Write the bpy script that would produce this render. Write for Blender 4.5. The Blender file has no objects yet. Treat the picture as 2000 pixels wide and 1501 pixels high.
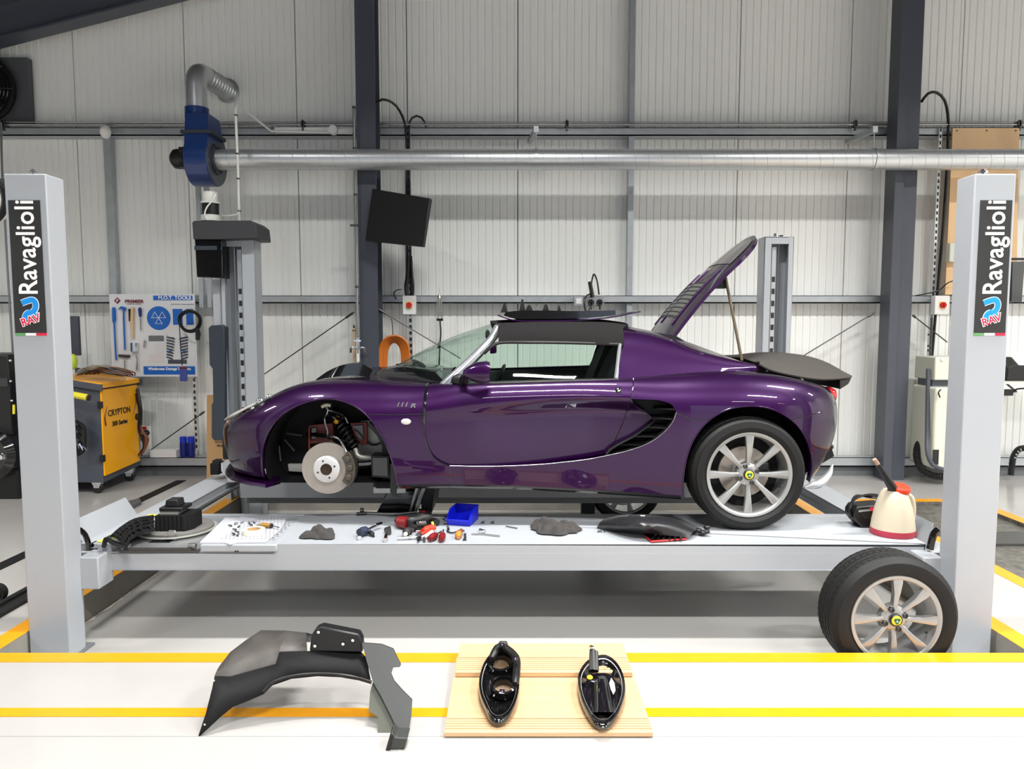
import bpy, bmesh, math, random
import numpy as np
from mathutils import Vector, Matrix, geometry
rnd = random.Random(7)
C = bpy.context.scene.collection
PI = math.pi

# ---------------------------------------------------------------- camera, world, light, exposure
F = 1444.0; TH = math.atan(0.0818); CT = math.cos(TH); ST = math.sin(TH); HC = 1.5
cam = bpy.data.cameras.new('camera'); camo = bpy.data.objects.new('camera', cam); C.objects.link(camo)
cam.sensor_width = 36.0; cam.lens = F / 2000 * 36; cam.clip_start = 0.05
camo.location = (0, 0, HC); camo.rotation_euler = (PI/2 - TH, 0, 0)
bpy.context.scene.camera = camo
vs = bpy.context.scene.view_settings
vs.view_transform = 'Standard'; vs.look = 'None'; vs.gamma = 1; vs.use_curve_mapping = False; vs.exposure = 0.0
wd = bpy.data.worlds.new('world'); bpy.context.scene.world = wd; wd.use_nodes = True
wd.node_tree.nodes['Background'].inputs[0].default_value = (0.72, 0.82, 1.0, 1)
wd.node_tree.nodes['Background'].inputs[1].default_value = 1.3
def area(name, loc, rot, sx, sy, power, col=(1, .99, .97), spread=PI):
    l = bpy.data.lights.new(name, 'AREA'); l.shape = 'RECTANGLE'; l.size = sx; l.size_y = sy; l.energy = power; l.color = col; l.spread = spread
    o = bpy.data.objects.new(name, l); C.objects.link(o); o.location = loc; o.rotation_euler = rot
    return o
LAMPS = []
for ly, lz, pw in ((3.3, 4.95, 172), (-0.4, 5.1, 270), (-4.6, 5.1, 130)):
    for lx in (-5.7, -3.3, 0.3, 3.9, 7.3):  # leftmost column is added fill to brighten the left side
        zz = lz if lx > -5 else 4.05
        LAMPS.append((lx, ly, zz)); area('ceiling_or_fill_light', (lx, ly, zz), (0, 0, 0), 1.4, 0.26, pw*(1.05 if lx > -5 else .6), spread=math.radians(140))

# ---------------------------------------------------------------- pixel helpers: where a sight line of the photograph meets a real plane
def ray(u, v):
    up = (750.5 - v) / F
    return ((u - 1000) / F, CT + up*ST, -ST + up*CT)
def W(u, v, Y):
    d = ray(u, v); t = Y / d[1]; return Vector((d[0]*t, Y, HC + d[2]*t))
def G(u, v, Z=0.0):
    d = ray(u, v); t = (Z - HC) / d[2]; return Vector((d[0]*t, d[1]*t, Z))

# ---------------------------------------------------------------- materials
def lin(c):
    return tuple((x/255/12.92 if x/255 <= .04045 else ((x/255 + .055)/1.055)**2.4) for x in c)
MT = {}
def mat(name, rgb, rough=.5, metal=0.0, coat=0.0, noise=0.0, nscale=8.0, bump=0.0, bscale=60.0, emit=0, rvar=0.0, coat_rough=.03, spec=.5, stretch=None, ior=None):
    if name in MT: return MT[name]
    m = bpy.data.materials.new(name); m.use_nodes = True; nt = m.node_tree; b = nt.nodes['Principled BSDF']
    col = (*lin(rgb), 1)
    b.inputs['Base Color'].default_value = col; b.inputs['Roughness'].default_value = rough
    b.inputs['Metallic'].default_value = metal; b.inputs['Coat Weight'].default_value = coat; b.inputs['Coat Roughness'].default_value = coat_rough
    b.inputs['Specular IOR Level'].default_value = spec
    if emit: b.inputs['Emission Color'].default_value = col; b.inputs['Emission Strength'].default_value = emit
    tc = nt.nodes.new('ShaderNodeTexCoord'); mp = nt.nodes.new('ShaderNodeMapping'); nt.links.new(tc.outputs['Object'], mp.inputs[0])
    if stretch: mp.inputs['Scale'].default_value = stretch
    if noise or rvar:
        n = nt.nodes.new('ShaderNodeTexNoise'); n.inputs['Scale'].default_value = nscale; n.inputs['Detail'].default_value = 6; n.inputs['Roughness'].default_value = .6
        nt.links.new(mp.outputs[0], n.inputs['Vector'])
        if noise:
            cr = nt.nodes.new('ShaderNodeValToRGB'); nt.links.new(n.outputs['Fac'], cr.inputs[0])
            cr.color_ramp.elements[0].position = .3; cr.color_ramp.elements[1].position = .7
            cr.color_ramp.elements[0].color = tuple(x*(1-noise) for x in col[:3]) + (1,); cr.color_ramp.elements[1].color = tuple(min(1, x*(1+noise*.6)) for x in col[:3]) + (1,)
            nt.links.new(cr.outputs[0], b.inputs['Base Color'])
        if rvar:
            mr = nt.nodes.new('ShaderNodeMapRange'); nt.links.new(n.outputs['Fac'], mr.inputs[0]); mr.inputs[1].default_value = .3; mr.inputs[2].default_value = .7
            mr.inputs[3].default_value = max(0.02, rough - rvar); mr.inputs[4].default_value = min(1, rough + rvar); nt.links.new(mr.outputs[0], b.inputs['Roughness'])
    if bump:
        n2 = nt.nodes.new('ShaderNodeTexNoise'); n2.inputs['Scale'].default_value = bscale; nt.links.new(mp.outputs[0], n2.inputs['Vector']); n2.inputs['Detail'].default_value = 3
        bp = nt.nodes.new('ShaderNodeBump'); bp.inputs['Strength'].default_value = bump; bp.inputs['Distance'].default_value = .01
        nt.links.new(n2.outputs['Fac'], bp.inputs['Height']); nt.links.new(bp.outputs[0], b.inputs['Normal'])
    MT[name] = m; return m
def glassmat(name, tint, gl=.12):
    m = bpy.data.materials.new(name); m.use_nodes = True; nt = m.node_tree; nt.nodes.clear()
    o = nt.nodes.new('ShaderNodeOutputMaterial'); mx = nt.nodes.new('ShaderNodeMixShader'); t = nt.nodes.new('ShaderNodeBsdfTransparent'); g = nt.nodes.new('ShaderNodeBsdfGlossy')
    lw0 = nt.nodes.new('ShaderNodeLayerWeight'); lw0.inputs[0].default_value = .5
    pw_ = nt.nodes.new('ShaderNodeMath'); pw_.operation = 'POWER'; pw_.inputs[1].default_value = 4.0; nt.links.new(lw0.outputs['Facing'], pw_.inputs[0])
    lw = nt.nodes.new('ShaderNodeMath'); lw.operation = 'MULTIPLY_ADD'; lw.inputs[1].default_value = .55; lw.inputs[2].default_value = .04; nt.links.new(pw_.outputs[0], lw.inputs[0])
    t.inputs[0].default_value = (*lin(tint), 1); g.inputs['Roughness'].default_value = .02
    nt.links.new(lw.outputs[0], mx.inputs[0]); nt.links.new(t.outputs[0], mx.inputs[1]); nt.links.new(g.outputs[0], mx.inputs[2]); nt.links.new(mx.outputs[0], o.inputs[0])
    MT[name] = m; return m

M_WALL = mat('wall_cladding', (243, 244, 240), .45, noise=.03, nscale=1.5, stretch=(1, 1, .15))
M_FLOOR = mat('floor_paint', (168, 165, 161), .17, noise=.03, nscale=2.2, rvar=.07, spec=.5)
M_PIT = mat('pit_floor', (176, 174, 170), .3, noise=.04, nscale=1.1, rvar=.02)
M_PITW = mat('pit_wall', (140, 136, 128), .7, noise=.15, nscale=6)
M_GALV = mat('galvanised', (206, 209, 210), .36, .8, noise=.02, nscale=3)
M_FRONT = mat('front_wall_grey', (110, 112, 116), .6)
M_GALVD = mat('galvanised_rail', (182, 187, 190), .45, .55, noise=.1, nscale=10)
M_COL = mat('column_paint', (70, 74, 84), .4, noise=.06, nscale=3)
M_ROOF = mat('roof_dark', (58, 58, 66), .6)
M_ROOFP = mat('roof_panel', (120, 122, 126), .6)
M_LIFT = mat('lift_grey', (166, 170, 175), .33, noise=.02, nscale=3, bump=.02, bscale=300)
M_LIFT2 = mat('lift_grey_dark', (116, 120, 124), .4, noise=.05, nscale=4)
M_YEL = mat('line_yellow', (216, 146, 6), .35, noise=.06, nscale=12)
M_BLK = mat('black_plastic', (17, 17, 18), .4)
M_BLKM = mat('black_matte', (12, 12, 13), .7, bump=.1, bscale=200, spec=.3)
M_BLKG = mat('black_gloss', (14, 14, 15), .12, coat=.6)
M_RUB = mat('rubber', (19, 19, 19), .6, bump=.1, bscale=150, spec=.35)
M_CHR = mat('chrome', (225, 226, 228), .12, 1.0)
M_STEEL = mat('steel', (176, 176, 174), .28, 1.0, noise=.06, nscale=20)
M_STEELD = mat('steel_dark', (92, 92, 92), .4, .8)
M_RIM = mat('wheel_silver', (166, 166, 164), .32, .55, coat=.3)
M_WHITE = mat('white_plastic', (236, 236, 232), .35)
M_WHITEM = mat('white_board', (226, 228, 230), .3)
M_RED = mat('red_plastic', (206, 22, 20), .35)
M_REDD = mat('dark_red', (120, 22, 26), .4)
M_BLUE = mat('blue_print', (16, 102, 196), .4)
M_BIN = mat('bin_blue', (14, 30, 205), .35)
M_FAN = mat('fan_blue', (20, 52, 110), .3, coat=.3)
M_CRY = mat('cabinet_yellow', (252, 176, 8), .32)
M_CAB = mat('cabinet_grey', (72, 76, 86), .42, bump=.03, bscale=250)
M_ORG = mat('hose_orange', (214, 120, 36), .45)
M_ORN = mat('lens_orange', (214, 128, 52), .3)
M_WOOD = mat('plywood', (230, 192, 146), .55, noise=.12, nscale=5, stretch=(1, 1, .25))
M_DECK = mat('deck_wood', (198, 164, 124), .55, noise=.12, nscale=6, stretch=(.3, 4, 4))
M_CARD = mat('cardboard', (196, 158, 110), .8, noise=.04, nscale=5)
M_CREAM = mat('cream_metal', (216, 216, 200), .4)
M_CLOTH = mat('rag_grey', (60, 57, 55), .9, noise=.15, nscale=30, bump=.3, bscale=200)
M_SOFT = mat('soft_top', (30, 29, 29), .9, spec=.15, noise=.06, nscale=30, bump=.15, bscale=400)
M_COVER = mat('rear_cover', (66, 62, 59), .75, spec=.25, noise=.05, nscale=8, bump=.08, bscale=300)
M_NAVY = mat('dark_navy_plastic', (44, 52, 62), .45)
M_DISC = mat('brake_disc', (172, 164, 154), .38, .6, noise=.06, nscale=14, stretch=(1, 1, 1))
M_CALI = mat('caliper', (88, 82, 74), .5, .5, noise=.2, nscale=25)
M_REDW = mat('welded_red', (116, 44, 38), .5)
M_ALUM = mat('chassis_aluminium', (178, 178, 170), .4, .3)
M_PBOTT = mat('jug_plastic', (206, 194, 170), .4, noise=.08, nscale=7)
M_RED2 = mat('jug_lid', (232, 62, 34), .4)
M_JRED = mat('jug_fluid', (176, 50, 70), .4)
M_SIGN = mat('sign_black', (44, 44, 44), .4)
M_SKY = mat('logo_blue', (20, 146, 228), .4)
M_LRED = mat('logo_red', (222, 34, 70), .4)
M_LGRN = mat('flag_green', (96, 160, 96), .4)
M_LWHT = mat('letter_white', (248, 248, 248), .4)
M_DKRED = mat('letter_maroon', (120, 34, 48), .4)
M_LEMON = mat('tape_yellow', (240, 226, 60), .4)
M_EMG = mat('emblem_green', (20, 90, 50), .3)
M_EMY = mat('emblem_yellow', (226, 210, 60), .3)
M_TAPE = mat('masking_tape', (232, 228, 210), .6)
M_SILB = mat('silver_trim_and_sheen', (196, 198, 204), .22, .8, coat=.3)
M_REDL = mat('red_lens', (170, 16, 22), .15, coat=.6)
M_LENS = mat('clear_lens', (222, 220, 214), .15, .3, coat=.6)
M_GRATE = mat('grating', (110, 108, 102), .4, .4, noise=.5, nscale=20, bump=.6, bscale=40)
M_PAPER = mat('paper', (242, 243, 246), .6)
M_INT = mat('interior_black', (22, 23, 24), .7)
M_SEAT = mat('seat_fabric', (52, 56, 58), .8)
M_DUST = mat('dusty_black', (74, 70, 66), .55, noise=.4, nscale=7)
M_PERF = mat('perforated_plate', (186, 188, 194), .5)
M_BLKW = mat('hatch_black', (30, 30, 30), .6)
M_COPPER = mat('copper_wire', (120, 70, 45), .5)
M_GLASS = glassmat('window_glass', (232, 245, 238))
M_FILM = glassmat('plastic_film', (228, 224, 216))
M_LAMP = mat('lamp_diffuser', (255, 252, 245), .5, emit=6)
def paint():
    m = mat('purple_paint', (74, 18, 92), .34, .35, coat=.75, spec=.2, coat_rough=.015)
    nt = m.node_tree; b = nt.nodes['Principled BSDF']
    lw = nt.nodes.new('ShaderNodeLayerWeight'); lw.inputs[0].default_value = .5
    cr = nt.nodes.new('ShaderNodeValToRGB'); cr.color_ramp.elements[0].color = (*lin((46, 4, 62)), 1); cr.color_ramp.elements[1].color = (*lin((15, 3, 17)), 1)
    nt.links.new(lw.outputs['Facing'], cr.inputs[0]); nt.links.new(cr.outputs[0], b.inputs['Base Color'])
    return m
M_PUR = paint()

# ---------------------------------------------------------------- mesh builder
def rotm(rx=0, ry=0, rz=0):
    return (Matrix.Rotation(rz, 4, 'Z') @ Matrix.Rotation(ry, 4, 'Y') @ Matrix.Rotation(rx, 4, 'X'))
def frame(d, up=Vector((0, 0, 1))):
    d = Vector(d).normalized(); up = Vector(up)
    if abs(d.dot(up)) > .97: up = Vector((1, 0, 0))
    x = up.cross(d).normalized(); y = d.cross(x).normalized(); return x, y, d
class MB:
    def __init__(s): s.v = []; s.f = []; s.mi = []; s.cur = 0
    def add(s, vs, fs):
        n = len(s.v); s.v += [Vector(p) for p in vs]; s.f += [tuple(i+n for i in q) for q in fs]; s.mi += [s.cur]*len(fs); return s
    def box(s, x0, x1, y0, y1, z0, z1, M=None):
        vs = [(x, y, z) for z in (z0, z1) for y in (y0, y1) for x in (x0, x1)]
        if M is not None: vs = [M @ Vector(p) for p in vs]
        return s.add(vs, [(0, 2, 3, 1), (4, 5, 7, 6), (0, 1, 5, 4), (2, 6, 7, 3), (0, 4, 6, 2), (1, 3, 7, 5)])
    def tube(s, path, r, n=8, cap=True, closed=False):
        path = [Vector(p) for p in path]; m = len(path); rs = r if isinstance(r, (list, tuple)) else [r]*m
        vs = []; prev = None
        for i, p in enumerate(path):
            a = path[i-1] if (i > 0 or closed) else p; b = path[(i+1) % m] if (i < m-1 or closed) else p
            d = (b-a).normalized() if (b-a).length > 1e-9 else Vector((0, 0, 1))
            if prev is None: x, y, _ = frame(d)
            else:
                x = prev - d*prev.dot(d); x = x.normalized() if x.length > 1e-6 else frame(d)[0]; y = d.cross(x)
            prev = x
            for k in range(n):
                t = 2*PI*k/n; vs.append(p + (x*math.cos(t) + y*math.sin(t))*rs[i])
        fs = []
        for i in range(m if closed else m-1):
            j = (i+1) % m
            for k in range(n): fs.append((i*n+k, i*n+(k+1) % n, j*n+(k+1) % n, j*n+k))
        if cap and not closed: fs += [tuple(range(n))[::-1], tuple(range((m-1)*n, m*n))]
        return s.add(vs, fs)
    def cyl(s, p0, p1, r0, r1=None, n=16, cap=True): return s.tube([p0, p1], [r0, r0 if r1 is None else r1], n, cap)
    def lathe(s, prof, o, axis, n=32, close=False, a0=0, a1=2*PI, up=(0, 0, 1)):
        # prof: (radius, height along axis)
        o = Vector(o); x, y, d = frame(axis, up); vs = []; full = abs(a1-a0-2*PI) < 1e-6; m = n if full else n+1
        for (r, h) in prof:
            for k in range(m):
                t = a0 + (a1-a0)*k/n; vs.append(o + d*h + (x*math.cos(t) + y*math.sin(t))*r)
        fs = []; L = len(prof)
        for i in range(L if close else L-1):
            j = (i+1) % L
            for k in range(n): k2 = (k+1) % m if full else k+1; fs.append((i*m+k, i*m+k2, j*m+k2, j*m+k))
        return s.add(vs, fs)
    def prism(s, pts, vec):
        n = len(pts); vec = Vector(vec); a = [Vector(p) for p in pts]
        return s.add(a + [p+vec for p in a], [tuple(range(n)), tuple(range(n, 2*n))[::-1]] + [(i, i+n, (i+1) % n + n, (i+1) % n) for i in range(n)])
    def ball(s, o, rx, ry=None, rz=None, n=14, m=9, M=None):
        ry = ry or rx; rz = rz or rx; vs = []; o = Vector(o)
        for i in range(m+1):
            a = PI*i/m
            for k in range(n):
                t = 2*PI*k/n; p = Vector((rx*math.sin(a)*math.cos(t), ry*math.sin(a)*math.sin(t), rz*math.cos(a)))
                if M is not None: p = M @ p
                vs.append(o+p)
        return s.add(vs, [(i*n+k, (i+1)*n+k, (i+1)*n+(k+1) % n, i*n+(k+1) % n) for i in range(m) for k in range(n)])
    def grid(s, rows, flip=False):
        m = len(rows[0]); vs = [p for r in rows for p in r]; fs = []
        for i in range(len(rows)-1):
            for k in range(m-1):
                q = (i*m+k, i*m+k+1, (i+1)*m+k+1, (i+1)*m+k); fs.append(q[::-1] if flip else q)
        return s.add(vs, fs)
def catmull(pts, n):
    P = [Vector(p) for p in pts]
    if len(P) == 2: return [P[0].lerp(P[1], i/(n-1)) for i in range(n)]
    Q = [P[0]*2-P[1]] + P + [P[-1]*2-P[-2]]; L = [0]
    for i in range(1, len(P)): L.append(L[-1] + max(1e-6, (P[i]-P[i-1]).length))
    out = []
    for k in range(n):
        t = L[-1]*k/(n-1); i = 0
        while i < len(P)-2 and L[i+1] < t: i += 1
        u = (t-L[i])/(L[i+1]-L[i]); a, b, c_, d = Q[i], Q[i+1], Q[i+2], Q[i+3]
        h = L[i+1]-L[i]; m1 = (c_-a)/((L[i+1]-(L[i-1] if i > 0 else L[i]-h)))*h; m2 = (d-b)/(((L[i+2] if i+2 < len(P) else L[i+1]+h)-L[i]))*h
        out.append(b*(2*u**3-3*u*u+1) + m1*(u**3-2*u*u+u) + c_*(-2*u**3+3*u*u) + m2*(u**3-u*u))
    return out
def loft(curves, nu=24, sub=4):
    rs = [catmull(cu, nu) for cu in curves]
    if sub > 1 and len(rs) > 2:
        cols = [catmull([r[i] for r in rs], (len(rs)-1)*sub+1) for i in range(nu)]
        rs = [[cols[i][j] for i in range(nu)] for j in range(len(cols[0]))]
    return rs
def thicken(rows, t):
    """closed slab from a grid of points, thickened along -normal"""
    R = len(rows); m = len(rows[0]); mb = MB(); low = []
    for i in range(R):
        r = []
        for k in range(m):
            a = rows[i][min(k+1, m-1)] - rows[i][max(k-1, 0)]; b = rows[min(i+1, R-1)][k] - rows[max(i-1, 0)][k]
            n = a.cross(b); n = n.normalized() if n.length > 1e-9 else Vector((0, 0, 1)); r.append(rows[i][k] + n*t)
        low.append(r)
    mb.grid(rows); mb.grid(low, True)
    for A, B in ((rows[0], low[0]), (low[-1], rows[-1])): mb.grid([A, B], True)
    mb.grid([[r[0] for r in rows], [r[0] for r in low]]); mb.grid([[r[-1] for r in low], [r[-1] for r in rows]])
    return mb
def obj(name, mb, m, parent=None, smooth=40, bevel=0, local=False, label=None, segs=2):
    me = bpy.data.meshes.new(name)
    if isinstance(mb, MB): me.from_pydata(mb.v, [], mb.f)
    else: me = mb
    ms = m if isinstance(m, (list, tuple)) else [m]
    for x in ms: me.materials.append(x)
    if isinstance(mb, MB) and len(ms) > 1: me.polygons.foreach_set('material_index', mb.mi)
    if isinstance(mb, MB):
        bm = bmesh.new(); bm.from_mesh(me); bmesh.ops.remove_doubles(bm, verts=bm.verts, dist=1e-5); bmesh.ops.recalc_face_normals(bm, faces=bm.faces); bm.to_mesh(me); bm.free()
    if smooth:
        me.shade_smooth(); me.set_sharp_from_angle(angle=math.radians(smooth))
    else: me.shade_flat()
    o = bpy.data.objects.new(name, me); C.objects.link(o)
    if bevel:
        b = o.modifiers.new('bevel', 'BEVEL'); b.width = bevel; b.segments = segs; b.limit_method = 'ANGLE'; b.angle_limit = math.radians(35)
        b.harden_normals = False
    if parent is not None:
        o.parent = parent
        if not local and parent.type == 'EMPTY': o.location = -Vector(parent.location)
    if label: o['label'] = label
    return o
def thing(name, label, cat, loc=(0, 0, 0), group=None, rot=(0, 0, 0)):
    o = bpy.data.objects.new(name, None); C.objects.link(o); o.location = loc; o.rotation_euler = rot; o.empty_display_size = .1
    o['label'] = label; o['category'] = cat
    if group: o['group'] = group
    return o
def tag(o, label, cat, group=None):
    o['label'] = label; o['category'] = cat
    if group: o['group'] = group
    if o.type == 'MESH' and o.parent is None:
        me = o.data; n = len(me.vertices); co = np.empty(n*3); me.vertices.foreach_get('co', co); co = co.reshape(-1, 3)
        b = np.array([(co[:, 0].min()+co[:, 0].max())/2, (co[:, 1].min()+co[:, 1].max())/2, co[:, 2].min()])
        me.vertices.foreach_set('co', (co-b).ravel()); o.location = Vector(o.location) + Vector(b); me.update()
    return o
def struct(name, mb, m, parent=None, **k):
    o = obj(name, mb, m, parent, **k)
    if parent is None: o['kind'] = 'structure'
    return o
def text(name, body, m, mtx, size, parent, bold=0.0, ext=.0008, align='CENTER', sx=1.0, local=False, shear=0.0, space=1.0):
    cu = bpy.data.curves.new('t', 'FONT'); cu.body = body; cu.size = size; cu.offset = bold; cu.extrude = ext; cu.align_x = align; cu.align_y = 'CENTER'; cu.shear = shear; cu.space_character = space
    cu.resolution_u = 3
    o = bpy.data.objects.new('t', cu); C.objects.link(o); dg = bpy.context.evaluated_depsgraph_get()
    me = bpy.data.meshes.new_from_object(o.evaluated_get(dg)); bpy.data.objects.remove(o)
    me.transform(mtx @ Matrix.Diagonal((sx, 1, 1, 1))); me.name = name
    me.materials.clear()
    return obj(name, me, m, parent, smooth=0, local=local)
def facing(p, rz=0, spin=0):
    """matrix that stands text up in a vertical plane facing -Y (rz turns the plane about z, spin turns the text in its plane)"""
    return Matrix.Translation(p) @ Matrix.Rotation(rz, 4, 'Z') @ Matrix.Rotation(PI/2, 4, 'X') @ Matrix.Rotation(spin, 4, 'Z')
def poly(pts, Y): return [W(u, v, Y) for u, v in pts]
def pbox(mb, u0, v0, u1, v1, Y, d):
    a = W(u0, v0, Y); b = W(u1, v1, Y); mb.box(a.x, b.x, Y, Y+d, b.z, a.z); return mb
# ================================================================ SETTING
PX0, PX1, PY0, PY1, PD = -2.37, 2.37, 3.27, 6.44, -.15
XL, XR, YB, YW = -9.0, 9.0, -9.0, 7.45
# floor slab with the recess for the lift and the shallow recess at the right
RX0, RX1, RY1 = 3.02, 3.86, 6.16
mb = MB()
xs = sorted([XL, PX0, PX1, RX0, RX1, XR]); ys = sorted([YB, 1.2, PY0, RY1, PY1, YW])
for i in range(5):
    for j in range(5):
        x0, x1, y0, y1 = xs[i], xs[i+1], ys[j], ys[j+1]
        inp = (x0 >= PX0-1e-6 and x1 <= PX1+1e-6 and y0 >= PY0-1e-6 and y1 <= PY1+1e-6)
        inr = (x0 >= RX0-1e-6 and x1 <= RX1+1e-6 and y0 >= 1.2-1e-6 and y1 <= RY1+1e-6)
        if not inp and not inr: mb.add([(x0, y0, 0), (x1, y0, 0), (x1, y1, 0), (x0, y1, 0)], [(0, 1, 2, 3)])
struct('floor', mb, M_FLOOR, smooth=0)
mb = MB()
mb.add([(PX0, PY0, PD), (PX1, PY0, PD), (PX1, PY1, PD), (PX0, PY1, PD)], [(0, 1, 2, 3)])
struct('floor_recess', mb, M_PIT, smooth=0)
mb = MB()
for (a, b) in (((PX0, PY0), (PX1, PY0)), ((PX1, PY0), (PX1, PY1)), ((PX1, PY1), (PX0, PY1)), ((PX0, PY1), (PX0, PY0))):
    mb.add([(a[0], a[1], PD), (b[0], b[1], PD), (b[0], b[1], 0), (a[0], a[1], 0)], [(0, 1, 2, 3)])
struct('wall_recess', mb, M_PITW, smooth=0)
# chipped light edge where recess wall meets its floor
mb = MB()
def chips(p, q, n, side):
    P, Q = Vector(p), Vector(q); up = []; dn = []
    for i in range(n+1):
        t = P.lerp(Q, i/n); w = .012 + .02*rnd.random(); up.append(t); dn.append(t + Vector(side)*w)
    mb.grid([up, dn])
chips((PX0+.002, PY0+.2, PD+.003), (PX0+.002, PY1, PD+.003), 70, (1, 0, 0)); chips((PX0, PY1-.004, PD+.003), (PX1, PY1-.004, PD+.003), 110, (0, -1, 0))
chips((PX1-.002, PY0+.2, PD+.003), (PX1-.002, PY1, PD+.003), 70, (-1, 0, 0))
struct('trim_1', mb, mat('render_edge', (214, 206, 194), .8), smooth=0)
mb = MB()
mb.box(RX0-.03, RX1+.03, 1.17, RY1+.03, -.05, -.03)
for a in (RX0-.03, RX1): mb.box(a, a+.03, 1.2, RY1, -.04, -.0005)
mb.box(RX0, RX1, RY1, RY1+.03, -.04, -.0005); mb.box(RX0, RX1, 1.17, 1.2, -.04, -.0005)
struct('floor_side_recess', mb, M_GRATE, smooth=0)
mb = MB()
for a, b, c_, d in ((RX0, RX1, 3.55, 3.95), (RX0, RX1, 5.0, 5.3)): mb.box(a, b, c_, d, -.03, -.012)
struct('trim_2', mb, M_STEELD, smooth=0)
n = [3]
def line(x0, x1, y0, y1):
    mb = MB(); mb.box(x0, x1, y0, y1, .0005, .002); struct('trim_%d' % n[0], mb, M_YEL, smooth=0); n[0] += 1
line(XL, XR, 3.178, PY0)
line(XL, XR, 2.72, 2.785)
line(PX0-.1, PX0, PY0, PY1+.1); line(PX1, PX1+.1, PY0, PY1+.1)
line(-8.0, -5.0, 6.05, 6.15)
line(RX0-.1, RX0, 1.2, RY1+.1); line(RX1, RX1+.1, 1.2, RY1+.1); line(RX0, RX1, RY1, RY1+.1)
# faint expansion joints, front area
mb = MB()
a, b = G(1520, 1290), G(1770, 1600)
for i in range(2):
    d = (b-a).normalized(); nn = Vector((-d.y, d.x, 0))*.002
mb.add([a-nn, b-nn, b+nn, a+nn], [(0, 1, 2, 3)])
mb.box(-5, 5, 2.585, 2.589, .0003, .0008)
for v in mb.v: v.z = max(v.z, .0006)
struct('trim_%d' % n[0], mb, mat('joint_grey', (150, 150, 150), .7), smooth=0); n[0] += 1
# channel strips in the floor at the left
mb = MB()
mb.box(-3.22, -3.13, 3.0, 7.0, 0, .006); struct('trim_%d' % n[0], mb, M_BLKM, smooth=0); n[0] += 1
mb = MB(); mb.box(-2.75, -2.62, 3.3, 4.6, 0, .02)
mb.box(-2.72, -2.69, 3.3, 4.6, .02, .035); struct('trim_%d' % n[0], mb, M_RUB, smooth=0); n[0] += 1

# ---- back wall: cladding panels, each with its fine ribs
PWID = 1.085
def panel_mesh(z0, z1):
    me = MB(); ribs = 15; w = PWID-.012; pts = [(0, .02)]
    for i in range(ribs):
        x = .006 + w*(i+.5)/ribs; pts += [(x-.009, 0), (x-.003, .010), (x+.003, .010), (x+.009, 0)]
    pts = [(0, .025), (.003, .0)] + pts[1:] + [(PWID-.009, 0), (PWID-.006, .025)]
    me.grid([[Vector((x, y, z0)) for x, y in pts], [Vector((x, y, z1)) for x, y in pts]]); return me
root = thing('wall_back', '', 'wall', (0, YW, 0)); del root['label']; del root['category']; root['kind'] = 'structure'
ref = None
for (zz0, zz1) in ((0.0, 7.2),):
    ref = None
    for i in range(16):
        x = -8.62 + i*PWID
        if ref is None:
            ref = obj('wall_panel', panel_mesh(zz0, zz1), M_WALL, root, smooth=0, local=True); o = ref
        else:
            o = bpy.data.objects.new('wall_panel', ref.data); C.objects.link(o); o.parent = root
        o.location = (x, 0, 0)
mb = MB(); mb.box(XL, XR, YW+.03, YW+.08, 0, 7.2); obj('wall_backing', mb, M_ROOFP, root, smooth=0)
mb = MB(); mb.box(XL-.1, XL, YB, YW, 0, 7.2); struct('wall_left', mb, M_WALL, smooth=0)
mb = MB(); mb.box(XR, XR+.1, YB, YW, 0, 7.2); struct('wall_right', mb, M_WALL, smooth=0)
mb = MB()
for x0, x1, z0, z1 in ((XL, -6.5, 0, 7.2), (-2.7, 1.6, 0, 7.2), (5.4, XR, 0, 7.2), (-6.5, -2.7, 4.1, 7.2), (1.6, 5.4, 4.1, 7.2)): mb.box(x0, x1, YB-.1, YB, z0, z1)
struct('wall_front', mb, M_FRONT, smooth=0)
# roof: pitched, eave at left, ridge to the right
_ra, _rb = W(0, 75, 7.05), W(290, 0, 7.05); RS = (_rb.z-_ra.z)/(_rb.x-_ra.x)
def roof_z(x): return _ra.z + (x-_ra.x)*RS if x < 4.2 else _ra.z + (4.2-_ra.x)*RS - (x-4.2)*RS
mb = MB()
for a, b in ((XL, 4.2), (4.2, XR)):
    mb.add([(a, YB, roof_z(a)+.45), (b, YB, roof_z(b)+.45), (b, YW, roof_z(b)+.45), (a, YW, roof_z(a)+.45)], [(0, 1, 2, 3)])
struct('ceiling', mb, M_ROOF, smooth=0)
def rafter(Y, nm):
    mb = MB()
    for a, b in ((XL, 4.2), (4.2, XR)):
        for (w, h0, h1) in ((.09, 0, .02), (.01, .02, .33), (.09, .33, .35)):
            mb.add([(x, y, roof_z(x)+h) for x in (a, b) for y in (Y-w, Y+w) for h in (h0, h1)], [(0, 1, 3, 2), (4, 6, 7, 5), (0, 4, 5, 1), (2, 3, 7, 6), (0, 2, 6, 4), (1, 5, 7, 3)])
    struct(nm, mb, M_COL, smooth=0)
for i, Y in enumerate((7.14, 1.4, -4.4)): rafter(Y, 'ceiling_rafter' if i == 0 else 'ceiling_rafter.%03d' % i)
mb = MB()
for X in (-8.2, -6.9, -5.6): mb.box(X-.03, X+.03, YB, YW, roof_z(X)+.3, roof_z(X)+.5)
for k in range(12):
    X = -4.3 + k*1.2; mb.box(X-.03, X+.03, YB, YW, roof_z(X)+.36, roof_z(X)+.5)
struct('ceiling_purlin', mb, M_COL, smooth=0)

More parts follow.
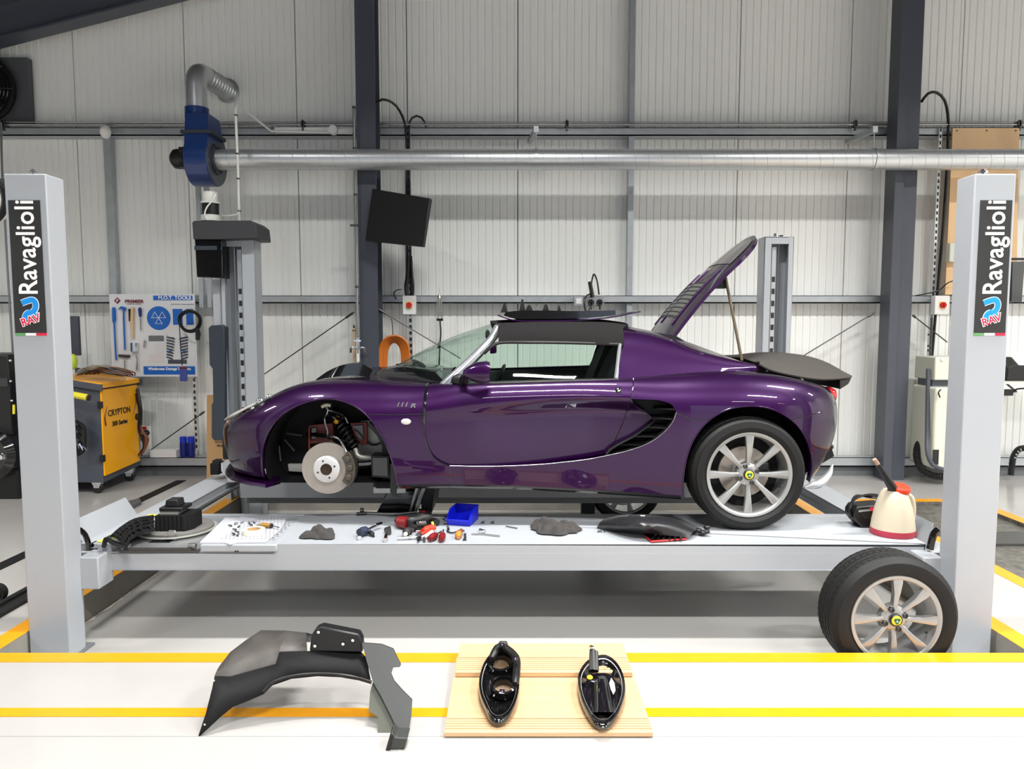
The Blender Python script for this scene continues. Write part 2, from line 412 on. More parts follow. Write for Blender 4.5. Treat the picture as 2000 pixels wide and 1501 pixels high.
# ---- steel columns
def column(uL, uR, v, Y, depth, base_z=0.0):
    a = W(uL, v, Y); b = W(uR, v, Y); x0, x1 = a.x, b.x; mb = MB(); t = .014; xm = (x0+x1)/2; zt = 6.4
    mb.box(x0, x1, Y, Y+t, 0, zt); mb.box(xm-.006, xm+.006, Y+t, Y+depth-t, 0, zt); mb.box(x0, x1, Y+depth-t, Y+depth, 0, zt)
    mb.box(x0-.02, x1+.02, Y-.03, Y+depth, 0, .02); return mb
mb = column(700, 737, 500, 7.0, .24); struct('wall_column', mb, M_COL, smooth=0)
# the right one shows its web side: flange edge, web, flange
a = W(1741, 500, 7.0); b = W(1788, 500, 7.0); x0, x1 = a.x, b.x; mb = MB(); zt = 6.4
mb.box(x0-.004, x0+.075, 6.98, 7.0, 0, zt); mb.box(x0+.03, x0+.09, 7.0, 7.24, 0, zt); mb.box(x0+.09, x1, 7.03, 7.05, 0, zt); mb.box(x1-.015, x1, 7.05, 7.24, 0, zt)
struct('wall_column.001', mb, M_COL, smooth=0)
# ---- galvanised rails (sheeting rails), top, middle, base
def rail(v0, v1, nm, d=.14, Y=7.3):
    a = W(1000, v0, Y).z; b = W(1000, v1, Y).z; mb = MB(); t = .006
    mb.box(XL, XR, Y, Y+t, b, a); mb.box(XL, XR, Y, Y+d, a-t, a); mb.box(XL, XR, Y, Y+d, b, b+t); mb.box(XL, XR, Y, Y+.006, b-.0, b+.012)
    struct(nm, mb, M_GALVD, smooth=0); return a, b
rail(249, 265, 'trim_20'); rail(577, 592, 'trim_21')
rail(893, 911, 'trim_22', .14, 7.2)
mb = MB(); a = W(1000, 911, 7.22).z; mb.box(XL, XR, 7.24, 7.3, 0, a); struct('baseboard_back', mb, mat('base_grey', (112, 115, 118), .5, .3), smooth=0)
# vertical side rails
for i, (u, w_, z0, z1) in enumerate(((1231, 10, 0.2, 6.2),)):
    x = W(u, 500, 7.32).x; mb = MB(); mb.box(x-.026, x+.026, 7.33, 7.43, z0, z1); struct('trim_%d' % (23+i), mb, M_GALVD, smooth=0)

# ================================================================ SERVICES ON THE WALL
def on(u, v, Y): return W(u, v, Y)
# spiral duct
t = thing('spiral_duct', 'long horizontal galvanised spiral duct running across the wall', 'duct', W(1200, 311, 6.85))
DY = 6.85; a = W(412, 308, DY); b = W(2140, 315, DY); rr = .092; a.z = b.z = (a.z+b.z)/2
mb = MB(); path = []; rs = []
mb.cyl(a, b, rr, n=40); obj('duct_tube', mb, M_GALV, t)
mb = MB(); L = (b-a).length; pts = []; turns = int(L/.118)
for k in range(turns*24+1):
    th = 2*PI*k/24; pts.append(Vector((a.x + .118*k/24, a.y + rr*math.cos(th), a.z + rr*math.sin(th))))
mb.tube(pts, .0021, 4); obj('spiral_seam', mb, M_GALVD, t)
for u in (1047, 1706):
    mb = MB(); x = W(u, 311, DY).x; mb.lathe([(rr+.004, -.012), (rr+.008, -.012), (rr+.008, .012), (rr+.004, .012)], (x, DY, a.z), (1, 0, 0), 32, True); obj('duct_clamp', mb, M_GALV, t)
for u, uu in ((1047, 1040), (1706, 1650)):
    x = W(u, 300, DY).x; mb = MB(); z1 = W(u, 248, DY).z
    mb.cyl((x, DY, a.z+rr), (x, DY, z1), .005, n=8); mb.box(x-.022, x+.022, DY-.02, DY+.02, z1-.05, z1+.005)
    mb.add([], []); r = MB(); p = Vector((x, DY, z1-.03)); q = Vector((x-.05 if u < 1200 else x-.05, 7.3, z1-.02)); x_, y_, d_ = frame(q-p)
    vs_ = [p+x_*sx*.02+y_*sy*.02 for sx in (-1, 1) for sy in (-1, 1)] + [q+x_*sx*.02+y_*sy*.02 for sx in (-1, 1) for sy in (-1, 1)]
    mb.add(vs_, [(0, 1, 3, 2), (4, 6, 7, 5), (0, 4, 5, 1), (2, 3, 7, 6), (0, 2, 6, 4), (1, 5, 7, 3)])
    obj('hanger_bracket', mb, M_GALVD, t)
duct_z = a.z
# extractor fan: snail housing, outlet, motor, elbow
FX = W(383, 300, 6.85).x
t = thing('extractor_fan', 'blue centrifugal extractor fan with motor and galvanised elbow', 'fan', (FX, 6.85, 2.7))
ctr = Vector((W(398, 300, 6.85).x, 6.85, duct_z))
hx0 = W(362, 300, 6.7).x; hx1 = W(407, 300, 6.7).x
out = []
z_top = W(380, 228, 6.85).z
for k in range(0, 29):      # snail in YZ
    th = math.radians(-90 + k*10); r = .20 + .0022*k*3.0
    out.append((6.85 - r*math.sin(th+PI/2)*1.0, duct_z + -r*math.cos(th+PI/2)))
sn = [(6.85-.17, z_top-.12), (6.85-.2, duct_z+.12)]
pts = []
for k in range(25):
    th = math.radians(150 - 0 + k*10.5); r = .20 + .075*k/24
    pts.append((6.85 + r*math.cos(th), duct_z + r*math.sin(th)))
prof = [(6.85-.13, z_top)] + pts + [(6.85+.2, duct_z+.2), (6.85+.13, z_top)]
mb = MB(); mb.prism([(hx0, y, z) for y, z in prof], (hx1-hx0, 0, 0)); obj('fan_housing', mb, M_FAN, t, smooth=50, bevel=.004)
mb = MB(); mb.prism([(hx1, y*.97+6.85*.03, z*.97+(duct_z+.05)*.03) for y, z in prof[1:-1]], (.012, 0, 0)); obj('side_plate', mb, M_CAB, t, smooth=50)
mb = MB(); zt1 = W(380, 216, 6.85).z
q0 = [(hx0, 6.72, z_top-.14), (hx1, 6.72, z_top-.14), (hx1, 6.98, z_top-.14), (hx0, 6.98, z_top-.14)]
mb.box(hx0-.03, hx1+.04, 6.68, 7.02, W(380, 258, 6.7).z-.012, W(380, 254, 6.7).z)
obj('flange', mb, M_NAVY, t)
dx = W(383, 170, 6.85).x; dr = .092
mb = MB(); mb.lathe([(dr+.012, z_top-.02), (dr+.012, zt1+.02)], (dx, 6.85, 0), (0, 0, 1), 24); obj('outlet_collar', mb, M_FAN, t)
mb = MB(); zc = W(383, 168, 6.85).z; cy = []
end = W(446, 178, 7.44); R = .16
p0 = Vector((dx, 6.85, zt1)); p1 = Vector((dx, 6.85, zc)); dirE = Vector((end.x-dx-.02, 7.44-6.85, -.08)).normalized()
cen = p1 + dirE*R
path = [p0, p1] + [cen - dirE*R*math.cos(math.radians(k*9)) + Vector((0, 0, 1))*R*math.sin(math.radians(k*9)) for k in range(1, 11)]
lastp = path[-1]; mb.tube(path, dr, 28); obj('elbow_duct', mb, M_GALV, t)
mb = MB(); e2 = Vector((end.x, 7.44, end.z)); mb.cyl(lastp, e2, dr*.97, n=28)
d = (e2-lastp); x_, y_, d_ = frame(d)
for k in range(9):
    c0 = lastp + d*(k+.5)/9; mb.lathe([(dr*.97, -.006), (dr*.97+.005, 0), (dr*.97, .006)], c0, d, 28)
mb.lathe([(dr, -.02), (dr+.025, -.02), (dr+.025, .0), (dr, .0)], e2, d, 28, True)
obj('flexible_duct', mb, M_GALV, t)
mb = MB(); mx0 = W(330, 300, 6.8).x; mz = W(345, 308, 6.8).z
mb.lathe([(0, 0), (.05, 0), (.085, .03), (.09, .06), (.09, .13)], (mx0, 6.85, mz), (1, 0, 0), 24); mb.box(mx0+.1, hx0, 6.77, 6.93, mz-.09, mz+.09)
obj('motor', mb, M_BLK, t)
mb = MB(); mb.lathe([(dr+.01, 0), (dr+.045, 0), (dr+.045, .015), (dr+.01, .015)], (hx1+.012, 6.85, duct_z), (1, 0, 0), 28, True)
for k in range(6):
    th = k*PI/3; mb.cyl((hx1+.027, 6.85+.12*math.cos(th), duct_z+.12*math.sin(th)), (hx1+.037, 6.85+.12*math.cos(th), duct_z+.12*math.sin(th)), .01, n=6)
obj('inlet_ring', mb, M_NAVY, t)
mb = MB()
for u in (386, 402):
    x = W(u, 380, 7.2).x; mb.box(x-.02, x+.02, 7.2, 7.24, W(390, 600, 7.2).z, W(390, 340, 7.2).z)
obj('support_channel', mb, M_GALVD, t)

# thin pipes along the wall
t = thing('air_pipe', 'thin grey pipe line running the full wall above the top rail', 'pipe', W(1000, 241, 7.25))
mb = MB(); z = W(1000, 243, 7.25).z; mb.cyl((XL+.1, 7.25, z), (XR-.1, 7.25, z), .011, n=10); mb.cyl((XL+.1, 7.25, z+.022), (XR-.1, 7.25, z+.022), .004, n=6)
obj('pipe', mb, M_STEEL, t)
for u in (8, 592, 1107, 1670, 1990):
    mb = MB(); x = W(u, 243, 7.25).x; mb.box(x-.018, x+.018, 7.23, 7.3, z-.02, z+.03); mb.box(x-.006, x+.006, 7.23, 7.26, z-.06, z+.04); obj('pipe_clip', mb, M_STEELD, t)
t = thing('drop_pipe', 'vertical galvanised drop pipe with branched tap left of the steel column', 'pipe', W(694, 700, 6.93))
x = W(696, 500, 6.93).x; mb = MB(); mb.cyl((x, 6.93, W(0, 690, 6.93).z), (x, 6.93, W(0, 207, 6.93).z), .012, n=10); obj('pipe', mb, M_STEEL, t)
for v in (210, 290, 380, 440, 560): mb = MB(); z = W(0, v, 6.93).z; mb.lathe([(.012, -.01), (.016, -.01), (.016, .01), (.012, .01)], (x, 6.93, z), (0, 0, 1), 10, True); obj('pipe_clip', mb, M_STEELD, t)
mb = MB(); z = W(0, 440, 6.93).z; mb.box(x-.05, x+.02, 6.91, 6.95, z-.008, z+.008); obj('brass_stub', mb, M_STEELD, t)
mb = MB(); z = W(0, 678, 6.93).z; mb.cyl((x-.06, 6.92, z), (x+.06, 6.92, z), .011, n=10)
for sx in (-1, 1): mb.tube([(x+sx*.05, 6.92, z), (x+sx*.066, 6.92, z-.01), (x+sx*.068, 6.92, z-.05)], .011, 8)
mb.cyl((x, 6.93, z-.02), (x, 6.93, z+.09), .018, n=10); mb.box(x-.035, x+.035, 6.9, 6.93, z+.055, z+.07); obj('tap', mb, M_CHR, t)
mb = MB(); mb.box(x-.012, x+.012, 6.92, 6.94, W(0, 735, 6.93).z, z); obj('backing_strip', mb, M_WHITE, t)
# white conduit down to the lift motor
t = thing('white_conduit', 'white plastic conduit dropping from the top rail to the lift motor', 'conduit', W(462, 420, 6.6))
A = [W(467, 432, 6.55), W(465, 330, 6.55), W(460, 215, 6.55), W(463, 206, 6.58), W(470, 209, 6.7), W(522, 250, 7.22), W(530, 256, 7.24), W(688, 260, 7.24)]
mb = MB(); mb.tube(A, .011, 10); obj('conduit', mb, M_WHITE, t)
mb = MB(); mb.tube([W(468, 412, 6.55), W(462, 419, 6.5), W(445, 421, 6.4), W(432, 421, 6.3)], .006, 8); obj('cable', mb, M_WHITE, t)
mb = MB(); mb.box(*sorted((W(530, 0, 7.26).x, W(690, 0, 7.26).x)), 7.25, 7.29, W(0, 259, 7.26).z, W(0, 249, 7.26).z); obj('cable_trunking', mb, M_WHITE, t)
mb = MB(); p = W(651, 254, 7.22); mb.lathe([(0, -.03), (.042, -.03), (.045, -.02), (.045, .02)], p, (0, 1, 0), 20); mb.box(p.x-.06, p.x+.2, 7.22, 7.25, p.z-.02, p.z+.01); obj('junction_box', mb, M_WHITE, t)
for v in (225, 300, 349, 412): mb = MB(); q = W(461 + (v-225)*.035, v, 6.55); mb.lathe([(.011, -.006), (.015, -.006), (.015, .006), (.011, .006)], q, (0, 0, 1), 10, True); obj('conduit_clip', mb, M_STEELD, t)
# black arched cables
mb = MB(); mb.tube(catmull([W(731, 203, 7.05), W(748, 194, 7.12), W(770, 203, 7.2), W(785, 225, 7.24), W(793, 255, 7.25), W(794, 400, 7.25), W(795, 520, 7.25), W(793, 575, 7.25)], 40), .012, 8)
tag(obj('black_cable', mb, M_BLK), 'black cable arching off the left column and down to the switch', 'cable')
mb = MB(); mb.tube(catmull([W(832, 248, 7.28), W(826, 232, 7.26), W(813, 226, 7.25), W(801, 235, 7.25), W(799, 255, 7.25), W(800, 400, 7.25), W(802, 520, 7.25), W(803, 575, 7.25)], 40), .010, 8)
tag(obj('black_cable', mb, M_BLK), 'short arched black cable hooking over the top rail beside the trunking', 'cable')
mb = MB(); mb.tube(catmull([W(1800, 198, 7.1), W(1812, 183, 7.15), W(1828, 180, 7.2), W(1845, 196, 7.24), W(1852, 240, 7.25), W(1845, 400, 7.25), W(1833, 545, 7.25), W(1830, 580, 7.24), W(1820, 700, 7.24)], 46), .013, 8)
tag(obj('black_cable', mb, M_BLK), 'black cable arching off the right column and down the perforated strip', 'cable')
def strut(u0, v0, u1, v1, Y, w=.02, holes=True, label='', name='strut_channel'):
    t = thing(name, label, 'channel', W(u1, v1, Y)); a = W(u0, v0, Y); b = W(u1, v1, Y); mb = MB()
    x = (a.x+b.x)/2; mb.box(x-w, x-w+.006, Y, Y+.04, b.z, a.z); mb.box(x+w-.006, x+w, Y, Y+.04, b.z, a.z)
    nh = max(2, int((a.z-b.z)/.06)); h = (a.z-b.z)/nh
    for k in range(nh): mb.box(x-w+.006, x+w-.006, Y+.0, Y+.004, b.z+h*k, b.z+h*k+h*.45)
    obj('channel', mb, M_GALV, t, smooth=0)
    mb = MB(); mb.box(x-w+.006, x+w-.006, Y+.03, Y+.036, b.z, a.z); obj('back_web', mb, M_STEELD, t, smooth=0)
strut(797, 245, 803, 720, 7.27, .018, label='perforated steel channel behind the cables right of the left column')
strut(1841, 250, 1812, 740, 7.27, .014, label='perforated steel strip beside the plywood board at right')
strut(379, 738, 384, 880, 7.25, .016, label='perforated upright below the tool board')
strut(397, 545, 397, 602, 7.24, .02, label='short strut channel below the black motor box')
# isolator switches
def isolator(u0, v0, u1, v1, Y, label, side):
    a = W(u0, v0, Y); b = W(u1, v1, Y); t = thing('isolator_switch', label, 'switch', (a.x, Y, b.z)); mb = MB()
    mb.box(a.x, b.x, Y, Y+.07, b.z, a.z); obj('box', mb, M_WHITE, t, bevel=.006)
    cx = (a.x+b.x)/2; cz = (a.z+b.z)/2; mb = MB(); mb.box(cx-.032, cx+.032, Y-.004, Y, cz-.034, cz+.034); obj('yellow_plate', mb, mat('plate_yellow', (240, 214, 120), .4), t, bevel=.002)
    mb = MB(); mb.lathe([(0, -.034), (.024, -.034), (.027, -.028), (.029, -.004)], (cx, Y, cz), (0, 1, 0), 24); mb.box(cx-.006, cx+.006, Y-.045, Y-.03, cz-.024, cz+.024); obj('rotary_knob', mb, M_RED, t)
isolator(786, 577, 812, 614, 7.17, 'white isolator switch with red knob right of the left column', 0)
isolator(1827, 577, 1854, 614, 7.15, 'white isolator switch with red knob left of the right lift post', 0)
mb = MB(); mb.tube(catmull([W(785, 565, 7.2), W(775, 566, 7.2), W(769, 573, 7.22), W(774, 584, 7.27)], 12), .005, 6)
tag(obj('short_cable', mb, M_BLK), 'short black cable loop left of the left isolator switch', 'cable')
mb = MB(); mb.tube(catmull([W(798, 500, 7.2), W(796, 540, 7.2), W(793, 560, 7.2), W(795, 578, 7.2)], 12), .02, 8)
mb.tube(catmull([W(803, 500, 7.21), W(805, 540, 7.21), W(807, 560, 7.2), W(806, 578, 7.2)], 12), .012, 8)
tag(obj('cable_bundle', mb, M_BLK), 'bundle of black cables entering the left isolator switch', 'cable')
# monitor on a bracket
t = thing('wall_monitor', 'black flat monitor hung tilted on the left steel column', 'monitor', W(776, 425, 6.8))
P = [W(727, 368, 6.85), W(840, 387, 6.6), W(826, 481, 6.55), W(713, 469, 6.8)]
nrm = (P[1]-P[0]).cross(P[3]-P[0]).normalized(); nrm = nrm if nrm.y < 0 else -nrm
mb = MB(); mb.prism(P, -nrm*.04); obj('casing', mb, M_BLK, t, bevel=.004)
cen = sum(P, Vector())/4; mb = MB(); mb.add([cen + (p-cen)*.955 + nrm*.0015 for p in P], [(0, 1, 2, 3)]); obj('screen', mb, mat('screen_dark', (38, 38, 38), .16, spec=.35), t, smooth=0)
mb = MB(); mb.tube([W(726, 400, 6.9), W(745, 430, 6.88), W(776, 425, 6.76)], .02, 8); mb.box(W(720, 0, 6.96).x, W(733, 0, 6.96).x, 6.95, 7.0, W(0, 470, 6.96).z, W(0, 380, 6.96).z); obj('wall_bracket', mb, M_BLK, t)
# torch / air gun hanging
t = thing('inspection_lamp', 'slim inspection lamp hanging on its cord right of the left switch', 'lamp', W(859, 625, 7.2))
mb = MB(); x = W(859, 600, 7.2).x
for sx in (-1, 1): mb.cyl((x+sx*.019, 7.2, W(0, 622, 7.2).z), (x+sx*.019, 7.2, W(0, 580, 7.2).z), .006, n=8)
mb.cyl((x, 7.2, W(0, 618, 7.2).z), (x, 7.2, W(0, 582, 7.2).z), .01, n=8)
mb.tube([(x, 7.2, W(0, 582, 7.2).z), (x, 7.2, W(0, 572, 7.2).z)], [.02, .006], 10); mb.cyl((x, 7.2, W(0, 572, 7.2).z), (x, 7.2, W(0, 561, 7.2).z), .004, n=6); obj('lamp_body', mb, M_STEEL, t)
mb = MB(); z = W(0, 624, 7.2).z; mb.box(x-.03, x+.03, 7.18, 7.22, z-.012, z+.012); obj('end_cap', mb, M_BLK, t)
mb = MB(); mb.tube(catmull([(x, 7.2, z), W(861, 650, 7.2), W(859, 675, 7.2), W(857, 735, 7.2)], 14), .008, 6); mb.cyl(W(858, 668, 7.2), W(857, 680, 7.2), .012, n=8); obj('cord', mb, M_BLK, t)
# socket boxes
t = thing('socket_switch', 'small square white switch on the middle rail above the soft top', 'switch', W(1130, 597, 7.25))
mb = MB(); a = W(1121, 579, 7.25); b = W(1139, 597, 7.25); mb.box(a.x, b.x, 7.22, 7.3, b.z, a.z); obj('box', mb, M_GALVD, t, bevel=.004)
mb = MB(); mb.box(a.x+.018, b.x-.018, 7.212, 7.22, b.z+.018, a.z-.018); obj('rocker', mb, M_WHITE, t, bevel=.002)
t = thing('socket_outlet', 'grey double socket with two black plugs on the middle rail', 'socket', W(1160, 598, 7.25))
a = W(1141, 578, 7.25); b = W(1178, 598, 7.25); mb = MB(); mb.box(a.x, b.x, 7.2, 7.3, b.z, a.z); obj('box', mb, mat('socket_grey', (150, 152, 154), .4), t, bevel=.006)
for u in (1154, 1171):
    p = W(u, 590, 7.2); mb = MB(); mb.lathe([(0, -.04), (.02, -.04), (.03, -.02), (.03, 0)], p, (0, 1, 0), 16); mb.box(p.x-.006, p.x+.006, 7.16, 7.2, p.z-.07, p.z); obj('plug', mb, M_BLK, t)
mb = MB(); mb.tube(catmull([W(1154, 598, 7.15), W(1146, 612, 7.12), W(1141, 590, 7.12), W(1146, 577, 7.15), W(1153, 573, 7.18), W(1156, 548, 7.25), W(1160, 535, 7.25), W(1166, 548, 7.2), W(1170, 575, 7.18)], 40), .008, 6)
mb.tube([W(1152, 550, 7.22), W(1157, 580, 7.2)], .02, 8); obj('cable', mb, M_BLK, t)
# orange hose coil
t = thing('hose_coil', 'coil of orange air hose hung on the wall behind the bonnet', 'hose', W(770, 712, 7.15))
for k in range(9):
    mb = MB(); Y = 7.08+.012*k; hw_ = 30-k*1.9+rnd.uniform(-.6, .6); tp_ = 655+k*1.6; pts = []
    for q in range(15):
        an = PI*q/14; pts.append(W(770-hw_*math.cos(an), tp_+36-36*math.sin(an)**.8, Y))
    mb.tube([W(770-hw_-2, 745, Y)]+pts+[W(770+hw_+1, 745, Y)], .009, 7); obj('hose_loop', mb, M_ORG, t)
mb = MB(); mb.tube([W(768, 658, 7.1), W(766, 630, 7.2), W(764, 622, 7.25)], .004, 6); obj('hanging_wire', mb, M_STEELD, t)
# tension wires
def wire(p, q, label):
    mb = MB(); mb.tube([p, q], .006, 6); d = (q-p)*.09; mb.tube([p+d*.2, p+d], .012, 6); tag(obj('bracing_wire', mb, M_STEELD), label, 'wire')
wire(W(692, 609, 7.22), W(508, 736, 7.22), 'bracing wire sloping down left from the left column')
wire(W(738, 603, 7.22), W(900, 700, 7.22), 'bracing wire sloping down right behind the windscreen')
wire(W(1708, 610, 7.22), W(1560, 700, 7.22), 'bracing wire sloping down left from the right column')
wire(W(1782, 615, 7.22), W(1850, 668, 7.22), 'short bracing wire right of the right column')
wire(W(400, 803, 7.22), W(292, 880, 7.22), 'bracing wire low behind the tool board')
# broom
t = thing('broom', 'wooden broom handle with green top standing by the drop pipe', 'broom', W(692, 720, 7.1))
mb = MB(); mb.cyl((W(693, 760, 7.1).x, 7.1, .0), W(692, 640, 7.1), .016, n=10); obj('handle', mb, M_WOOD, t)
mb = MB(); mb.cyl(W(692, 646, 7.1), W(691, 634, 7.1), .018, .006, n=10); obj('grip_cap', mb, mat('green_plastic', (28, 96, 60), .5), t)
# wall extractor fan at top left
t = thing('wall_ventilator', 'square dark wall ventilator with black axial fan at upper left', 'fan', W(20, 240, 7.35))
a = W(-110, 111, 7.35); b = W(58, 240, 7.35); mb = MB(); mb.box(a.x, b.x, 7.36, 7.44, b.z, a.z); obj('plate', mb, mat('vent_grey', (78, 80, 84), .5), t, bevel=.004)
cx = (a.x+b.x)/2-.02; cz = (a.z+b.z)/2; Rr = .30
mb = MB(); mb.lathe([(Rr, 0), (Rr+.02, -.05), (Rr-.01, -.06), (Rr-.02, .0)], (cx, 7.36, cz), (0, 1, 0), 40, True); mb.lathe([(0, -.004), (Rr, -.004)], (cx, 7.36, cz), (0, 1, 0), 40); obj('shroud', mb, M_BLKM, t)
mb = MB()
for r in [.06+.035*k for k in range(7)]: mb.lathe([(r-.003, -.08), (r, -.084), (r+.003, -.08), (r, -.076)], (cx, 7.36, cz), (0, 1, 0), 36, True)
for k in range(8):
    th = k*PI/4; mb.cyl((cx+.03*math.cos(th), 7.28, cz+.03*math.sin(th)), (cx+Rr*math.cos(th), 7.3, cz+Rr*math.sin(th)), .004, n=6)
obj('guard', mb, M_BLKG, t)
for k in range(5):
    th = k*2*PI/5+.3; mb = MB(); d = Vector((math.cos(th), 0, math.sin(th))); e = Vector((-math.sin(th), 0, math.cos(th))); o_ = Vector((cx, 7.32, cz))
    mb.prism([o_+d*.05-e*.03, o_+d*.27-e*.08, o_+d*.27+e*.08+Vector((0, .03, 0)), o_+d*.05+e*.03+Vector((0, .02, 0))], (0, .003, 0)); obj('fan_blade', mb, M_BLKM, t)
# motion sensor and its trunking
t = thing('motion_sensor', 'white motion sensor on the top rail with conduit below', 'sensor', W(206, 268, 7.25))
mb = MB(); p = W(206, 257, 7.22); mb.ball(p, .05, .05, .065); obj('sensor_head', mb, M_WHITE, t)
mb = MB(); x = W(216, 400, 7.38).x; mb.box(x-.035, x+.035, 7.36, 7.43, W(0, 575, 7.38).z, W(0, 268, 7.38).z); obj('conduit', mb, M_GALVD, t, bevel=.004)
# left edge thin pipe and gauge-like fixture
mb = MB(); mb.tube([W(2, 240, 7.2), W(4, 330, 7.2), W(18, 580, 7.2), W(26, 700, 7.2), W(36, 860, 7.2)], .010, 8); tag(obj('thin_pipe', mb, M_STEEL), 'thin vertical pipe at the left edge beside the left lift post', 'pipe')
t = thing('reel_fixture', 'round white and steel hose reel cut by the left edge', 'reel', W(-10, 430, 5.0))
mb = MB(); mb.lathe([(.10, -.06), (.13, -.06), (.13, .06), (.10, .06)], W(-22, 392, 5.0), (.3, 1, .0), 28, True); obj('drum', mb, M_WHITE, t)
mb = MB(); mb.lathe([(.0, -.08), (.06, -.08), (.06, .08), (0, .08)], W(-22, 392, 5.0), (.3, 1, 0), 20); mb.box(*sorted((W(-60, 0, 5).x, W(2, 0, 5).x)), 5.0, 5.1, W(0, 372, 5).z, W(0, 348, 5).z); obj('hub', mb, M_STEELD, t)
mb = MB(); mb.lathe([(.135, -.02), (.15, -.02), (.15, .02), (.135, .02)], W(-22, 392, 5.0), (.3, 1, 0), 28, True); obj('hose', mb, M_BLK, t)
# ================================================================ LIFT
ZR = .366; RN0, RN1 = 3.744, 4.355; RF0, RF1 = 5.355, 5.966; YC = 4.855
RXL, RXR = -2.145, 2.14
lift = thing('car_lift', 'light grey four-post car lift carrying the purple sports car', 'lift', (0, YC, PD))
def rot_label(post, cx, Y):
    # vertical black sign: world centre x at each height follows the post
    z0 = W(60, 650, Y).z; z1 = W(50, 391, Y).z; w = .074; mb = MB()
    mb.box(cx-w, cx+w, Y-.003, Y-.0005, z0, z1); obj('sign_panel', mb, M_SIGN, post, smooth=0)
    zc = (z0 + .21 + z1-.03)/2
    text('lettering', 'Ravaglioli', M_LWHT, facing((cx+.004, Y-.0045, zc), 0, PI/2), .124, post, bold=.0015, space=1.02, sx=.93)
    n_ = 3
    for k, m in enumerate((M_LGRN, M_LWHT, M_LRED)):
        mb = MB(); mb.box(cx-w+2*w*k/n_, cx-w+2*w*(k+1)/n_, Y-.003, Y-.0005, z0-.012, z0); obj('flag_stripe', mb, m, post, smooth=0)
    # blue looped R with small red letters
    ez = z0+.105
    def stroke(pts, r, m, yy, nm, out=None):
        if out:
            mb = MB(); mb.tube([Vector((cx+x, yy+.001, ez+z)) for x, z in pts], out, 10)
            for v in mb.v: v.y = yy + (v.y-yy)*.05
            obj(nm + '_outline', mb, M_LWHT, post)
        mb = MB(); mb.tube([Vector((cx+x, yy, ez+z)) for x, z in pts], r, 10)
        for v in mb.v: v.y = yy - .001 + (v.y-yy)*.05
        obj(nm, mb, m, post)
    loop = [(-.035, .035), (-.01, .045), (.018, .05), (.03, .035), (.028, .01), (.01, -.01), (-.01, -.012), (-.022, -.03), (-.02, -.045)]
    stroke([(x, z) for x, z in [(p.x, p.y) for p in catmull([Vector((a, b, 0)) for a, b in loop], 26)]], .0135, M_SKY, Y-.004, 'emblem_swoosh', .0165)
    stroke([(-.02, -.02), (.0, -.002), (.018, -.012), (.034, -.035)], .009, M_SKY, Y-.0042, 'emblem_leg')
    text('emblem_letters_outline', 'RAV', M_LWHT, facing((cx+.004, Y-.0052, ez-.045), 0, math.radians(18)), .05, post, bold=.004)
    text('emblem_letters', 'RAV', M_LRED, facing((cx+.004, Y-.006, ez-.045), 0, math.radians(18)), .05, post, bold=.001)
for side in (-1, 1):
    x0, x1 = (-2.36, -2.165) if side < 0 else (2.15, 2.342)
    mb = MB(); ztop = 2.195
    mb.box(x0, x1, 3.5, 3.64, PD+.01, ztop)
    post = obj('post', mb, M_LIFT, lift, bevel=.006, segs=3)
    mb = MB(); mb.box(x0-.05 if side < 0 else x0-.06, x1+.01, 3.46, 3.70, PD, PD+.012); obj('base_plate', mb, M_LIFT2, post)
    mb = MB(); c = Vector(((x0+x1)/2 - .01, 3.58, ztop)); mb.cyl(c, c+Vector((0, 0, .012)), .022, n=12); mb.cyl(c+Vector((0, 0, .012)), c+Vector((0, 0, .035)), .01, n=8); mb.cyl(c+Vector((0, 0, .018)), c+Vector((0, 0, .028)), .02, n=6); obj('top_nut', mb, M_CHR, post)
    mb = MB(); xi = x1 if side < 0 else x0-.006; rot_label(post, (x0+x1)/2-.008*side*-1 if side < 0 else (x0+x1)/2+.008, 3.5)
    # carriage between post and cross beam
    xa, xb = (x1-.01, x1+.09) if side < 0 else (x0-.09, x0+.01)
    mb = MB(); mb.box(xa, xb, 3.62, 3.76, .17, .335); obj('carriage', mb, M_LIFT, lift, bevel=.006)
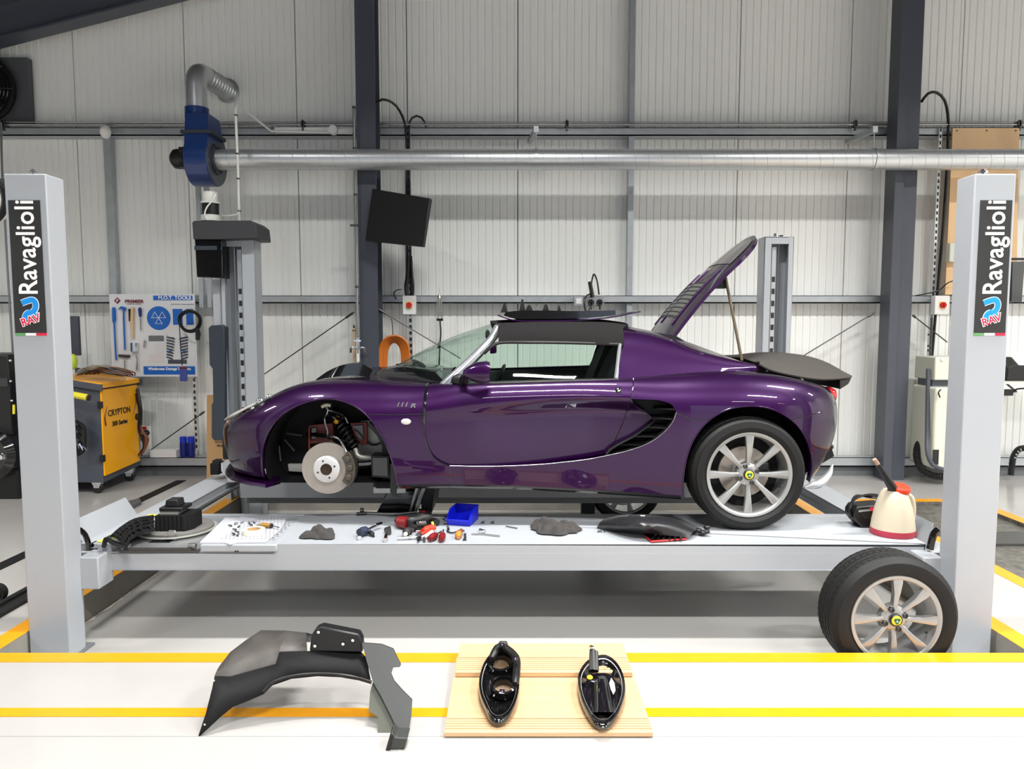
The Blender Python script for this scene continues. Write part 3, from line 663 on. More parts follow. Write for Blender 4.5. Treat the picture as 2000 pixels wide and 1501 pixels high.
# rear posts: C-section with slot and locking strip
def far_post(uL, uR, slotL, slotR, vtop, strip_left):
    Y = 6.2; x0 = W(uL, 700, Y).x; x1 = W(uR, 700, Y).x; s0 = W(slotL, 700, Y).x; s1 = W(slotR, 700, Y).x; zt = W(500, vtop, Y).z; mb = MB()
    mb.box(x0, s0, Y, Y+.02, PD, zt); mb.box(s1, x1, Y, Y+.02, PD, zt); mb.box(s0, s1, Y, Y+.02, zt-.06, zt)
    mb.box(x0, x0+.01, Y, Y+.16, PD, zt); mb.box(x1-.01, x1, Y, Y+.16, PD, zt); mb.box(x0, x1, Y+.15, Y+.16, PD, zt); mb.box(x0, x1, Y, Y+.16, zt-.01, zt)
    post = obj('post', mb, M_LIFT, lift, bevel=.003)
    mb = MB(); sx = s0+.30*(s1-s0) if not strip_left else s0+.12*(s1-s0); sx = s0+(s1-s0)*(.62 if not strip_left else .18); w_ = (s1-s0)*.24
    mb.box(sx, sx+w_, Y+.05, Y+.056, PD+.02, zt-.08); k = 0; z = .45
    obj('locking_strip', mb, M_GALV, post, smooth=0)
    mb = MB()
    while z < zt-.35: mb.box(sx+w_*.15, sx+w_*.85, Y+.046, Y+.05, z, z+.045); z += .1
    obj('slot_holes', mb, M_BLKW, post, smooth=0)
    mb = MB(); mb.cyl((s0+(s1-s0)*(.42 if not strip_left else .62), Y+.07, PD+.05), (s0+(s1-s0)*(.42 if not strip_left else .62), Y+.07, zt-.06), .006, n=8); obj('cable', mb, M_STEEL, post)
    mb = MB(); mb.cyl(((x0+x1)/2, Y+.08, zt), ((x0+x1)/2, Y+.08, zt+.035), .02, n=10); mb.cyl(((x0+x1)/2+.05, Y+.08, zt), ((x0+x1)/2+.05, Y+.08, zt+.02), .03, n=6); obj('top_nut', mb, M_CHR, post)
    return post
pl = far_post(435, 503, 443, 478, 467, False); pr = far_post(1487, 1543, 1500, 1534, 462, True)
# motor assembly on the rear left post
Y = 6.1
def P3(pts, Y, d, m, nm, par=lift, bev=.006):
    mb = MB(); mb.prism([W(u, v, Y) for u, v in pts], (0, d, 0)); return obj(nm, mb, m, par, bevel=bev)
hd = P3([(375, 434), (379, 431), (489, 430), (500, 439), (503, 465), (437, 467), (377, 467)], 6.08, .34, mat('cover_grey', (52, 53, 56), .5), 'motor_cover')
bx = P3([(380, 467), (433, 467), (435, 543), (384, 541)], 6.1, .16, M_BLKG, 'control_box')
mb = MB(); a = W(380, 480, 6.095); b = W(424, 488, 6.095); mb.box(a.x, b.x, 6.09, 6.1, b.z, a.z); obj('box_lip', mb, M_NAVY, bx)
P3([(414, 545), (437, 545), (437, 640), (418, 640)], 6.22, .08, M_LIFT, 'side_panel', bev=.002)
P3([(407, 640), (412, 635), (434, 634), (438, 640), (440, 855), (436, 860), (418, 860), (413, 854), (413, 790), (416, 785), (415, 720), (409, 712)], 6.15, .1, M_NAVY, 'cable_cover')
mx = W(411, 400, 6.2).x; mb = MB()
mb.lathe([(0, W(0, 375, 6.2).z), (.055, W(0, 375, 6.2).z), (.06, W(0, 378, 6.2).z), (.06, W(0, 393, 6.2).z), (.075, W(0, 394, 6.2).z), (.075, W(0, 398, 6.2).z)], (mx, 6.2, 0), (0, 0, 1), 24); obj('motor_cap', mb, mat('motor_white', (214, 214, 208), .4), lift); mb = MB()
mb.lathe([(.07, W(0, 420, 6.2).z), (.078, W(0, 421, 6.2).z), (.078, W(0, 432, 6.2).z)], (mx, 6.2, 0), (0, 0, 1), 24); mo = obj('motor_foot', mb, mat('motor_white', (214, 214, 208), .4), lift)
mb = MB(); mb.lathe([(.066, W(0, 398, 6.2).z), (.066, W(0, 421, 6.2).z)], (mx, 6.2, 0), (0, 0, 1), 24); obj('motor_body', mb, M_BLK, lift)
mb = MB(); mb.lathe([(.0675, W(0, 401, 6.2).z), (.0675, W(0, 418, 6.2).z)], (mx, 6.2, 0), (0, 0, 1), 8, a0=PI*1.25, a1=PI*1.45); obj('rating_plate', mb, M_GALV, lift)
mb = MB(); mb.tube(catmull([W(421, 379, 6.13), W(416, 390, 6.11), W(404, 405, 6.11), W(400, 418, 6.11), W(406, 430, 6.12)], 14), .006, 6); obj('motor_cable', mb, M_WHITE, lift)
# runways
def runway(y0, y1, xl, xr, cut):
    mb = MB()
    mb.box(xl, xr, y0, y1, ZR-.012, ZR) if not cut else mb.box(cut, xr, y0, y1, ZR-.012, ZR)
    if cut:
        mb.box(xl, cut, y0+.0, y1, ZR-.05, ZR-.04); mb.box(xl, xl+.07, y0, y1, ZR-.04, ZR); mb.box(xl+.07, cut, y1-.03, y1, ZR-.04, ZR+.002)
    mb.box(xl, xr, y0, y0+.012, ZR-.138, ZR-(.05 if cut else 0)); mb.box(xl, xr, y1-.012, y1, ZR-.138, ZR-.012); mb.box(xl, xl+.01, y0, y1, ZR-.138, ZR-.05); mb.box(xr-.01, xr, y0, y1, ZR-.138, ZR-.012)
    if cut: mb.box(cut, xr, y0, y0+.012, ZR-.05, ZR)
    for k in range(8):
        x = xl+(xr-xl)*(k+.5)/8; mb.box(x-.01, x+.01, y0+.02, y1-.02, ZR-.12, ZR-.055)
    return obj('runway', mb, M_LIFT, lift, bevel=.003)
rn = runway(RN0, RN1, RXL, RXR, G(530, 1065, ZR).x); rf = runway(RF0, RF1, -2.0, RXR, None)
mb = MB(); mb.box(-1.98, RXR-.05, RF0+.08, RF0+.1, ZR-.2, ZR-.138); obj('runway_web', mb, M_LIFT2, rf, smooth=0)
def crossbeam(x0, x1, z0, z1):
    mb = MB(); mb.box(x0, x1, 3.72, 6.15, z1-.01, z1); mb.box(x0, x0+.01, 3.72, 6.15, z0, z1); mb.box(x1-.01, x1, 3.72, 6.15, z0, z1); mb.box(x0, x1, 3.72, 6.15, z0, z0+.01)
    return obj('crossbeam', mb, M_LIFT, lift, bevel=.002)
cb = crossbeam(-2.33, -2.12, .235, .325)
mb = MB(); mb.box(-2.125, -2.095, 3.9, 6.1, .27, .28); obj('guide_rail', mb, M_GALVD, cb)
cb2 = crossbeam(2.10, 2.3, .235, .325)
mb = MB(); mb.box(2.085, 2.1, 3.8, 6.1, .24, .27); obj('guide_rail', mb, M_GALVD, cb2)
# sloping end plates (wheel stops) and hazard strip
def hazard(x0, x1, y0, y1, z, n_, par):
    for k in range(n_):
        ya = y0+(y1-y0)*k/n_; yb = y0+(y1-y0)*(k+1)/n_; mb = MB(); mb.box(x0, x1, ya, yb, z, z+.002); obj('hazard_block', mb, M_LEMON if k % 2 == 0 else M_BLK, par, smooth=0)
for (y0, y1, xl, r_) in ((RN0, RN1, RXL, rn), (RF0, RF1, -2.0, rf)):
    mb = MB(); mb.box(xl-.1, xl, y0+.02, y1, ZR-.03, ZR-.002); obj('end_lip', mb, M_LIFT, r_, bevel=.003)
    hazard(xl-.02, xl+.035, y0+.03, y1-.02, ZR+.001, 9, r_)
    mb = MB(); mb.prism([(xl-.1, y0+.04, ZR-.01), (xl-.1, y1-.01, ZR-.01), (xl-.17, y1-.01, ZR+.10), (xl-.17, y0+.09, ZR+.10), (xl-.15, y0+.04, ZR+.05)], (.008, 0, .004)); obj('wheel_stop', mb, M_LIFT, r_, bevel=.002)
    mb = MB(); mb.cyl((xl-.04, y0+.02, ZR-.012), (xl-.04, y0+.06, ZR-.012), .012, n=12); obj('stop_hinge', mb, M_BLK, r_)
mb = MB()
P = catmull([W(155, 1033, 3.72), W(165, 1042, 3.72), W(172, 1058, 3.72), W(173, 1070, 3.72)], 10); mb.tube(P, .014, 8); obj('stop_lever', mb, M_BLKG, rn)
# wheel stop and lever at right end
mb = MB(); mb.prism([(RXR+.01, RN0, ZR), (RXR+.01, RN1+.1, ZR), (RXR+.10, RN1+.1, ZR+.08), (RXR+.10, RN0+.12, ZR+.08)], (.006, 0, -.004)); obj('ramp_stop', mb, M_LIFT2, rn)
mb = MB(); P = catmull([W(1832, 1033, 3.72), W(1824, 1042, 3.72), W(1819, 1058, 3.72), W(1816, 1072, 3.72)], 10); mb.tube(P, .018, 8); obj('stop_lever', mb, M_BLKG, rn)
mb = MB(); a = W(410, 905, 5.5); b = W(427, 925, 5.5); mb.box(a.x, b.x, 5.5, 5.62, ZR+.001, a.z); t = thing('wheel_chock', 'black ribbed rubber block at the left end of the far runway', 'chock', (a.x, 5.55, ZR+.001)); obj('block', mb, M_BLKM, t, bevel=.003)
mb = MB(); mb.box(a.x+.01, b.x-.01, 5.52, 5.6, a.z, a.z+.02); obj('top_pad', mb, M_BLK, t)
# perforated sliding plate, nearer half of the left end
SL = G(365, 1080, ZR+.004).x; SR = G(530, 1068, ZR+.004).x
t = thing('slip_plate', 'white perforated slip plate set in the near runway', 'plate', ((SL+SR)/2, 3.95, ZR-.04))
mb = MB(); mb.box(SL, SR+.01, RN0-.014, RN1-.04, ZR-.038, ZR+.001); base = obj('plate_base', mb, M_LIFT, t, bevel=.006)
mb = MB(); zz = ZR+.002
o = [G(390, 1061, zz), G(438, 1061, zz), G(448, 1064, zz), G(462, 1061, zz), G(520, 1060, zz), G(548, 1036, zz), G(560, 1014, zz), G(440, 1012, zz)]
mb.prism(o, (0, 0, .006)); pt = obj('perforated_panel', mb, M_PERF, t, smooth=0)
mb = MB()
for i in range(20):
    for j in range(13):
        x = SL+.08+i*.021+(j % 2)*.010; y = RN0+.07+j*.034
        if x < SR-.03 and x > SL+.05+j*.006: mb.add([(x+.0065*math.cos(q*PI/3), y+.009*math.sin(q*PI/3), zz+.0066) for q in range(6)], [tuple(range(6))])
o = obj('plate_perforation', mb, mat('hole_grey', (140, 142, 150), .6), t, smooth=0); o['kind'] = 'stuff'
mb = MB()
for u in (460, 464.5): p = W(u, 1076, RN0-.0142); mb.cyl(p, p+Vector((0, -.001, 0)), .005, n=10)
obj('screw_hole', mb, M_BLK, t)
# turntable
TP = G(325, 1046, ZR-.03)
t = thing('turn_plate', 'round steel wheel-alignment turn plate in the left end of the runway', 'plate', (TP.x, TP.y, ZR-.04))
mb = MB(); xa = G(216, 1083, ZR-.03).x; mb.box(xa+.0, SL-.01, RN0+.02, RN1-.05, ZR-.04, ZR-.03); obj('tray', mb, M_GALV, t)
mb = MB(); mb.box(xa, SL-.01, RN0-.004, RN0+.006, ZR-.045, ZR-.032); mb.box(xa+.05, SL-.05, RN0-.006, RN0+.004, ZR-.03, ZR-.02); obj('tray_edge', mb, M_STEELD, t)
mb = MB(); mb.lathe([(0, .012), (.18, .012), (.19, .008), (.19, -.01)], (TP.x+.02, TP.y+.10, ZR-.01), (0, 0, 1), 48); obj('disc', mb, mat('turn_disc', (128, 126, 122), .5, .3, noise=.15), t)
mb = MB(); mb.lathe([(.196, 0), (.21, 0), (.21, .006), (.196, .006)], (TP.x+.02, TP.y+.09, ZR-.015), (0, 0, 1), 48, True); obj('ring', mb, M_ALUM, t)
mb = MB(); c = Vector((TP.x+.02, TP.y+.10, ZR-.004))
for a0 in (-150, -75): 
    th = math.radians(a0); p = c+Vector((.2*math.cos(th), .2*math.sin(th), 0)); mb.tube([p+Vector((-.03, 0, 0)), p+Vector((-.01, 0, .03)), p+Vector((.02, 0, .03)), p+Vector((.03, 0, 0))], .004, 6); mb.box(p.x-.03, p.x+.03, p.y-.01, p.y+.01, ZR-.02, ZR-.01)
for x in (xa+.03, SL-.05): mb.lathe([(0, -.02), (.012, -.02), (.012, .02), (0, .02)], (x, RN0+.01, ZR-.012), (1, 0, 0), 10)
obj('locking_clip', mb, M_STEEL, t)
mb = MB(); p = G(312, 1057, ZR-.029); mb.box(p.x-.05, p.x+.06, p.y-.02, p.y+.02, ZR-.0295, ZR-.027); obj('rubber_pad', mb, M_BLK, t)
# rubber block stack on the turntable
t = thing('rubber_block', 'black ribbed rubber block with wedge on the turn plate', 'block', (W(340, 1035, 4.0).x, 4.05, ZR+.003))
zb = ZR+.003; c0 = W(343, 1033, 3.97); x0 = W(303, 1033, 3.97).x; x1 = W(376, 1033, 4.0).x; zt = W(340, 1007, 3.97).z
mb = MB(); pts = [(x0, 3.97), (x1-.03, 3.97), (x1, 4.02), (x1, 4.13), (x0+.01, 4.13)]
prof = []
for i in range(len(pts)):
    a = Vector((*pts[i], 0)); b = Vector((*pts[(i+1) % len(pts)], 0)); L = (b-a).length; n_ = max(2, int(L/.011)); nn = Vector(((b-a).y, -(b-a).x, 0)).normalized()
    for k in range(n_): prof.append(a.lerp(b, k/n_) + nn*(.0022 if k % 2 else -.0015))
mb.prism([(p.x, p.y, zb) for p in prof], (0, 0, zt-zb)); obj('block', mb, M_BLKM, t, smooth=0)
t2 = thing('alignment_gauge', 'black box with clear base on top of the ribbed rubber block', 'box', (W(333, 1005, 4.0).x, 4.05, zt))
a = W(312, 1007, 4.0); b = W(348, 1002, 4.0); mb = MB(); mb.box(a.x, b.x, 4.0, 4.1, zt, zt+.018); obj('clear_base', mb, M_ALUM, t2)
a = W(310, 1001, 3.99); b = W(356, 993, 3.99); mb = MB(); mb.box(a.x, b.x, 3.99, 4.12, zt+.018, zt+.04); obj('collar', mb, M_BLK, t2, bevel=.006)
mb = MB(); a = W(321, 993, 4.0); b = W(345, 981, 4.0); mb.prism([(a.x-.004, 4.01, zt+.04), (b.x+.006, 4.01, zt+.04), (b.x, 4.01, zt+.078), (a.x+.004, 4.01, zt+.078)], (0, .08, 0)); obj('knob', mb, M_BLK, t2, bevel=.005)

# ================================================================ CABINET, TOOL BOARD AND LEFT SIDE
t = thing('emissions_cabinet', 'yellow and dark grey emissions tester cabinet on castors', 'cabinet', (-3.8, 6.8, 0))
A = Vector((W(202, 935, 6.45).x, 6.45, .13)); X1 = A.x; B = Vector((G(268, 930, .13).x, 0, 0)); dirY = Vector((.04, 1, 0)).normalized(); LN = .62; dirX = Vector((-1, .05, 0)).normalized(); WN = .60
zt = W(200, 757, 6.45).z
def cab(s, e, z): return A + dirY*(s*LN) + dirX*(e*WN) + Vector((0, 0, z-A.z))
mb = MB(); mb.add([cab(0, 0, .10), cab(1, 0, .14), cab(1, 1, .14), cab(0, 1, .10), cab(0, 0, zt), cab(1, 0, zt), cab(1, 1, zt+.06), cab(0, 1, zt+.06)], [(0, 1, 2, 3), (4, 7, 6, 5), (0, 4, 5, 1), (1, 5, 6, 2), (2, 6, 7, 3), (3, 7, 4, 0)])
obj('carcass', mb, M_CAB, t, bevel=.004)
ex = Vector((.012, 0, 0))
mb = MB(); q = [cab(.0, 0, .16), cab(.93, 0, .19), cab(.93, 0, zt-.02), cab(.0, 0, zt-.02)]; mb.prism([p+ex*.2 for p in q], ex*1.2); dr_ = obj('door', mb, M_CRY, t, bevel=.003)
mb = MB(); q = [cab(-.03, -.04, zt-.005), cab(.98, -.04, zt-.005), cab(.98, .75, zt+.055), cab(-.03, .75, zt+.055)]; mb.prism(q, (0, 0, .045)); tp = obj('lid', mb, M_CRY, t, bevel=.004)
mb = MB(); q = [cab(-.035, -.06, zt-.03), cab(-.005, -.06, zt-.03), cab(-.005, 1.02, zt+.07), cab(-.035, 1.02, zt+.07)]; mb.prism(q, (0, 0, .06)); q = [cab(.985, -.06, zt-.03), cab(1.04, -.06, zt-.03), cab(1.04, 1.02, zt+.07), cab(.985, 1.02, zt+.07)]; mb.prism(q, (0, 0, .07)); obj('lid_side', mb, M_CAB, t, bevel=.004)
rzt = math.atan2(dirY.y, dirY.x)
text('lettering', 'CRYPTON', M_BLKW, Matrix.Translation(cab(.42, 0, zt-.24)+ex*1.6) @ Matrix.Rotation(rzt, 4, 'Z') @ Matrix.Rotation(PI/2, 4, 'X'), .078, t, bold=.0015)
text('lettering', '300 Series', M_BLKW, Matrix.Translation(cab(.42, 0, zt-.34)+ex*1.6) @ Matrix.Rotation(rzt, 4, 'Z') @ Matrix.Rotation(PI/2, 4, 'X'), .058, t, bold=.002)
mb = MB(); mb.tube(catmull([cab(.06, 0, zt-.34)+ex*1.6, cab(.05, 0, zt-.26)+ex*1.6, cab(.12, 0, zt-.17)+ex*1.6], 10), [.008-.0006*k for k in range(10)], 6); obj('swoosh', mb, M_REDD, t)
mb = MB(); mb.tube(catmull([cab(.86, 0, zt-.10)+ex*1.6, cab(.87, 0, zt-.18)+ex*1.6, cab(.79, 0, zt-.29)+ex*1.6], 10), [.008-.0006*k for k in range(10)], 6); obj('swoosh', mb, M_REDD, t)
for z in (.32, zt-.15): mb = MB(); p = cab(-.01, 0, z); mb.box(p.x-.01, p.x+.02, p.y-.02, p.y+.02, z-.03, z+.03); obj('hinge', mb, M_BLK, t)
mb = MB(); p = cab(.88, 0, .62)+ex; mb.lathe([(0, .02), (.03, .02), (.03, 0)], p, (1, 0, 0), 12); obj('lock', mb, M_BLK, t)
for s_, e_ in ((.08, .12), (.9, .12), (.1, .9), (.9, .9)):
    p = cab(s_, e_, 0); p.z = 0; mb = MB(); mb.lathe([(0, -.016), (.042, -.016), (.048, -.01), (.048, .01), (.042, .016), (0, .016)], (p.x, p.y-.02, .048), (0, 1, 0), 20); cw = obj('castor_wheel', mb, M_BLK, t)
    mb = MB(); mb.box(p.x-.025, p.x+.025, p.y-.045, p.y+.005, .05, .07); mb.prism([(p.x-.06, p.y-.04, .125), (p.x+.05, p.y-.04, .125), (p.x+.02, p.y-.04, .05), (p.x-.02, p.y-.04, .05)], (0, .045, 0)); obj('castor_fork', mb, M_CHR, t)
mb = MB(); a = W(144, 771, 6.3); b = W(172, 776, 6.3); mb.cyl(W(120, 766, 6.36), b, .028, n=16); obj('handle', mb, M_LEMON, t)
mb = MB(); mb.cyl(b, b+Vector((.012, 0, -.002)), .027, n=16); obj('handle_cap', mb, M_BLK, t)
mb = MB()
for k in range(7):
    p = W(150+rnd.uniform(-4, 6), 822+k*5, 6.4-.02*rnd.random()); q = W(160+rnd.uniform(-3, 8), 850+k*5, 6.36); mb.tube(catmull([p, W(165, 835+k*5, 6.34), q, W(152, 870+k*3, 6.38)], 9), .014, 6)
obj('cable_bunch', mb, M_BLK, t)
mb = MB()
for k in range(3): mb.tube([W(150+k*6, 862+k*4, 6.34), W(155+k*7, 878+k, 6.33)], [.012, .004], 6)
obj('cable_clip', mb, M_CHR, t)
mb = MB()
for k in range(5):
    o_ = rnd.uniform(-2, 3); mb.tube(catmull([W(266+o_, 758+k*3, 7.0), W(273+o_, 800, 6.98), W(272+o_, 840, 6.98), W(279+o_+k, 870, 6.98), W(272+o_, 888, 6.98)], 16), .012, 6)
obj('probe_hose', mb, M_COPPER if False else M_BLK, t)
mb = MB()
for k in range(4): mb.tube(catmull([W(275, 830+k*5, 6.97), W(284+k*2, 855, 6.97), W(280, 882, 6.97), W(270, 890, 6.97)], 10), .007, 6)
obj('probe_wire', mb, M_COPPER, t)
# transparent plastic bags of leads on top
zl = zt+.10
t = thing('lead_bag', 'clear plastic bag of brown leads lying on the yellow cabinet', 'bag', (W(195, 705, 6.6).x, 6.6, zl))
mb = MB(); rows = []
for j in range(9):
    r = []
    for i in range(17):
        u = i/16; w_ = j/8; h = math.sin(PI*u)**.5*math.sin(PI*w_)**.6*.10*(1+.35*math.sin(7*u+5*w_)*math.cos(11*w_))
        p = W(145+100*u, 722+10*u, 6.45+.35*w_); r.append(Vector((p.x, 6.45+.35*w_, zl-.04*u+h)))
    rows.append(r)
mb.grid(rows); obj('film', mb, M_FILM, t)
for k in range(6):
    mb = MB(); a = W(150+k*8, 716, 6.5+.03*k); mb.tube(catmull([Vector((a.x, 6.5+.03*k, zl+.01)), Vector((a.x+.15, 6.52+.02*k, zl+.05+.01*(k % 3))), Vector((a.x+.3, 6.5+.04*k, zl+.02)), Vector((a.x+.36, 6.6, zl-.0))], 12), .008, 6); obj('lead', mb, M_COPPER if k % 2 else M_BLK, t)
mb = MB(); p = W(143, 706, 6.5); mb.ball(p, .035, .04, .07); tag(obj('green_bottle', mb, mat('lime', (180, 200, 60), .4)), 'small lime green bottle partly behind the left lift post', 'bottle')
# grey screen behind left post
mb = MB(); a = W(132, 617, 7.0); b = W(155, 694, 7.0); mb.box(a.x, b.x, 7.0, 7.04, b.z, a.z)
tag(obj('small_monitor', mb, M_CAB, bevel=.004), 'narrow dark grey monitor showing right of the left lift post', 'monitor')
# tool board
BY = 7.22
t = thing('tool_board', 'white printed tool board with blue headings on the wall', 'board', W(300, 735, BY))
Q = poly([(213, 574), (380, 574), (386, 735), (220, 735)], BY); mb = MB(); mb.prism(Q, (0, .012, 0)); obj('panel', mb, M_WHITEM, t, smooth=0)
def sheet(u0, v0, u1, v1, m, nm, Y=BY-.003, par=t):
    a = W(u0, v0, Y); b = W(u1, v1, Y); mb = MB(); mb.box(a.x, b.x, Y, Y+.002, b.z, a.z); return obj(nm, mb, m, par, smooth=0)
sheet(299, 577, 376, 586, M_BLUE, 'heading_band'); sheet(280, 715, 381, 731, M_BLUE, 'heading_band')
def tx(body, u, v, size, m, Y=BY-.0045, **k): return text('lettering', body, m, facing(W(u, v, Y)), size, t, **k)
tx('M.O.T. TOOLS', 341, 581.5, .048, M_LWHT, bold=.0012, sx=1.05); tx('PREMIER', 262, 588.5, .042, M_DKRED, bold=.0014, sx=1.15); tx('DIAGNOSTIC EQUIPMENT', 262, 593.5, .012, M_DKRED)
tx('Windscreen Damage Template', 331, 720, .036, M_LWHT, bold=.0012, sx=.92)
tx('CLASS 4/5/7 MOT TESTING EQUIPMENT', 356, 594, .013, mat('text_grey', (90, 96, 104), .5))
mb = MB(); p = W(229, 587, BY-.004)
mb.prism([p+Vector((.032*math.cos(k*PI/2), 0, .032*math.sin(k*PI/2))) for k in range(4)], (0, .002, 0)); obj('diamond_logo', mb, M_DKRED, t, smooth=0)
text('lettering', 'P', M_LWHT, facing(W(229, 587, BY-.0045)), .035, t, bold=.001)
c = W(310, 621, BY-.003); mb = MB(); mb.lathe([(0, 0), (.115, 0)], c, (0, 1, 0), 40); obj('blue_disc', mb, M_BLUE, t)
def tri(cx, cz, r, flip=False):
    mb = MB(); pts = [Vector((c.x+cx+r*math.sin(k*2*PI/3), c.y-.002, c.z+cz+r*math.cos(k*2*PI/3))) for k in range(3)]
    mb.tube(pts, .0055, 6, closed=True); obj('triangle_mark', mb, M_LWHT, t)
tri(-.036, .022, .038); tri(.036, .022, .038); tri(0, -.035, .038)
sheet(337, 603, 357, 634, M_BLUE, 'blue_card'); sheet(363, 603, 378, 634, M_BLUE, 'blue_card')
sheet(290, 655, 320, 666, mat('grey_strip', (110, 114, 118), .4), 'grey_strip')
sheet(302, 670, 319, 690, mat('pale_card', (222, 222, 226), .4), 'printed_card'); sheet(290, 692, 320, 706, mat('pale_card2', (226, 218, 220), .4), 'printed_card')
# hatch template: slanted bars
for k in range(8):
    v = 655+k*5.6
    for sgn in (-1, 1):
        ui = 346+sgn*(6+.6*k); uo = 346+sgn*21; mb = MB(); Yb = BY-.004
        mb.prism([W(ui, v+4, Yb), W(uo, v+1.5, Yb), W(uo, v+4.5, Yb), W(ui-sgn*3, v+8.5, Yb)], (0, .002, 0)); obj('template_bar', mb, M_CAB, t, smooth=0)
sheet(326, 652, 328, 699, M_CAB, 'template_edge'); sheet(364, 652, 366, 699, M_CAB, 'template_edge'); sheet(328, 702, 365, 710, M_CAB, 'template_foot')
for s_ in (-1, 1): sheet(346+s_*14-3, 684, 346+s_*14+3, 690, M_BLUE, 'template_mark')
TY = BY-.02
def tool(nm, label, parts, cat='tool'):
    us = parts[0][1][0]; tt = thing(nm, label, cat, W(us[0], us[1], TY))
    for (pn, pts, r, m) in parts:
        mb = MB(); mb.tube([W(u, v, TY) for u, v in pts], r, 8); obj(pn, mb, m, tt)
tool('pry_bar', 'long blue pry bar hung at the left of the tool board', [('handle', [(221, 600), (222, 603), (223, 625), (222, 630)], [.012, .017, .017, .01], M_BLUE), ('shaft', [(223, 630), (226, 690), (227, 703)], .008, M_BLUE)])
tool('pin_hammer', 'blue inspection hammer hung second from left on the tool board', [('handle', [(241, 604), (244, 683)], .008, M_BLUE), ('head', [(232, 603), (237, 600), (244, 602), (245, 606)], [.004, .012, .014, .008], M_BLUE)])
tool('wooden_brush', 'wooden wire brush hung on the tool board', [('back', [(259, 600), (258, 625), (259, 660)], [.016, .017, .012], M_WOOD), ('bristles', [(253, 603), (254, 627)], .012, M_BLK)])
tool('blue_screwdriver', 'blue handled screwdriver hung on the tool board', [('handle', [(273, 600), (273, 604), (274, 618)], [.010, .017, .012], mat('navy_plastic', (20, 40, 120), .4)), ('blade', [(274, 618), (275, 645)], .006, M_STEEL)])
tool('tape_measure', 'round steel tape measure on the tool board', [('case', [(262, 669), (262.5, 686)], [.035, .035], M_CHR), ('hub', [(258, 672), (266, 682)], .018, M_BLK)])
tool('tread_gauge', 'small tread depth gauge on the tool board', [('body', [(283, 664), (281, 678)], .008, M_STEEL)])
tool('mirror_tool', 'black T-handled tool at the lower left of the tool board', [('bar', [(232, 694), (253, 695)], .013, M_BLK), ('stem', [(243, 696), (244, 722)], .006, M_STEEL)])
tool('combination_spanner', 'steel spanner at the bottom of the tool board', [('spanner', [(266, 694), (268, 700), (267, 722)], [.010, .005, .009], M_STEEL)])
t = thing('cable_coil', 'coiled black cable hung at the right edge of the tool board', 'cable', W(372, 666, 7.1))
mb = MB(); c = W(371, 627, 7.1)
for k in range(4):
    r = .088+.007*k; mb.tube([c+Vector(((r+.004*math.sin(3*q))*math.cos(q), .01*math.sin(q+k), (r*.98)*math.sin(q))) for q in [2*PI*i/28 for i in range(28)]], .007, 6, closed=True)
obj('coil', mb, M_BLK, t)
mb = MB(); mb.tube([W(385, 640, 7.08), W(387, 652, 7.08), W(386, 664, 7.08)], [.018, .026, .02], 8); obj('plug', mb, M_BLK, t)
mb = MB(); mb.tube([W(350, 630, 7.1), W(353, 680, 7.1), W(356, 714, 7.1)], .004, 6); obj('hanging_lead', mb, M_BLK, t)
mb = MB(); a = W(351, 716, 7.09); b = W(366, 744, 7.09); mb.box(a.x, b.x, 7.08, 7.1, b.z, a.z); obj('meter', mb, mat('meter_blue', (60, 74, 150), .4), t, bevel=.004)
mb = MB(); mb.box(a.x, b.x, 7.077, 7.082, a.z-.018, a.z); obj('meter_top', mb, M_REDD, t)
# shelf ledge items
Zl = W(1000, 893, 7.2).z
for i, u in enumerate((357, 372)):
    t = thing('spray_can', ('left' if i == 0 else 'right') + ' one of the two blue spray cans on the base rail', 'can', Vector((W(u, 880, 7.22).x, 7.24, Zl)))
    p = Vector((W(u, 880, 7.22).x, 7.24, Zl)); h = W(u, 852, 7.24).z-Zl; mb = MB(); mb.lathe([(0, 0), (.034, 0), (.035, .004), (.035, h*.68), (.03, h*.74), (.0, h*.76)], p, (0, 0, 1), 20); obj('can_body', mb, mat('can_blue', (20, 30, 120), .3), t)
    mb = MB(); mb.lathe([(.032, h*.72), (.033, h*.73), (.033, h*.98), (.028, h), (0, h)], p, (0, 0, 1), 20); obj('cap', mb, mat('can_cap', (24, 60, 210), .35), t)
    mb = MB(); mb.lathe([(.0355, h*.2), (.0355, h*.55)], p, (0, 0, 1), 6, a0=PI*1.3 - (.25 if i else 0), a1=PI*1.6); obj('label_patch', mb, M_BLUE if i == 0 else M_PAPER, t)
mb = MB(); a = W(294, 878, 7.22); b = W(346, 893, 7.22); mb.box(a.x, b.x, 7.2, 7.3, b.z, a.z); tag(obj('white_box', mb, M_WHITE, bevel=.003), 'low white box on the base rail left of the spray cans', 'box')
mb = MB(); a = W(272, 832, 7.25); b = W(292, 888, 7.25); mb.box(a.x, b.x, 7.25, 7.3, b.z, a.z); t = thing('manual_box', 'white box with red band standing behind the cabinet', 'box', (a.x, 7.25, b.z)); obj('box', mb, M_WHITE, t)
mb = MB(); mb.box(a.x, b.x-.02, 7.245, 7.25, a.z-.03, a.z-.005); obj('red_band', mb, M_RED, t); mb = MB(); q = W(285, 845, 7.22); mb.ball(q, .035, .04, .03); obj('black_cap', mb, M_BLK, t)
t = thing('cardboard_box', 'tall brown cardboard piece leaning behind the rear left post', 'cardboard', W(420, 890, 7.1))
mb = MB(); mb.prism(poly([(404, 772), (444, 770), (444, 890), (402, 890)], 7.08)[:2] + [Vector((W(444, 890, 7.08).x, 7.08, 0)), Vector((W(402, 890, 7.08).x, 7.08, 0))], (0, .05, 0)); obj('sheet', mb, M_CARD, t, smooth=0)
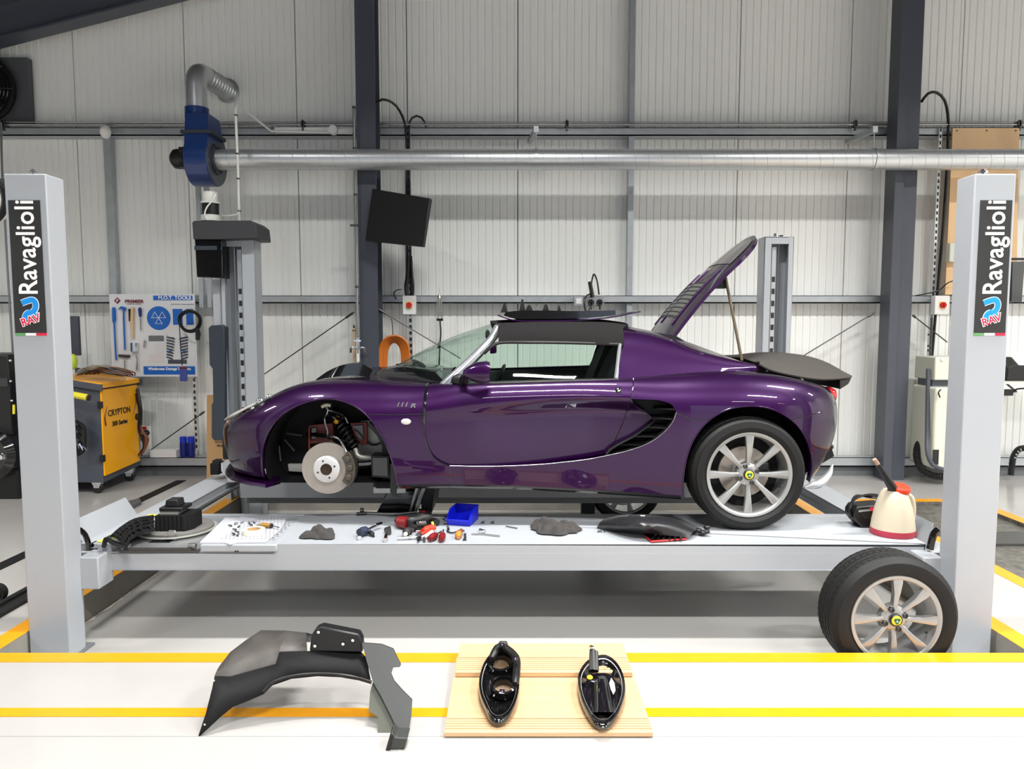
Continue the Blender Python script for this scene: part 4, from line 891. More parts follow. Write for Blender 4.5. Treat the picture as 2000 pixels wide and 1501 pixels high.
text('lettering', 'DO NOT', M_BLKW, facing(W(430, 863, 7.075)), .03, t, sx=.8); text('lettering', 'BEND', M_BLKW, facing(W(430, 870, 7.075)), .03, t, sx=.8)
# floor lever with black arm
t = thing('slotted_lever', 'dark slotted steel arm lying on the floor left of the lift', 'lever', G(245, 990, 0))
mb = MB(); q = [G(217, 1004, .03), G(248, 978, .03), G(272, 972, .03), G(276, 978, .03), G(257, 988, .03), G(222, 1010, .03)]; mb.prism(q, (0, 0, -.03)); obj('arm', mb, M_CAB, t, bevel=.003)
# black machine at left edge
t = thing('workshop_machine', 'black floor-standing machine with rounded base at the left edge', 'machine', (-4.6, 6.2, 0))
mb = MB(); a = W(-120, 692, 6.2); b = W(24, 850, 6.2); mb.box(a.x, b.x, 6.2, 6.7, b.z, a.z); obj('cabinet', mb, M_BLK, t, bevel=.012)
mb = MB(); a = W(1, 738, 6.2); b = W(17, 754, 6.2); mb.box(a.x, b.x, 6.19, 6.2, b.z, a.z); obj('square_vent', mb, M_BLKG, t)
mb = MB(); c = W(-12, 885, 6.2); rows = []
mb.lathe([(0, -.10), (.17, -.10), (.22, -.05), (.225, .25), (.2, .3), (0, .3)], c, (0, 1, 0), 40); obj('drum', mb, M_BLKG, t)
mb = MB(); mb.lathe([(0, -.14), (.02, -.14), (.03, -.12), (.03, -.09)], W(22, 887, 6.2), (0, 1, 0), 20); obj('chrome_knob', mb, M_CHR, t)
mb = MB(); a = W(-120, 845, 6.25); b = W(36, 930, 6.25); mb.box(a.x, b.x, 6.25, 6.7, 0, a.z); obj('base', mb, M_BLK, t, bevel=.02)
mb = MB(); mb.cyl(W(27, 790, 6.2), W(27, 808, 6.2), .010, n=8); obj('yellow_lever', mb, M_LEMON, t)
mb = MB()
for (u, v) in ((20, 704), (21, 744), (23, 782)): mb.ball(W(u, v, 6.19), .012)
obj('bolt', mb, M_CHR, t)
# wheeled thing bottom left
t = thing('trolley_wheel', 'black castor of a trolley cut by the left edge near the floor', 'castor', G(0, 1200, 0))
mb = MB(); c = W(-4, 1184, 3.9); mb.lathe([(.0, -.03), (.03, -.03), (.035, -.02), (.048, -.02), (.05, 0), (.048, .02), (0, .02)], (c.x, c.y, .05), (0, 1, 0), 24); obj('tyre', mb, M_RUB, t)
mb = MB(); mb.lathe([(.0, -.034), (.022, -.034), (.022, -.02)], (c.x, c.y, .05), (0, 1, 0), 20); obj('hub', mb, M_CHR, t)
# ================================================================ RIGHT SIDE
t = thing('plywood_board', 'plywood backboard screwed to the wall at the right', 'board', W(1920, 560, 7.2))
mb = MB(); mb.prism(poly([(1861, 250), (1991, 250), (1985, 575), (1846, 575)], 7.22), (0, .02, 0)); obj('board', mb, M_WOOD, t, smooth=0)
mb = MB()
for u in (1869, 1927, 1984): p = W(u, 255, 7.218); mb.cyl(p, p+Vector((0, -.003, 0)), .008, n=8)
obj('screw', mb, M_STEELD, t)
mb = MB(); a = W(1856, 474, 7.15); b = W(1872, 511, 7.15); mb.box(a.x, b.x, 7.15, 7.22, b.z, a.z); tag(obj('junction_box', mb, M_CREAM, bevel=.006), 'cream junction box on the plywood board beside the right lift post', 'box')
mb = MB(); mb.tube(catmull([W(1788, 577, 7.2), W(1815, 572, 7.2), W(1835, 566, 7.2), W(1850, 553, 7.15), W(1862, 548, 7.15)], 20), .006, 6); tag(obj('loose_cable', mb, M_BLK), 'loose black cable trailing over the right isolator switch', 'cable')
t = thing('desk_monitor', 'black monitor seen edge-on right of the right lift post', 'monitor', W(1985, 592, 6.6))
mb = MB(); mb.prism([W(1972, 511, 6.5), W(1996, 510, 6.8), W(1990, 590, 6.8), W(1970, 589, 6.5)], (.02, -.01, 0)); obj('casing', mb, M_BLK, t, bevel=.004)
mb = MB(); mb.box(W(1975, 0, 7).x, W(2020, 0, 7).x, 6.85, 6.9, W(0, 506, 7).z-.02, W(0, 506, 7).z); obj('arm', mb, M_BLK, t)
# cream cabinet behind post
t = thing('cream_cabinet', 'cream coloured equipment cabinet behind the right lift post', 'cabinet', (3.85, 6.7, 0))
xa = W(1826, 800, 6.75).x; mb = MB(); mb.box(xa, xa+.5, 6.75, 7.15, W(0, 915, 6.75).z, W(0, 757, 6.75).z); cbn = obj('lower_body', mb, M_CREAM, t, bevel=.02, segs=3)
xa2 = W(1827, 700, 6.85).x; mb = MB(); mb.box(xa2, xa2+.45, 6.85, 7.2, W(0, 742, 6.85).z, W(0, 697, 6.85).z); obj('upper_body', mb, M_CREAM, t, bevel=.01)
mb = MB(); mb.box(xa+.05, xa+.45, 6.9, 7.15, W(0, 757, 6.75).z, W(0, 742, 6.85).z); obj('neck', mb, M_CAB, t)
mb = MB(); a = W(1819, 878, 6.74); b = W(1833, 907, 6.74); mb.box(a.x+.02, b.x, 6.742, 6.75, b.z, a.z); obj('picture_label', mb, M_BLKW, t)
mb = MB(); mb.lathe([(0, -.01), (.015, -.01), (.015, 0)], W(1840, 702, 6.85), (0, 1, 0), 12); obj('lock', mb, M_CHR, t)
mb = MB(); mb.tube(catmull([W(1813, 720, 6.9), W(1811, 850, 6.8), W(1812, 885, 6.75), W(1822, 908, 6.72), W(1845, 917, 6.7)], 20), .02, 8); obj('edge_pipe', mb, M_CAB, t)
for (u, v, w) in ((1835, 770, 0),): mb = MB(); mb.tube(catmull([W(1838, 760, 6.72), W(1833, 766, 6.72), W(1836, 776, 6.72)], 8), .006, 6); obj('short_lead', mb, M_BLK, t)
mb = MB(); xg = W(1816, 700, 7.15).x
mb.tube([W(1820, 620, 7.15), W(1817, 700, 7.15), W(1812, 780, 7.15), W(1812, 890, 7.15)], .012, 8)
for v in (653, 675, 684, 717, 745, 770, 825): p = W(1816-(v-650)*.03, v, 7.15); mb.lathe([(.012, -.008), (.02, -.008), (.02, .008), (.012, .008)], p, (0, 0, 1), 10)
tag(obj('cable_conduit', mb, M_STEELD), 'dark conduit with clips dropping below the right isolator switch', 'conduit')
def corr(pts, r, label):
    t = thing('corrugated_hose', label, 'hose', pts[0]); P = catmull(pts, 60); mb = MB(); mb.tube(P, [r*(1 if k % 2 else .82) for k in range(60)], 10); obj('hose', mb, M_BLK, t)
    mb = MB()
    for k in range(16, 60, 5): 
        d = (P[k]-P[k-1]).normalized(); mb.lathe([(r*1.0, -.006), (r*1.05, 0), (r*1.0, .006)], P[k], d, 10, a0=-1, a1=.4)
    obj('worn_ridge', mb, M_STEEL, t)
corr([W(1808, 856, 7.05), W(1793, 870, 7.0), W(1791, 895, 6.95), W(1800, 915, 6.9), W(1822, 928, 6.85), W(1850, 931, 6.8)], .035, 'black corrugated hose curling on the floor by the cream cabinet')
corr([W(2010, 874, 7.0), W(1990, 877, 7.0), W(1980, 890, 7.0), W(1977, 905, 7.0), W(1974, 927, 7.0)], .03, 'black corrugated hose arching down at the right edge')
t = thing('wall_shelf', 'cream wall shelf at the right edge holding the printer', 'shelf', W(1990, 740, 6.9))
mb = MB(); za = W(0, 742, 6.9).z; mb.box(W(1958, 0, 6.9).x, W(1958, 0, 6.9).x+.7, 6.7, 7.3, za-.02, za); obj('shelf_top', mb, M_CREAM, t)
mb = MB(); mb.tube([W(1965, 748, 7.2), W(1985, 765, 7.2)], .01, 6); obj('bracket', mb, M_STEELD, t)
t = thing('printer', 'black printer with white paper on the wall shelf', 'printer', (W(1985, 740, 6.85).x, 6.9, za))
mb = MB(); mb.prism([W(1966, 742, 6.8), W(2030, 750, 6.8), W(2030, 715, 6.8), W(1978, 712, 6.8), W(1969, 718, 6.8)], (0, .3, 0)); ob = obj('printer_body', mb, M_BLK, t, bevel=.008)
mb = MB(); mb.prism([W(1972, 697, 6.95), W(1985, 716, 6.8), W(1992, 716, 6.8), W(1976, 697, 6.95)], (.0, .12, 0)); obj('paper_tray', mb, M_BLK, t)
mb = MB(); mb.prism([W(1975, 688, 7.0), W(2020, 688, 7.0), W(2020, 722, 6.85), W(1992, 716, 6.85)], (0, .004, 0)); obj('paper', mb, M_PAPER, t, smooth=0)
mb = MB(); mb.tube(catmull([W(1962, 766, 6.9), W(1975, 768, 6.9), W(1985, 760, 6.9), W(2005, 758, 6.9)], 14), .008, 6); a = W(1960, 760, 6.9); b = W(1976, 772, 6.9); mb.box(a.x, b.x, 6.88, 6.93, b.z, a.z)
tag(obj('power_adapter', mb, M_BLK), 'black power adapter and lead hanging under the shelf', 'adapter')
# ================================================================ THE CAR
CY = 4.84
car = thing('sports_car', 'purple two-seat sports car with black soft top, front wheel off, engine lid raised', 'car', (0.1, CY, ZR))
NA = 1600
def spl(pts, n=NA):
    P = catmull([Vector((a, b, 0)) for a, b in pts], n); return np.array([(p.x, p.y) for p in P])
PL = spl([(-1.80, 0), (-1.79, .2), (-1.755, .38), (-1.68, .55), (-1.55, .68), (-1.35, .77), (-1.03, .825), (-.75, .82), (-.45, .80), (0, .785), (.4, .795), (.8, .825), (1.1, .852), (1.3, .86), (1.5, .852), (1.68, .805), (1.82, .70), (1.895, .55), (1.93, .3), (1.94, 0)])
SA = np.concatenate([[0], np.cumsum(np.hypot(*np.diff(PL, axis=0).T))]); STOT = SA[-1]
tg = np.gradient(PL, SA, axis=0); k_ = np.ones(41)/41
def sm(a, w=41):
    p = np.pad(a, w//2, mode='edge'); return np.convolve(p, np.ones(w)/w, mode='valid')
NX, NW = -sm(tg[:, 1]), sm(tg[:, 0]); nl = np.hypot(NX, NW); NX /= nl; NW /= nl
def tab(pts, w=61):
    xs_, ys_ = zip(*pts); return sm(np.interp(PL[:, 0], xs_, ys_), w)
def crest(u, v, w): p = W(u, v, CY-w); return (p.x, p.z)
T_SH = tab([(-1.80, .93), crest(442, 812, .40), crest(470, 796, .47), crest(507, 776, .52), crest(540, 759, .56), crest(571, 748, .58), crest(600, 742, .58), crest(650, 739, .58), crest(700, 739, .58), crest(760, 742, .58), crest(830, 748, .62), crest(900, 749, .70), crest(1000, 746, .72), crest(1100, 743, .72), crest(1200, 740, .71), crest(1240, 736, .68), crest(1350, 726, .66), crest(1450, 723, .66), crest(1530, 731, .66), crest(1600, 745, .6), crest(1640, 758, .5), (1.94, 1.09)], 51)
T_D = tab([(-1.80, .05), (-1.5, .16), (-1.2, .22), (-.9, .24), (-.55, .20), (-.38, .10), (-.2, .07), (.4, .07), (.62, .09), (.8, .16), (1.1, .20), (1.5, .19), (1.75, .12), (1.94, .05)], 81)
T_B = tab([(-1.80, .84), (-1.5, .90), (-1.2, .96), (-.8, .97), (-.4, 1.0), (0, 1.03), (.5, 1.04), (.8, 1.02), (1.2, 1.02), (1.6, 1.0), (1.94, .96)], 81)
T_0 = tab([(-1.80, .64), (-1.3, .63), (-.62, .604), (-.2, .602), (.2, .585), (.6, .568), (.96, .542), (1.3, .545), (1.6, .565), (1.75, .60), (1.86, .66), (1.94, .72)], 21)
T_C = tab([(-1.80, .95), (-1.6, 1.03), (-1.35, 1.10), (-1.1, 1.15), (-.9, 1.185), (-.7, 1.21), (-.5, 1.215), (1.2, 1.24), (1.5, 1.24), (1.8, 1.22), (1.94, 1.15)], 61)
T_T = tab([(-1.80, .05), (-1.4, .05), (-1.2, .03), (-.6, .03), (.9, .03), (1.2, .04), (1.5, .07), (1.75, .10), (1.94, .10)], 81)
def S(a, p, d=0.0):
    """a: arc length round the plan, p: 0 bottom edge .. 1 shoulder crest .. 2 centre line -> x, w(half width), z"""
    a = np.asarray(a, float); p = np.asarray(p, float); g = lambda T: np.interp(a, SA, T)
    px, pw, nx, nw = g(PL[:, 0]), g(PL[:, 1]), g(NX), g(NW); z0, zb, zs, D, zc, tk = g(T_0), g(T_B), g(T_SH), g(T_D), g(T_C), g(T_T)
    pb = .55; q = np.clip(p/pb, 0, 1); ph = np.clip((p-pb)/(1-pb), 0, 1)*PI/2
    z = np.where(p < pb, z0+(zb-z0)*q, zb+(zs-zb)*np.sin(ph)); ins = np.where(p < pb, tk*(1-q)**2.2, D*(1-np.cos(ph)))
    r = np.clip(p-1, 0, 1)
    ins = ins + d
    X = px - nx*ins; Wd = pw - nw*ins
    xc = np.clip(px, -1.7, 1.85)
    rr_ = r*r*(3-2*r)
    Wt = Wd*(1-r); zt = zs + (zc-zs)*rr_ ; Xt = X + (np.clip(X, -1.74, 1.9)-X)*r
    up = p > 1
    return np.where(up, Xt, X), np.where(up, Wt, Wd), np.where(up, zt, z)
def proj(x, w, z):
    y = CY-w; dz = z-HC; fw = y*CT-dz*ST; up = y*ST+dz*CT; return 1000+F*x/fw, 750.5-F*up/fw
ga = np.linspace(0, STOT, 700); gp = np.linspace(0, 1.0, 260); GA, GP = np.meshgrid(ga, gp, indexing='ij')
_x, _w, _z = S(GA, GP); GU, GV = proj(_x, _w, _z)
_vis = np.interp(GA, SA, NW)  # favour the side that faces the camera
def inv(u, v, amin=0.25, amax=None):
    amax = amax or STOT-.25
    c = (GU-u)**2+(GV-v)**2; c = np.where((GA < amin) | (GA > amax), 1e9, c); i = np.unravel_index(np.argmin(c), c.shape); a, p = GA[i], GP[i]
    for _ in range(4):
        e = 1e-3; u0, v0 = proj(*S(a, p)); ua, va = proj(*S(a+e, p)); up_, vp = proj(*S(a, min(p+e, 1.0) if p < 1-e else p-e)); ee = e if p < 1-e else -e
        J = np.array([[(ua-u0)/e, (up_-u0)/ee], [(va-v0)/e, (vp-v0)/ee]]); r = np.array([u-u0, v-v0])
        try: s_ = np.linalg.solve(J, r)
        except Exception: break
        if abs(s_[0]) > .05 or abs(s_[1]) > .08: break
        a = min(max(a+s_[0], amin), amax); p = min(max(p+s_[1], 0.0), 1.0)
    return float(a), float(p)
def dense(pts, step=7):
    out = []
    for i in range(len(pts)-1):
        n_ = max(1, int(math.hypot(pts[i+1][0]-pts[i][0], pts[i+1][1]-pts[i][1])/step)); out += [(pts[i][0]+(pts[i+1][0]-pts[i][0])*k/n_, pts[i][1]+(pts[i+1][1]-pts[i][1])*k/n_) for k in range(n_)]
    return out + [pts[-1]]
def sp2(pts, n): return [(p.x, p.y) for p in catmull([Vector((a, b, 0)) for a, b in pts], n)]
# traced outlines (pixels on the near flank)
ARCH_F = sp2([(523, 952), (513, 925), (511, 890), (516, 862), (530, 833), (552, 808), (583, 790), (616, 780), (650, 778), (682, 787), (710, 804), (733, 830), (752, 862), (766, 900), (774, 930), (777, 951)], 60)
ARCH_R = sp2([(1336, 985), (1334, 950), (1337, 915), (1346, 878), (1363, 845), (1388, 818), (1420, 800), (1458, 793), (1497, 796), (1530, 809), (1557, 830), (1576, 860), (1585, 895), (1583, 930), (1570, 975)], 60)
SEAM_F = sp2([(841, 738), (835, 752), (831, 775), (829, 800), (828, 830), (832, 860), (842, 885), (858, 900), (878, 909)], 30)
LINE_L = sp2([(878, 909), (940, 910), (1000, 909), (1060, 906), (1110, 901), (1150, 896), (1186, 889), (1225, 880), (1262, 867), (1292, 848), (1313, 825), (1321, 805)], 60)
SEAM_R = sp2([(1186, 889), (1198, 872), (1212, 843), (1223, 815), (1231, 785), (1236, 760), (1237, 736)], 30)
INTAKE = sp2([(1186, 889), (1192, 880), (1210, 868), (1230, 858), (1246, 848), (1262, 836), (1280, 822)], 12) + sp2([(1280, 822), (1262, 806), (1240, 792), (1234, 779)], 6)[1:] + sp2([(1234, 779), (1262, 780), (1290, 782), (1312, 790), (1321, 805)], 14)[1:]
def toap(pts, step=7, **k): return [inv(u, v, **k) for u, v in dense(pts, step)]
KP = .62
ap = {k: toap(v) for k, v in dict(AF=ARCH_F, SF=SEAM_F, L=LINE_L, SR=SEAM_R, IN=INTAKE).items()}
ap['AR'] = toap(ARCH_R, amax=4.2)
# pin the ends to the shell's borders
for k in ('AF', 'AR'):
    pts = ap[k]
    while len(pts) > 2 and pts[1][1] <= 1e-4: pts.pop(0)
    while len(pts) > 2 and pts[-2][1] <= 1e-4: pts.pop()
    pts[0] = (pts[0][0], 0.0); pts[-1] = (pts[-1][0], 0.0)
ap['SF'][0] = (ap['SF'][0][0], 1.0); ap['SR'][-1] = (ap['SR'][-1][0], 1.0); ap['SR'][0] = ap['L'][int(np.argmin([abs(x[0]-ap['SR'][0][0]) for x in ap['L']]))]; ap['IN'][0] = ap['SR'][0]; ap['IN'][-1] = ap['L'][-1]; ap['SF'][-1] = ap['L'][0]
def inpoly(x, y, P):
    c = False; j = len(P)-1
    for i in range(len(P)):
        if ((P[i][1] > y) != (P[j][1] > y)) and x < (P[j][0]-P[i][0])*(y-P[i][1])/(P[j][1]-P[i][1]+1e-15)+P[i][0]: c = not c
        j = i
    return c
A0, A1 = 0.0, STOT
aw0 = ap['SF'][0][0]; aw1 = ap['SR'][-1][0]
def build_cdt():
    V = []; E = []; idx = {}
    def vid(p):
        k = (round(p[0], 5), round(p[1]*KP, 5))
        if k not in idx: idx[k] = len(V); V.append(Vector(k))
        return idx[k]
    def chain(pts):
        ids = [vid(p) for p in pts]
        for a, b in zip(ids, ids[1:]):
            if a != b: E.append((a, b))
    n_ = 170
    aa = [A0+(A1-A0)*i/n_ for i in range(n_+1)]
    bot = sorted(set([round(x, 5) for x in aa] + [round(ap[k][i][0], 5) for k in ('AF', 'AR') for i in (0, -1)]))
    top = sorted(set([round(x, 5) for x in aa] + [round(aw0, 5), round(aw1, 5)]))
    chain([(x, 0.0) for x in bot]); chain([(x, 1.0) for x in top]); chain([(A0, i/30) for i in range(31)]); chain([(A1, i/30) for i in range(31)])
    for k in ap: chain(ap[k])
    h = .024; rows_ = int(1/(h/KP*.87)); keyp = [np.array([(p[0], p[1]*KP) for p in ap[k]]) for k in ap]; allc = np.concatenate(keyp)
    for j in range(1, rows_):
        p = j/rows_
        for i in range(int((A1-A0)/h)):
            a = A0+(i+.5*(j % 2)+.25)*h
            if a <= A0+.4*h or a >= A1-.4*h: continue
            if np.min(np.hypot(allc[:, 0]-a, allc[:, 1]-p*KP)) < h*.42: continue
            vid((a, p))
    r = geometry.delaunay_2d_cdt(V, E, [], 0, 1e-6); return r[0], r[2]
CV, CF = build_cdt()
polyAF = ap['AF']; polyAR = ap['AR']; polyIN = ap['IN'] + ap['L'][::-1][:[abs(x[0]-ap['SR'][0][0]) < 1e-9 for x in ap['L'][::-1]].index(True)+1]
Lseg = ap['L'][:[abs(x[0]-ap['SR'][0][0]) < 1e-9 for x in ap['L']].index(True)+1]
polyDOOR = ap['SF'] + Lseg[1:] + ap['SR'][1:] + [((aw1), 1.01), (aw0, 1.01)]
polySCOOP_R = [ap['SR'][0]] + ap['SR'][1:]  # between the door's rear seam and the intake
inn = ap['IN']; i0 = [abs(q[0]-min(inn, key=lambda t: abs(t[0]-inv(1234, 779)[0])+abs(t[1]-inv(1234, 779)[1]))[0]) < 1e-9 for q in inn].index(True)
polyMID = ap['IN'][:i0+1] + [s_ for s_ in ap['SR'][::-1] if s_[1] < inn[i0][1]]
regions = {'front_clamshell': [], 'door': [], 'rear_clamshell': [], 'scoop_panel': []}
a_split = None
for f in CF:
    cx = sum(CV[i][0] for i in f)/3; cy = sum(CV[i][1] for i in f)/3/KP
    if inpoly(cx, cy, polyAF) or inpoly(cx, cy, polyAR) or inpoly(cx, cy, polyIN): continue
    if inpoly(cx, cy, polyDOOR): regions['door'].append(f)
    elif inpoly(cx, cy, polyMID): regions['scoop_panel'].append(f)
    elif cx < ap['L'][0][0]-.0 and cx < ap['SF'][-1][0]+.005: regions['front_clamshell'].append(f)
    else: regions['rear_clamshell'].append(f)
zw_ = np.array([W(u, v, CY-.79) for u, v in ((840, 790), (950, 782), (1060, 775), (1160, 772), (1235, 774))])
def scoop(a, p):
    x, w, z = S(a, p); zt = np.interp(x, zw_[:, 0], zw_[:, 2]); t = np.clip((zt - z)/.10, 0, 1); t = t*t*(3-2*t)
    s_ = np.clip((x+.42)/1.05, 0, 1); s_ = s_*s_*(3-2*s_); e = np.clip((z-.62)/.1, 0, 1)
    return .012*t + .062*t*s_
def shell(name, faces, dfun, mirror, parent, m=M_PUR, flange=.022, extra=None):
    used = sorted(set(i for f in faces for i in f)); mp = {v: k for k, v in enumerate(used)}
    A = np.array([CV[i][0] for i in used]); P = np.array([CV[i][1] for i in used])/KP; P = np.clip(P, 0, 1)
    def ev(a, p):
        d = dfun(a, p) if dfun else 0.0; return np.stack(S(a, p, d), -1)
    e = 2e-3; pos = ev(A, P); pe = np.where(P > .997, -e, e); ae = np.where(A > STOT-.003, -e, e)
    da = (ev(A+ae, P)-pos)/ae[:, None]; dp = (ev(A, P+pe)-pos)/pe[:, None]; nr = np.cross(da, dp); nr /= np.linalg.norm(nr, axis=1)[:, None]+1e-12
    # frame (x, w, z): outward should have +w or nose/tail directed
    outw = np.stack([np.interp(A, SA, NX), np.interp(A, SA, NW), np.full_like(A, .3)], -1); sg = np.sign((nr*outw).sum(1)); nr *= sg[:, None]
    sgn = -1 if not mirror else 1
    Vw = [Vector((q[0], CY+sgn*q[1], q[2])) for q in pos]; Nw = [Vector((q[0], sgn*q[1], q[2])) for q in nr]
    F3 = []
    for f in faces:
        a, b, c_ = [mp[i] for i in f]; n3 = (Vw[b]-Vw[a]).cross(Vw[c_]-Vw[a]); F3.append((a, b, c_) if n3.dot(Nw[a]) > 0 else (a, c_, b))
    edges = {}
    for f in F3:
        for q in range(3):
            e_ = (f[q], f[(q+1) % 3]); k = tuple(sorted(e_)); edges.setdefault(k, []).append(e_)
    V2 = list(Vw); N2 = list(Nw); F2 = []
    bnd = [v[0] for v in edges.values() if len(v) == 1]
    for a, b in bnd:
        if abs(Vw[a].y-CY) < .01 and abs(Vw[b].y-CY) < .01: continue
        ns = (Vw[b]-Vw[a]).cross(Nw[a]).normalized()
        k = len(V2); V2 += [Vw[a], Vw[b], Vw[b]-Nw[b]*flange, Vw[a]-Nw[a]*flange]; N2 += [ns]*4; F2.append((k+1, k, k+3, k+2))
    me = bpy.data.meshes.new(name); me.from_pydata(V2, [], F3+F2); me.materials.append(m); me.shade_smooth(); me.normals_split_custom_set_from_vertices([tuple(n_) for n_ in N2])
    o = bpy.data.objects.new(name, me); C.objects.link(o); o.parent = parent; o.location = -Vector(parent.location); return o
clam = {}
for nm in ('front_clamshell', 'rear_clamshell'):
    for mir in (False, True):
        clam[(nm, mir)] = shell(nm + ('_side'), regions[nm], None, mir, car)
doors = []
for mir in (False, True): doors.append(shell('door', regions['door'], scoop, mir, car)); shell('scoop_panel', regions['scoop_panel'], scoop, mir, car)
# upper surfaces p 1..2 over nose and tail
def topgrid(a0, a1, na, m, nm, npp=22, p1=2.0):
    for mir in (False, True):
        aa = np.linspace(a0, a1, na); pp = np.linspace(1.0, p1, npp); A, P = np.meshgrid(aa, pp, indexing='ij'); e = 2e-3
        def ev(a, p): return np.stack(S(a, np.maximum(p, 1.0001)), -1)
        pos = ev(A, P); ae = np.where(A > STOT-.003, -e, e); pe = np.where(P > 1.5, -e, e); da = (ev(A+ae, P)-pos)/ae[..., None]; dp = (ev(A, P+pe)-pos)/pe[..., None]
        nr = np.cross(da, dp); ln = np.linalg.norm(nr, axis=2)[..., None]; nr = np.where(ln > 1e-7, nr/(ln+1e-12), np.array([0, 0, 1.0])); nr *= np.where(nr[..., 2:3] < 0, -1, 1); nr[:, -1, 1] = 0
        sgn = 1 if mir else -1; V2 = [Vector((q[0], CY+sgn*q[1], q[2])) for q in pos.reshape(-1, 3)]; N2 = [Vector((q[0], sgn*q[1], q[2])) for q in nr.reshape(-1, 3)]
        F2 = []
        for i in range(na-1):
            for j in range(npp-1):
                q = (i*npp+j, (i+1)*npp+j, (i+1)*npp+j+1, i*npp+j+1); n3 = (V2[q[1]]-V2[q[0]]).cross(V2[q[3]]-V2[q[0]]); F2.append(q if n3.z >= 0 else q[::-1])
        me = bpy.data.meshes.new(nm); me.from_pydata(V2, [], F2); me.materials.append(m); me.shade_smooth(); me.normals_split_custom_set_from_vertices([tuple(n_.normalized()) if n_.length > 0 else (0, 0, 1) for n_ in N2])
        o = bpy.data.objects.new(nm, me); C.objects.link(o); o.parent = car; o.location = -Vector(car.location)
ac0 = inv(868, 752)[0]; ar0 = inv(1478, 724)[0]
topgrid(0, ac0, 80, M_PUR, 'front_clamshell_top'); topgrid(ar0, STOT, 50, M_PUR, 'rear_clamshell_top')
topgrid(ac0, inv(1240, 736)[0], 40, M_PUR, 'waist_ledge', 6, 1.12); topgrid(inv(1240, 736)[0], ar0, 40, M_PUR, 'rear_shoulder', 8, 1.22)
def on_body(u, v, off=.004):
    a, p = inv(u, v); x, w, z = S(a, p, -off); return Vector((float(x), CY-float(w), float(z)))
def seam(pts, r, m, nm, off=-.001, dfun=None):
    P = []
    for (a, p) in pts:
        d = float(dfun(a, p)) if dfun else 0; x, w, z = S(a, p, d-off); P.append(Vector((float(x), CY-float(w), float(z))))
    mb = MB(); mb.tube(P, r, 6); return obj(nm, mb, m, car)
seam(ap['SF'], [.009 if i < len(ap['SF'])*.45 else .003 for i in range(len(ap['SF']))], M_BLKG, 'door_gap', .002)
seam(ap['SR'], .003, M_BLKG, 'door_gap', .0, scoop)
seam(ap['L'], .0016, M_SILB, 'sill_edge', .001); seam(ap['AF'], .005, M_PUR, 'arch_lip'); seam(ap['AR'], .005, M_PUR, 'arch_lip')
seam(toap([(714, 808), (760, 809), (829, 808)]), .0028, M_BLKG, 'panel_seam'); seam(toap([(878, 910), (879, 930), (879, 945)]), .0022, M_BLKG, 'panel_seam')
seam(toap([(1546, 818), (1580, 812), (1615, 800), (1634, 790)]), .0022, M_BLKG, 'panel_seam'); seam(toap([(1321, 806), (1350, 818), (1385, 819)]), .0022, M_BLKG, 'panel_seam')
# sill lower blade
P = [ (u, v) for u, v in ((777, 948), (880, 947), (1000, 949), (1167, 958), (1330, 969))]
rows = []
for off, dz in ((0, .0), (-.012, -.008), (-.004, -.02), (.08, -.012)):
    rows.append([on_body(u, v-3, -off) + Vector((0, 0, dz-.004)) for u, v in dense(P, 30)])
mb = MB(); mb.grid(rows); obj('sill_blade', mb, M_BLKG, car)
# intake recess with slats
ip = ap['IN'] + ap['L'][::-1][1:[abs(x[0]-ap['SR'][0][0]) < 1e-9 for x in ap['L'][::-1]].index(True)]
def P_in(a, p, d): x, w, z = S(a, p, d); return Vector((float(x), CY-float(w), float(z)))
R0 = [P_in(a, p, 0.0) for a, p in ip]; R1 = [P_in(a, p, .16) for a, p in ip]; mb = MB(); mb.grid([R0+[R0[0]], R1+[R1[0]]]); mb.add(R1, [tuple(range(len(R1)))]); duct_ = obj('intake_duct', mb, M_BLKW, car)
for (ua, va, ub, vb) in ((1276, 800, 1324, 801), (1266, 818, 1318, 820), (1250, 835, 1308, 838), (1228, 853, 1292, 855), (1206, 870, 1262, 871)):
    mb = MB(); a = W(ua, va, CY-.72); b = W(ub, vb, CY-.80); th = Vector((0, .0, .012)); bk = Vector((.02, .09, .012))
    a = a; rows = [[a, a.lerp(b, .5)+Vector((0, 0, .002)), b], [a+bk, (a.lerp(b, .5))+bk, b+bk]]
    mb = thicken([[p for p in r] for r in rows], .009); obj('louvre_slat', mb, M_BLK, duct_)
# lower lip (splitter)
aa = np.linspace(0, inv(520, 925)[0]+.02, 40)
for mir in (-1, 1):
    rows = []
    for off, z in ((.10, .618), (-.035, .600), (-.042, .588), (-.034, .578), (.10, .575)):
        rr2 = []
        for a in aa:
            x, w, z_ = S(a, .02, off); drop = .012*math.sin(min(1, a/1.0)*PI/2); rr2.append(Vector((float(x), CY+mir*float(w), z+.035*(1-min(1, a/1.1)) + .0)))
        rows.append(rr2)
    mb = MB(); mb.grid(rows); mb.grid([[r[-1] for r in rows], [r[-1] for r in rows]]) if False else None; mb.add([r[-1] for r in rows], [tuple(range(5))]); obj('front_splitter', mb, M_PUR, car)
mb = MB(); a = on_body(436, 885); mb.prism([Vector((-1.80, CY-.30, .66)), Vector((-1.80, CY-.30, .79)), Vector((-1.775, CY-.30, .84)), Vector((-1.72, CY-.30, .84)), Vector((-1.72, CY-.30, .66))], (0, .60, 0)); obj('grille_surround', mb, M_BLK, car, bevel=.01)
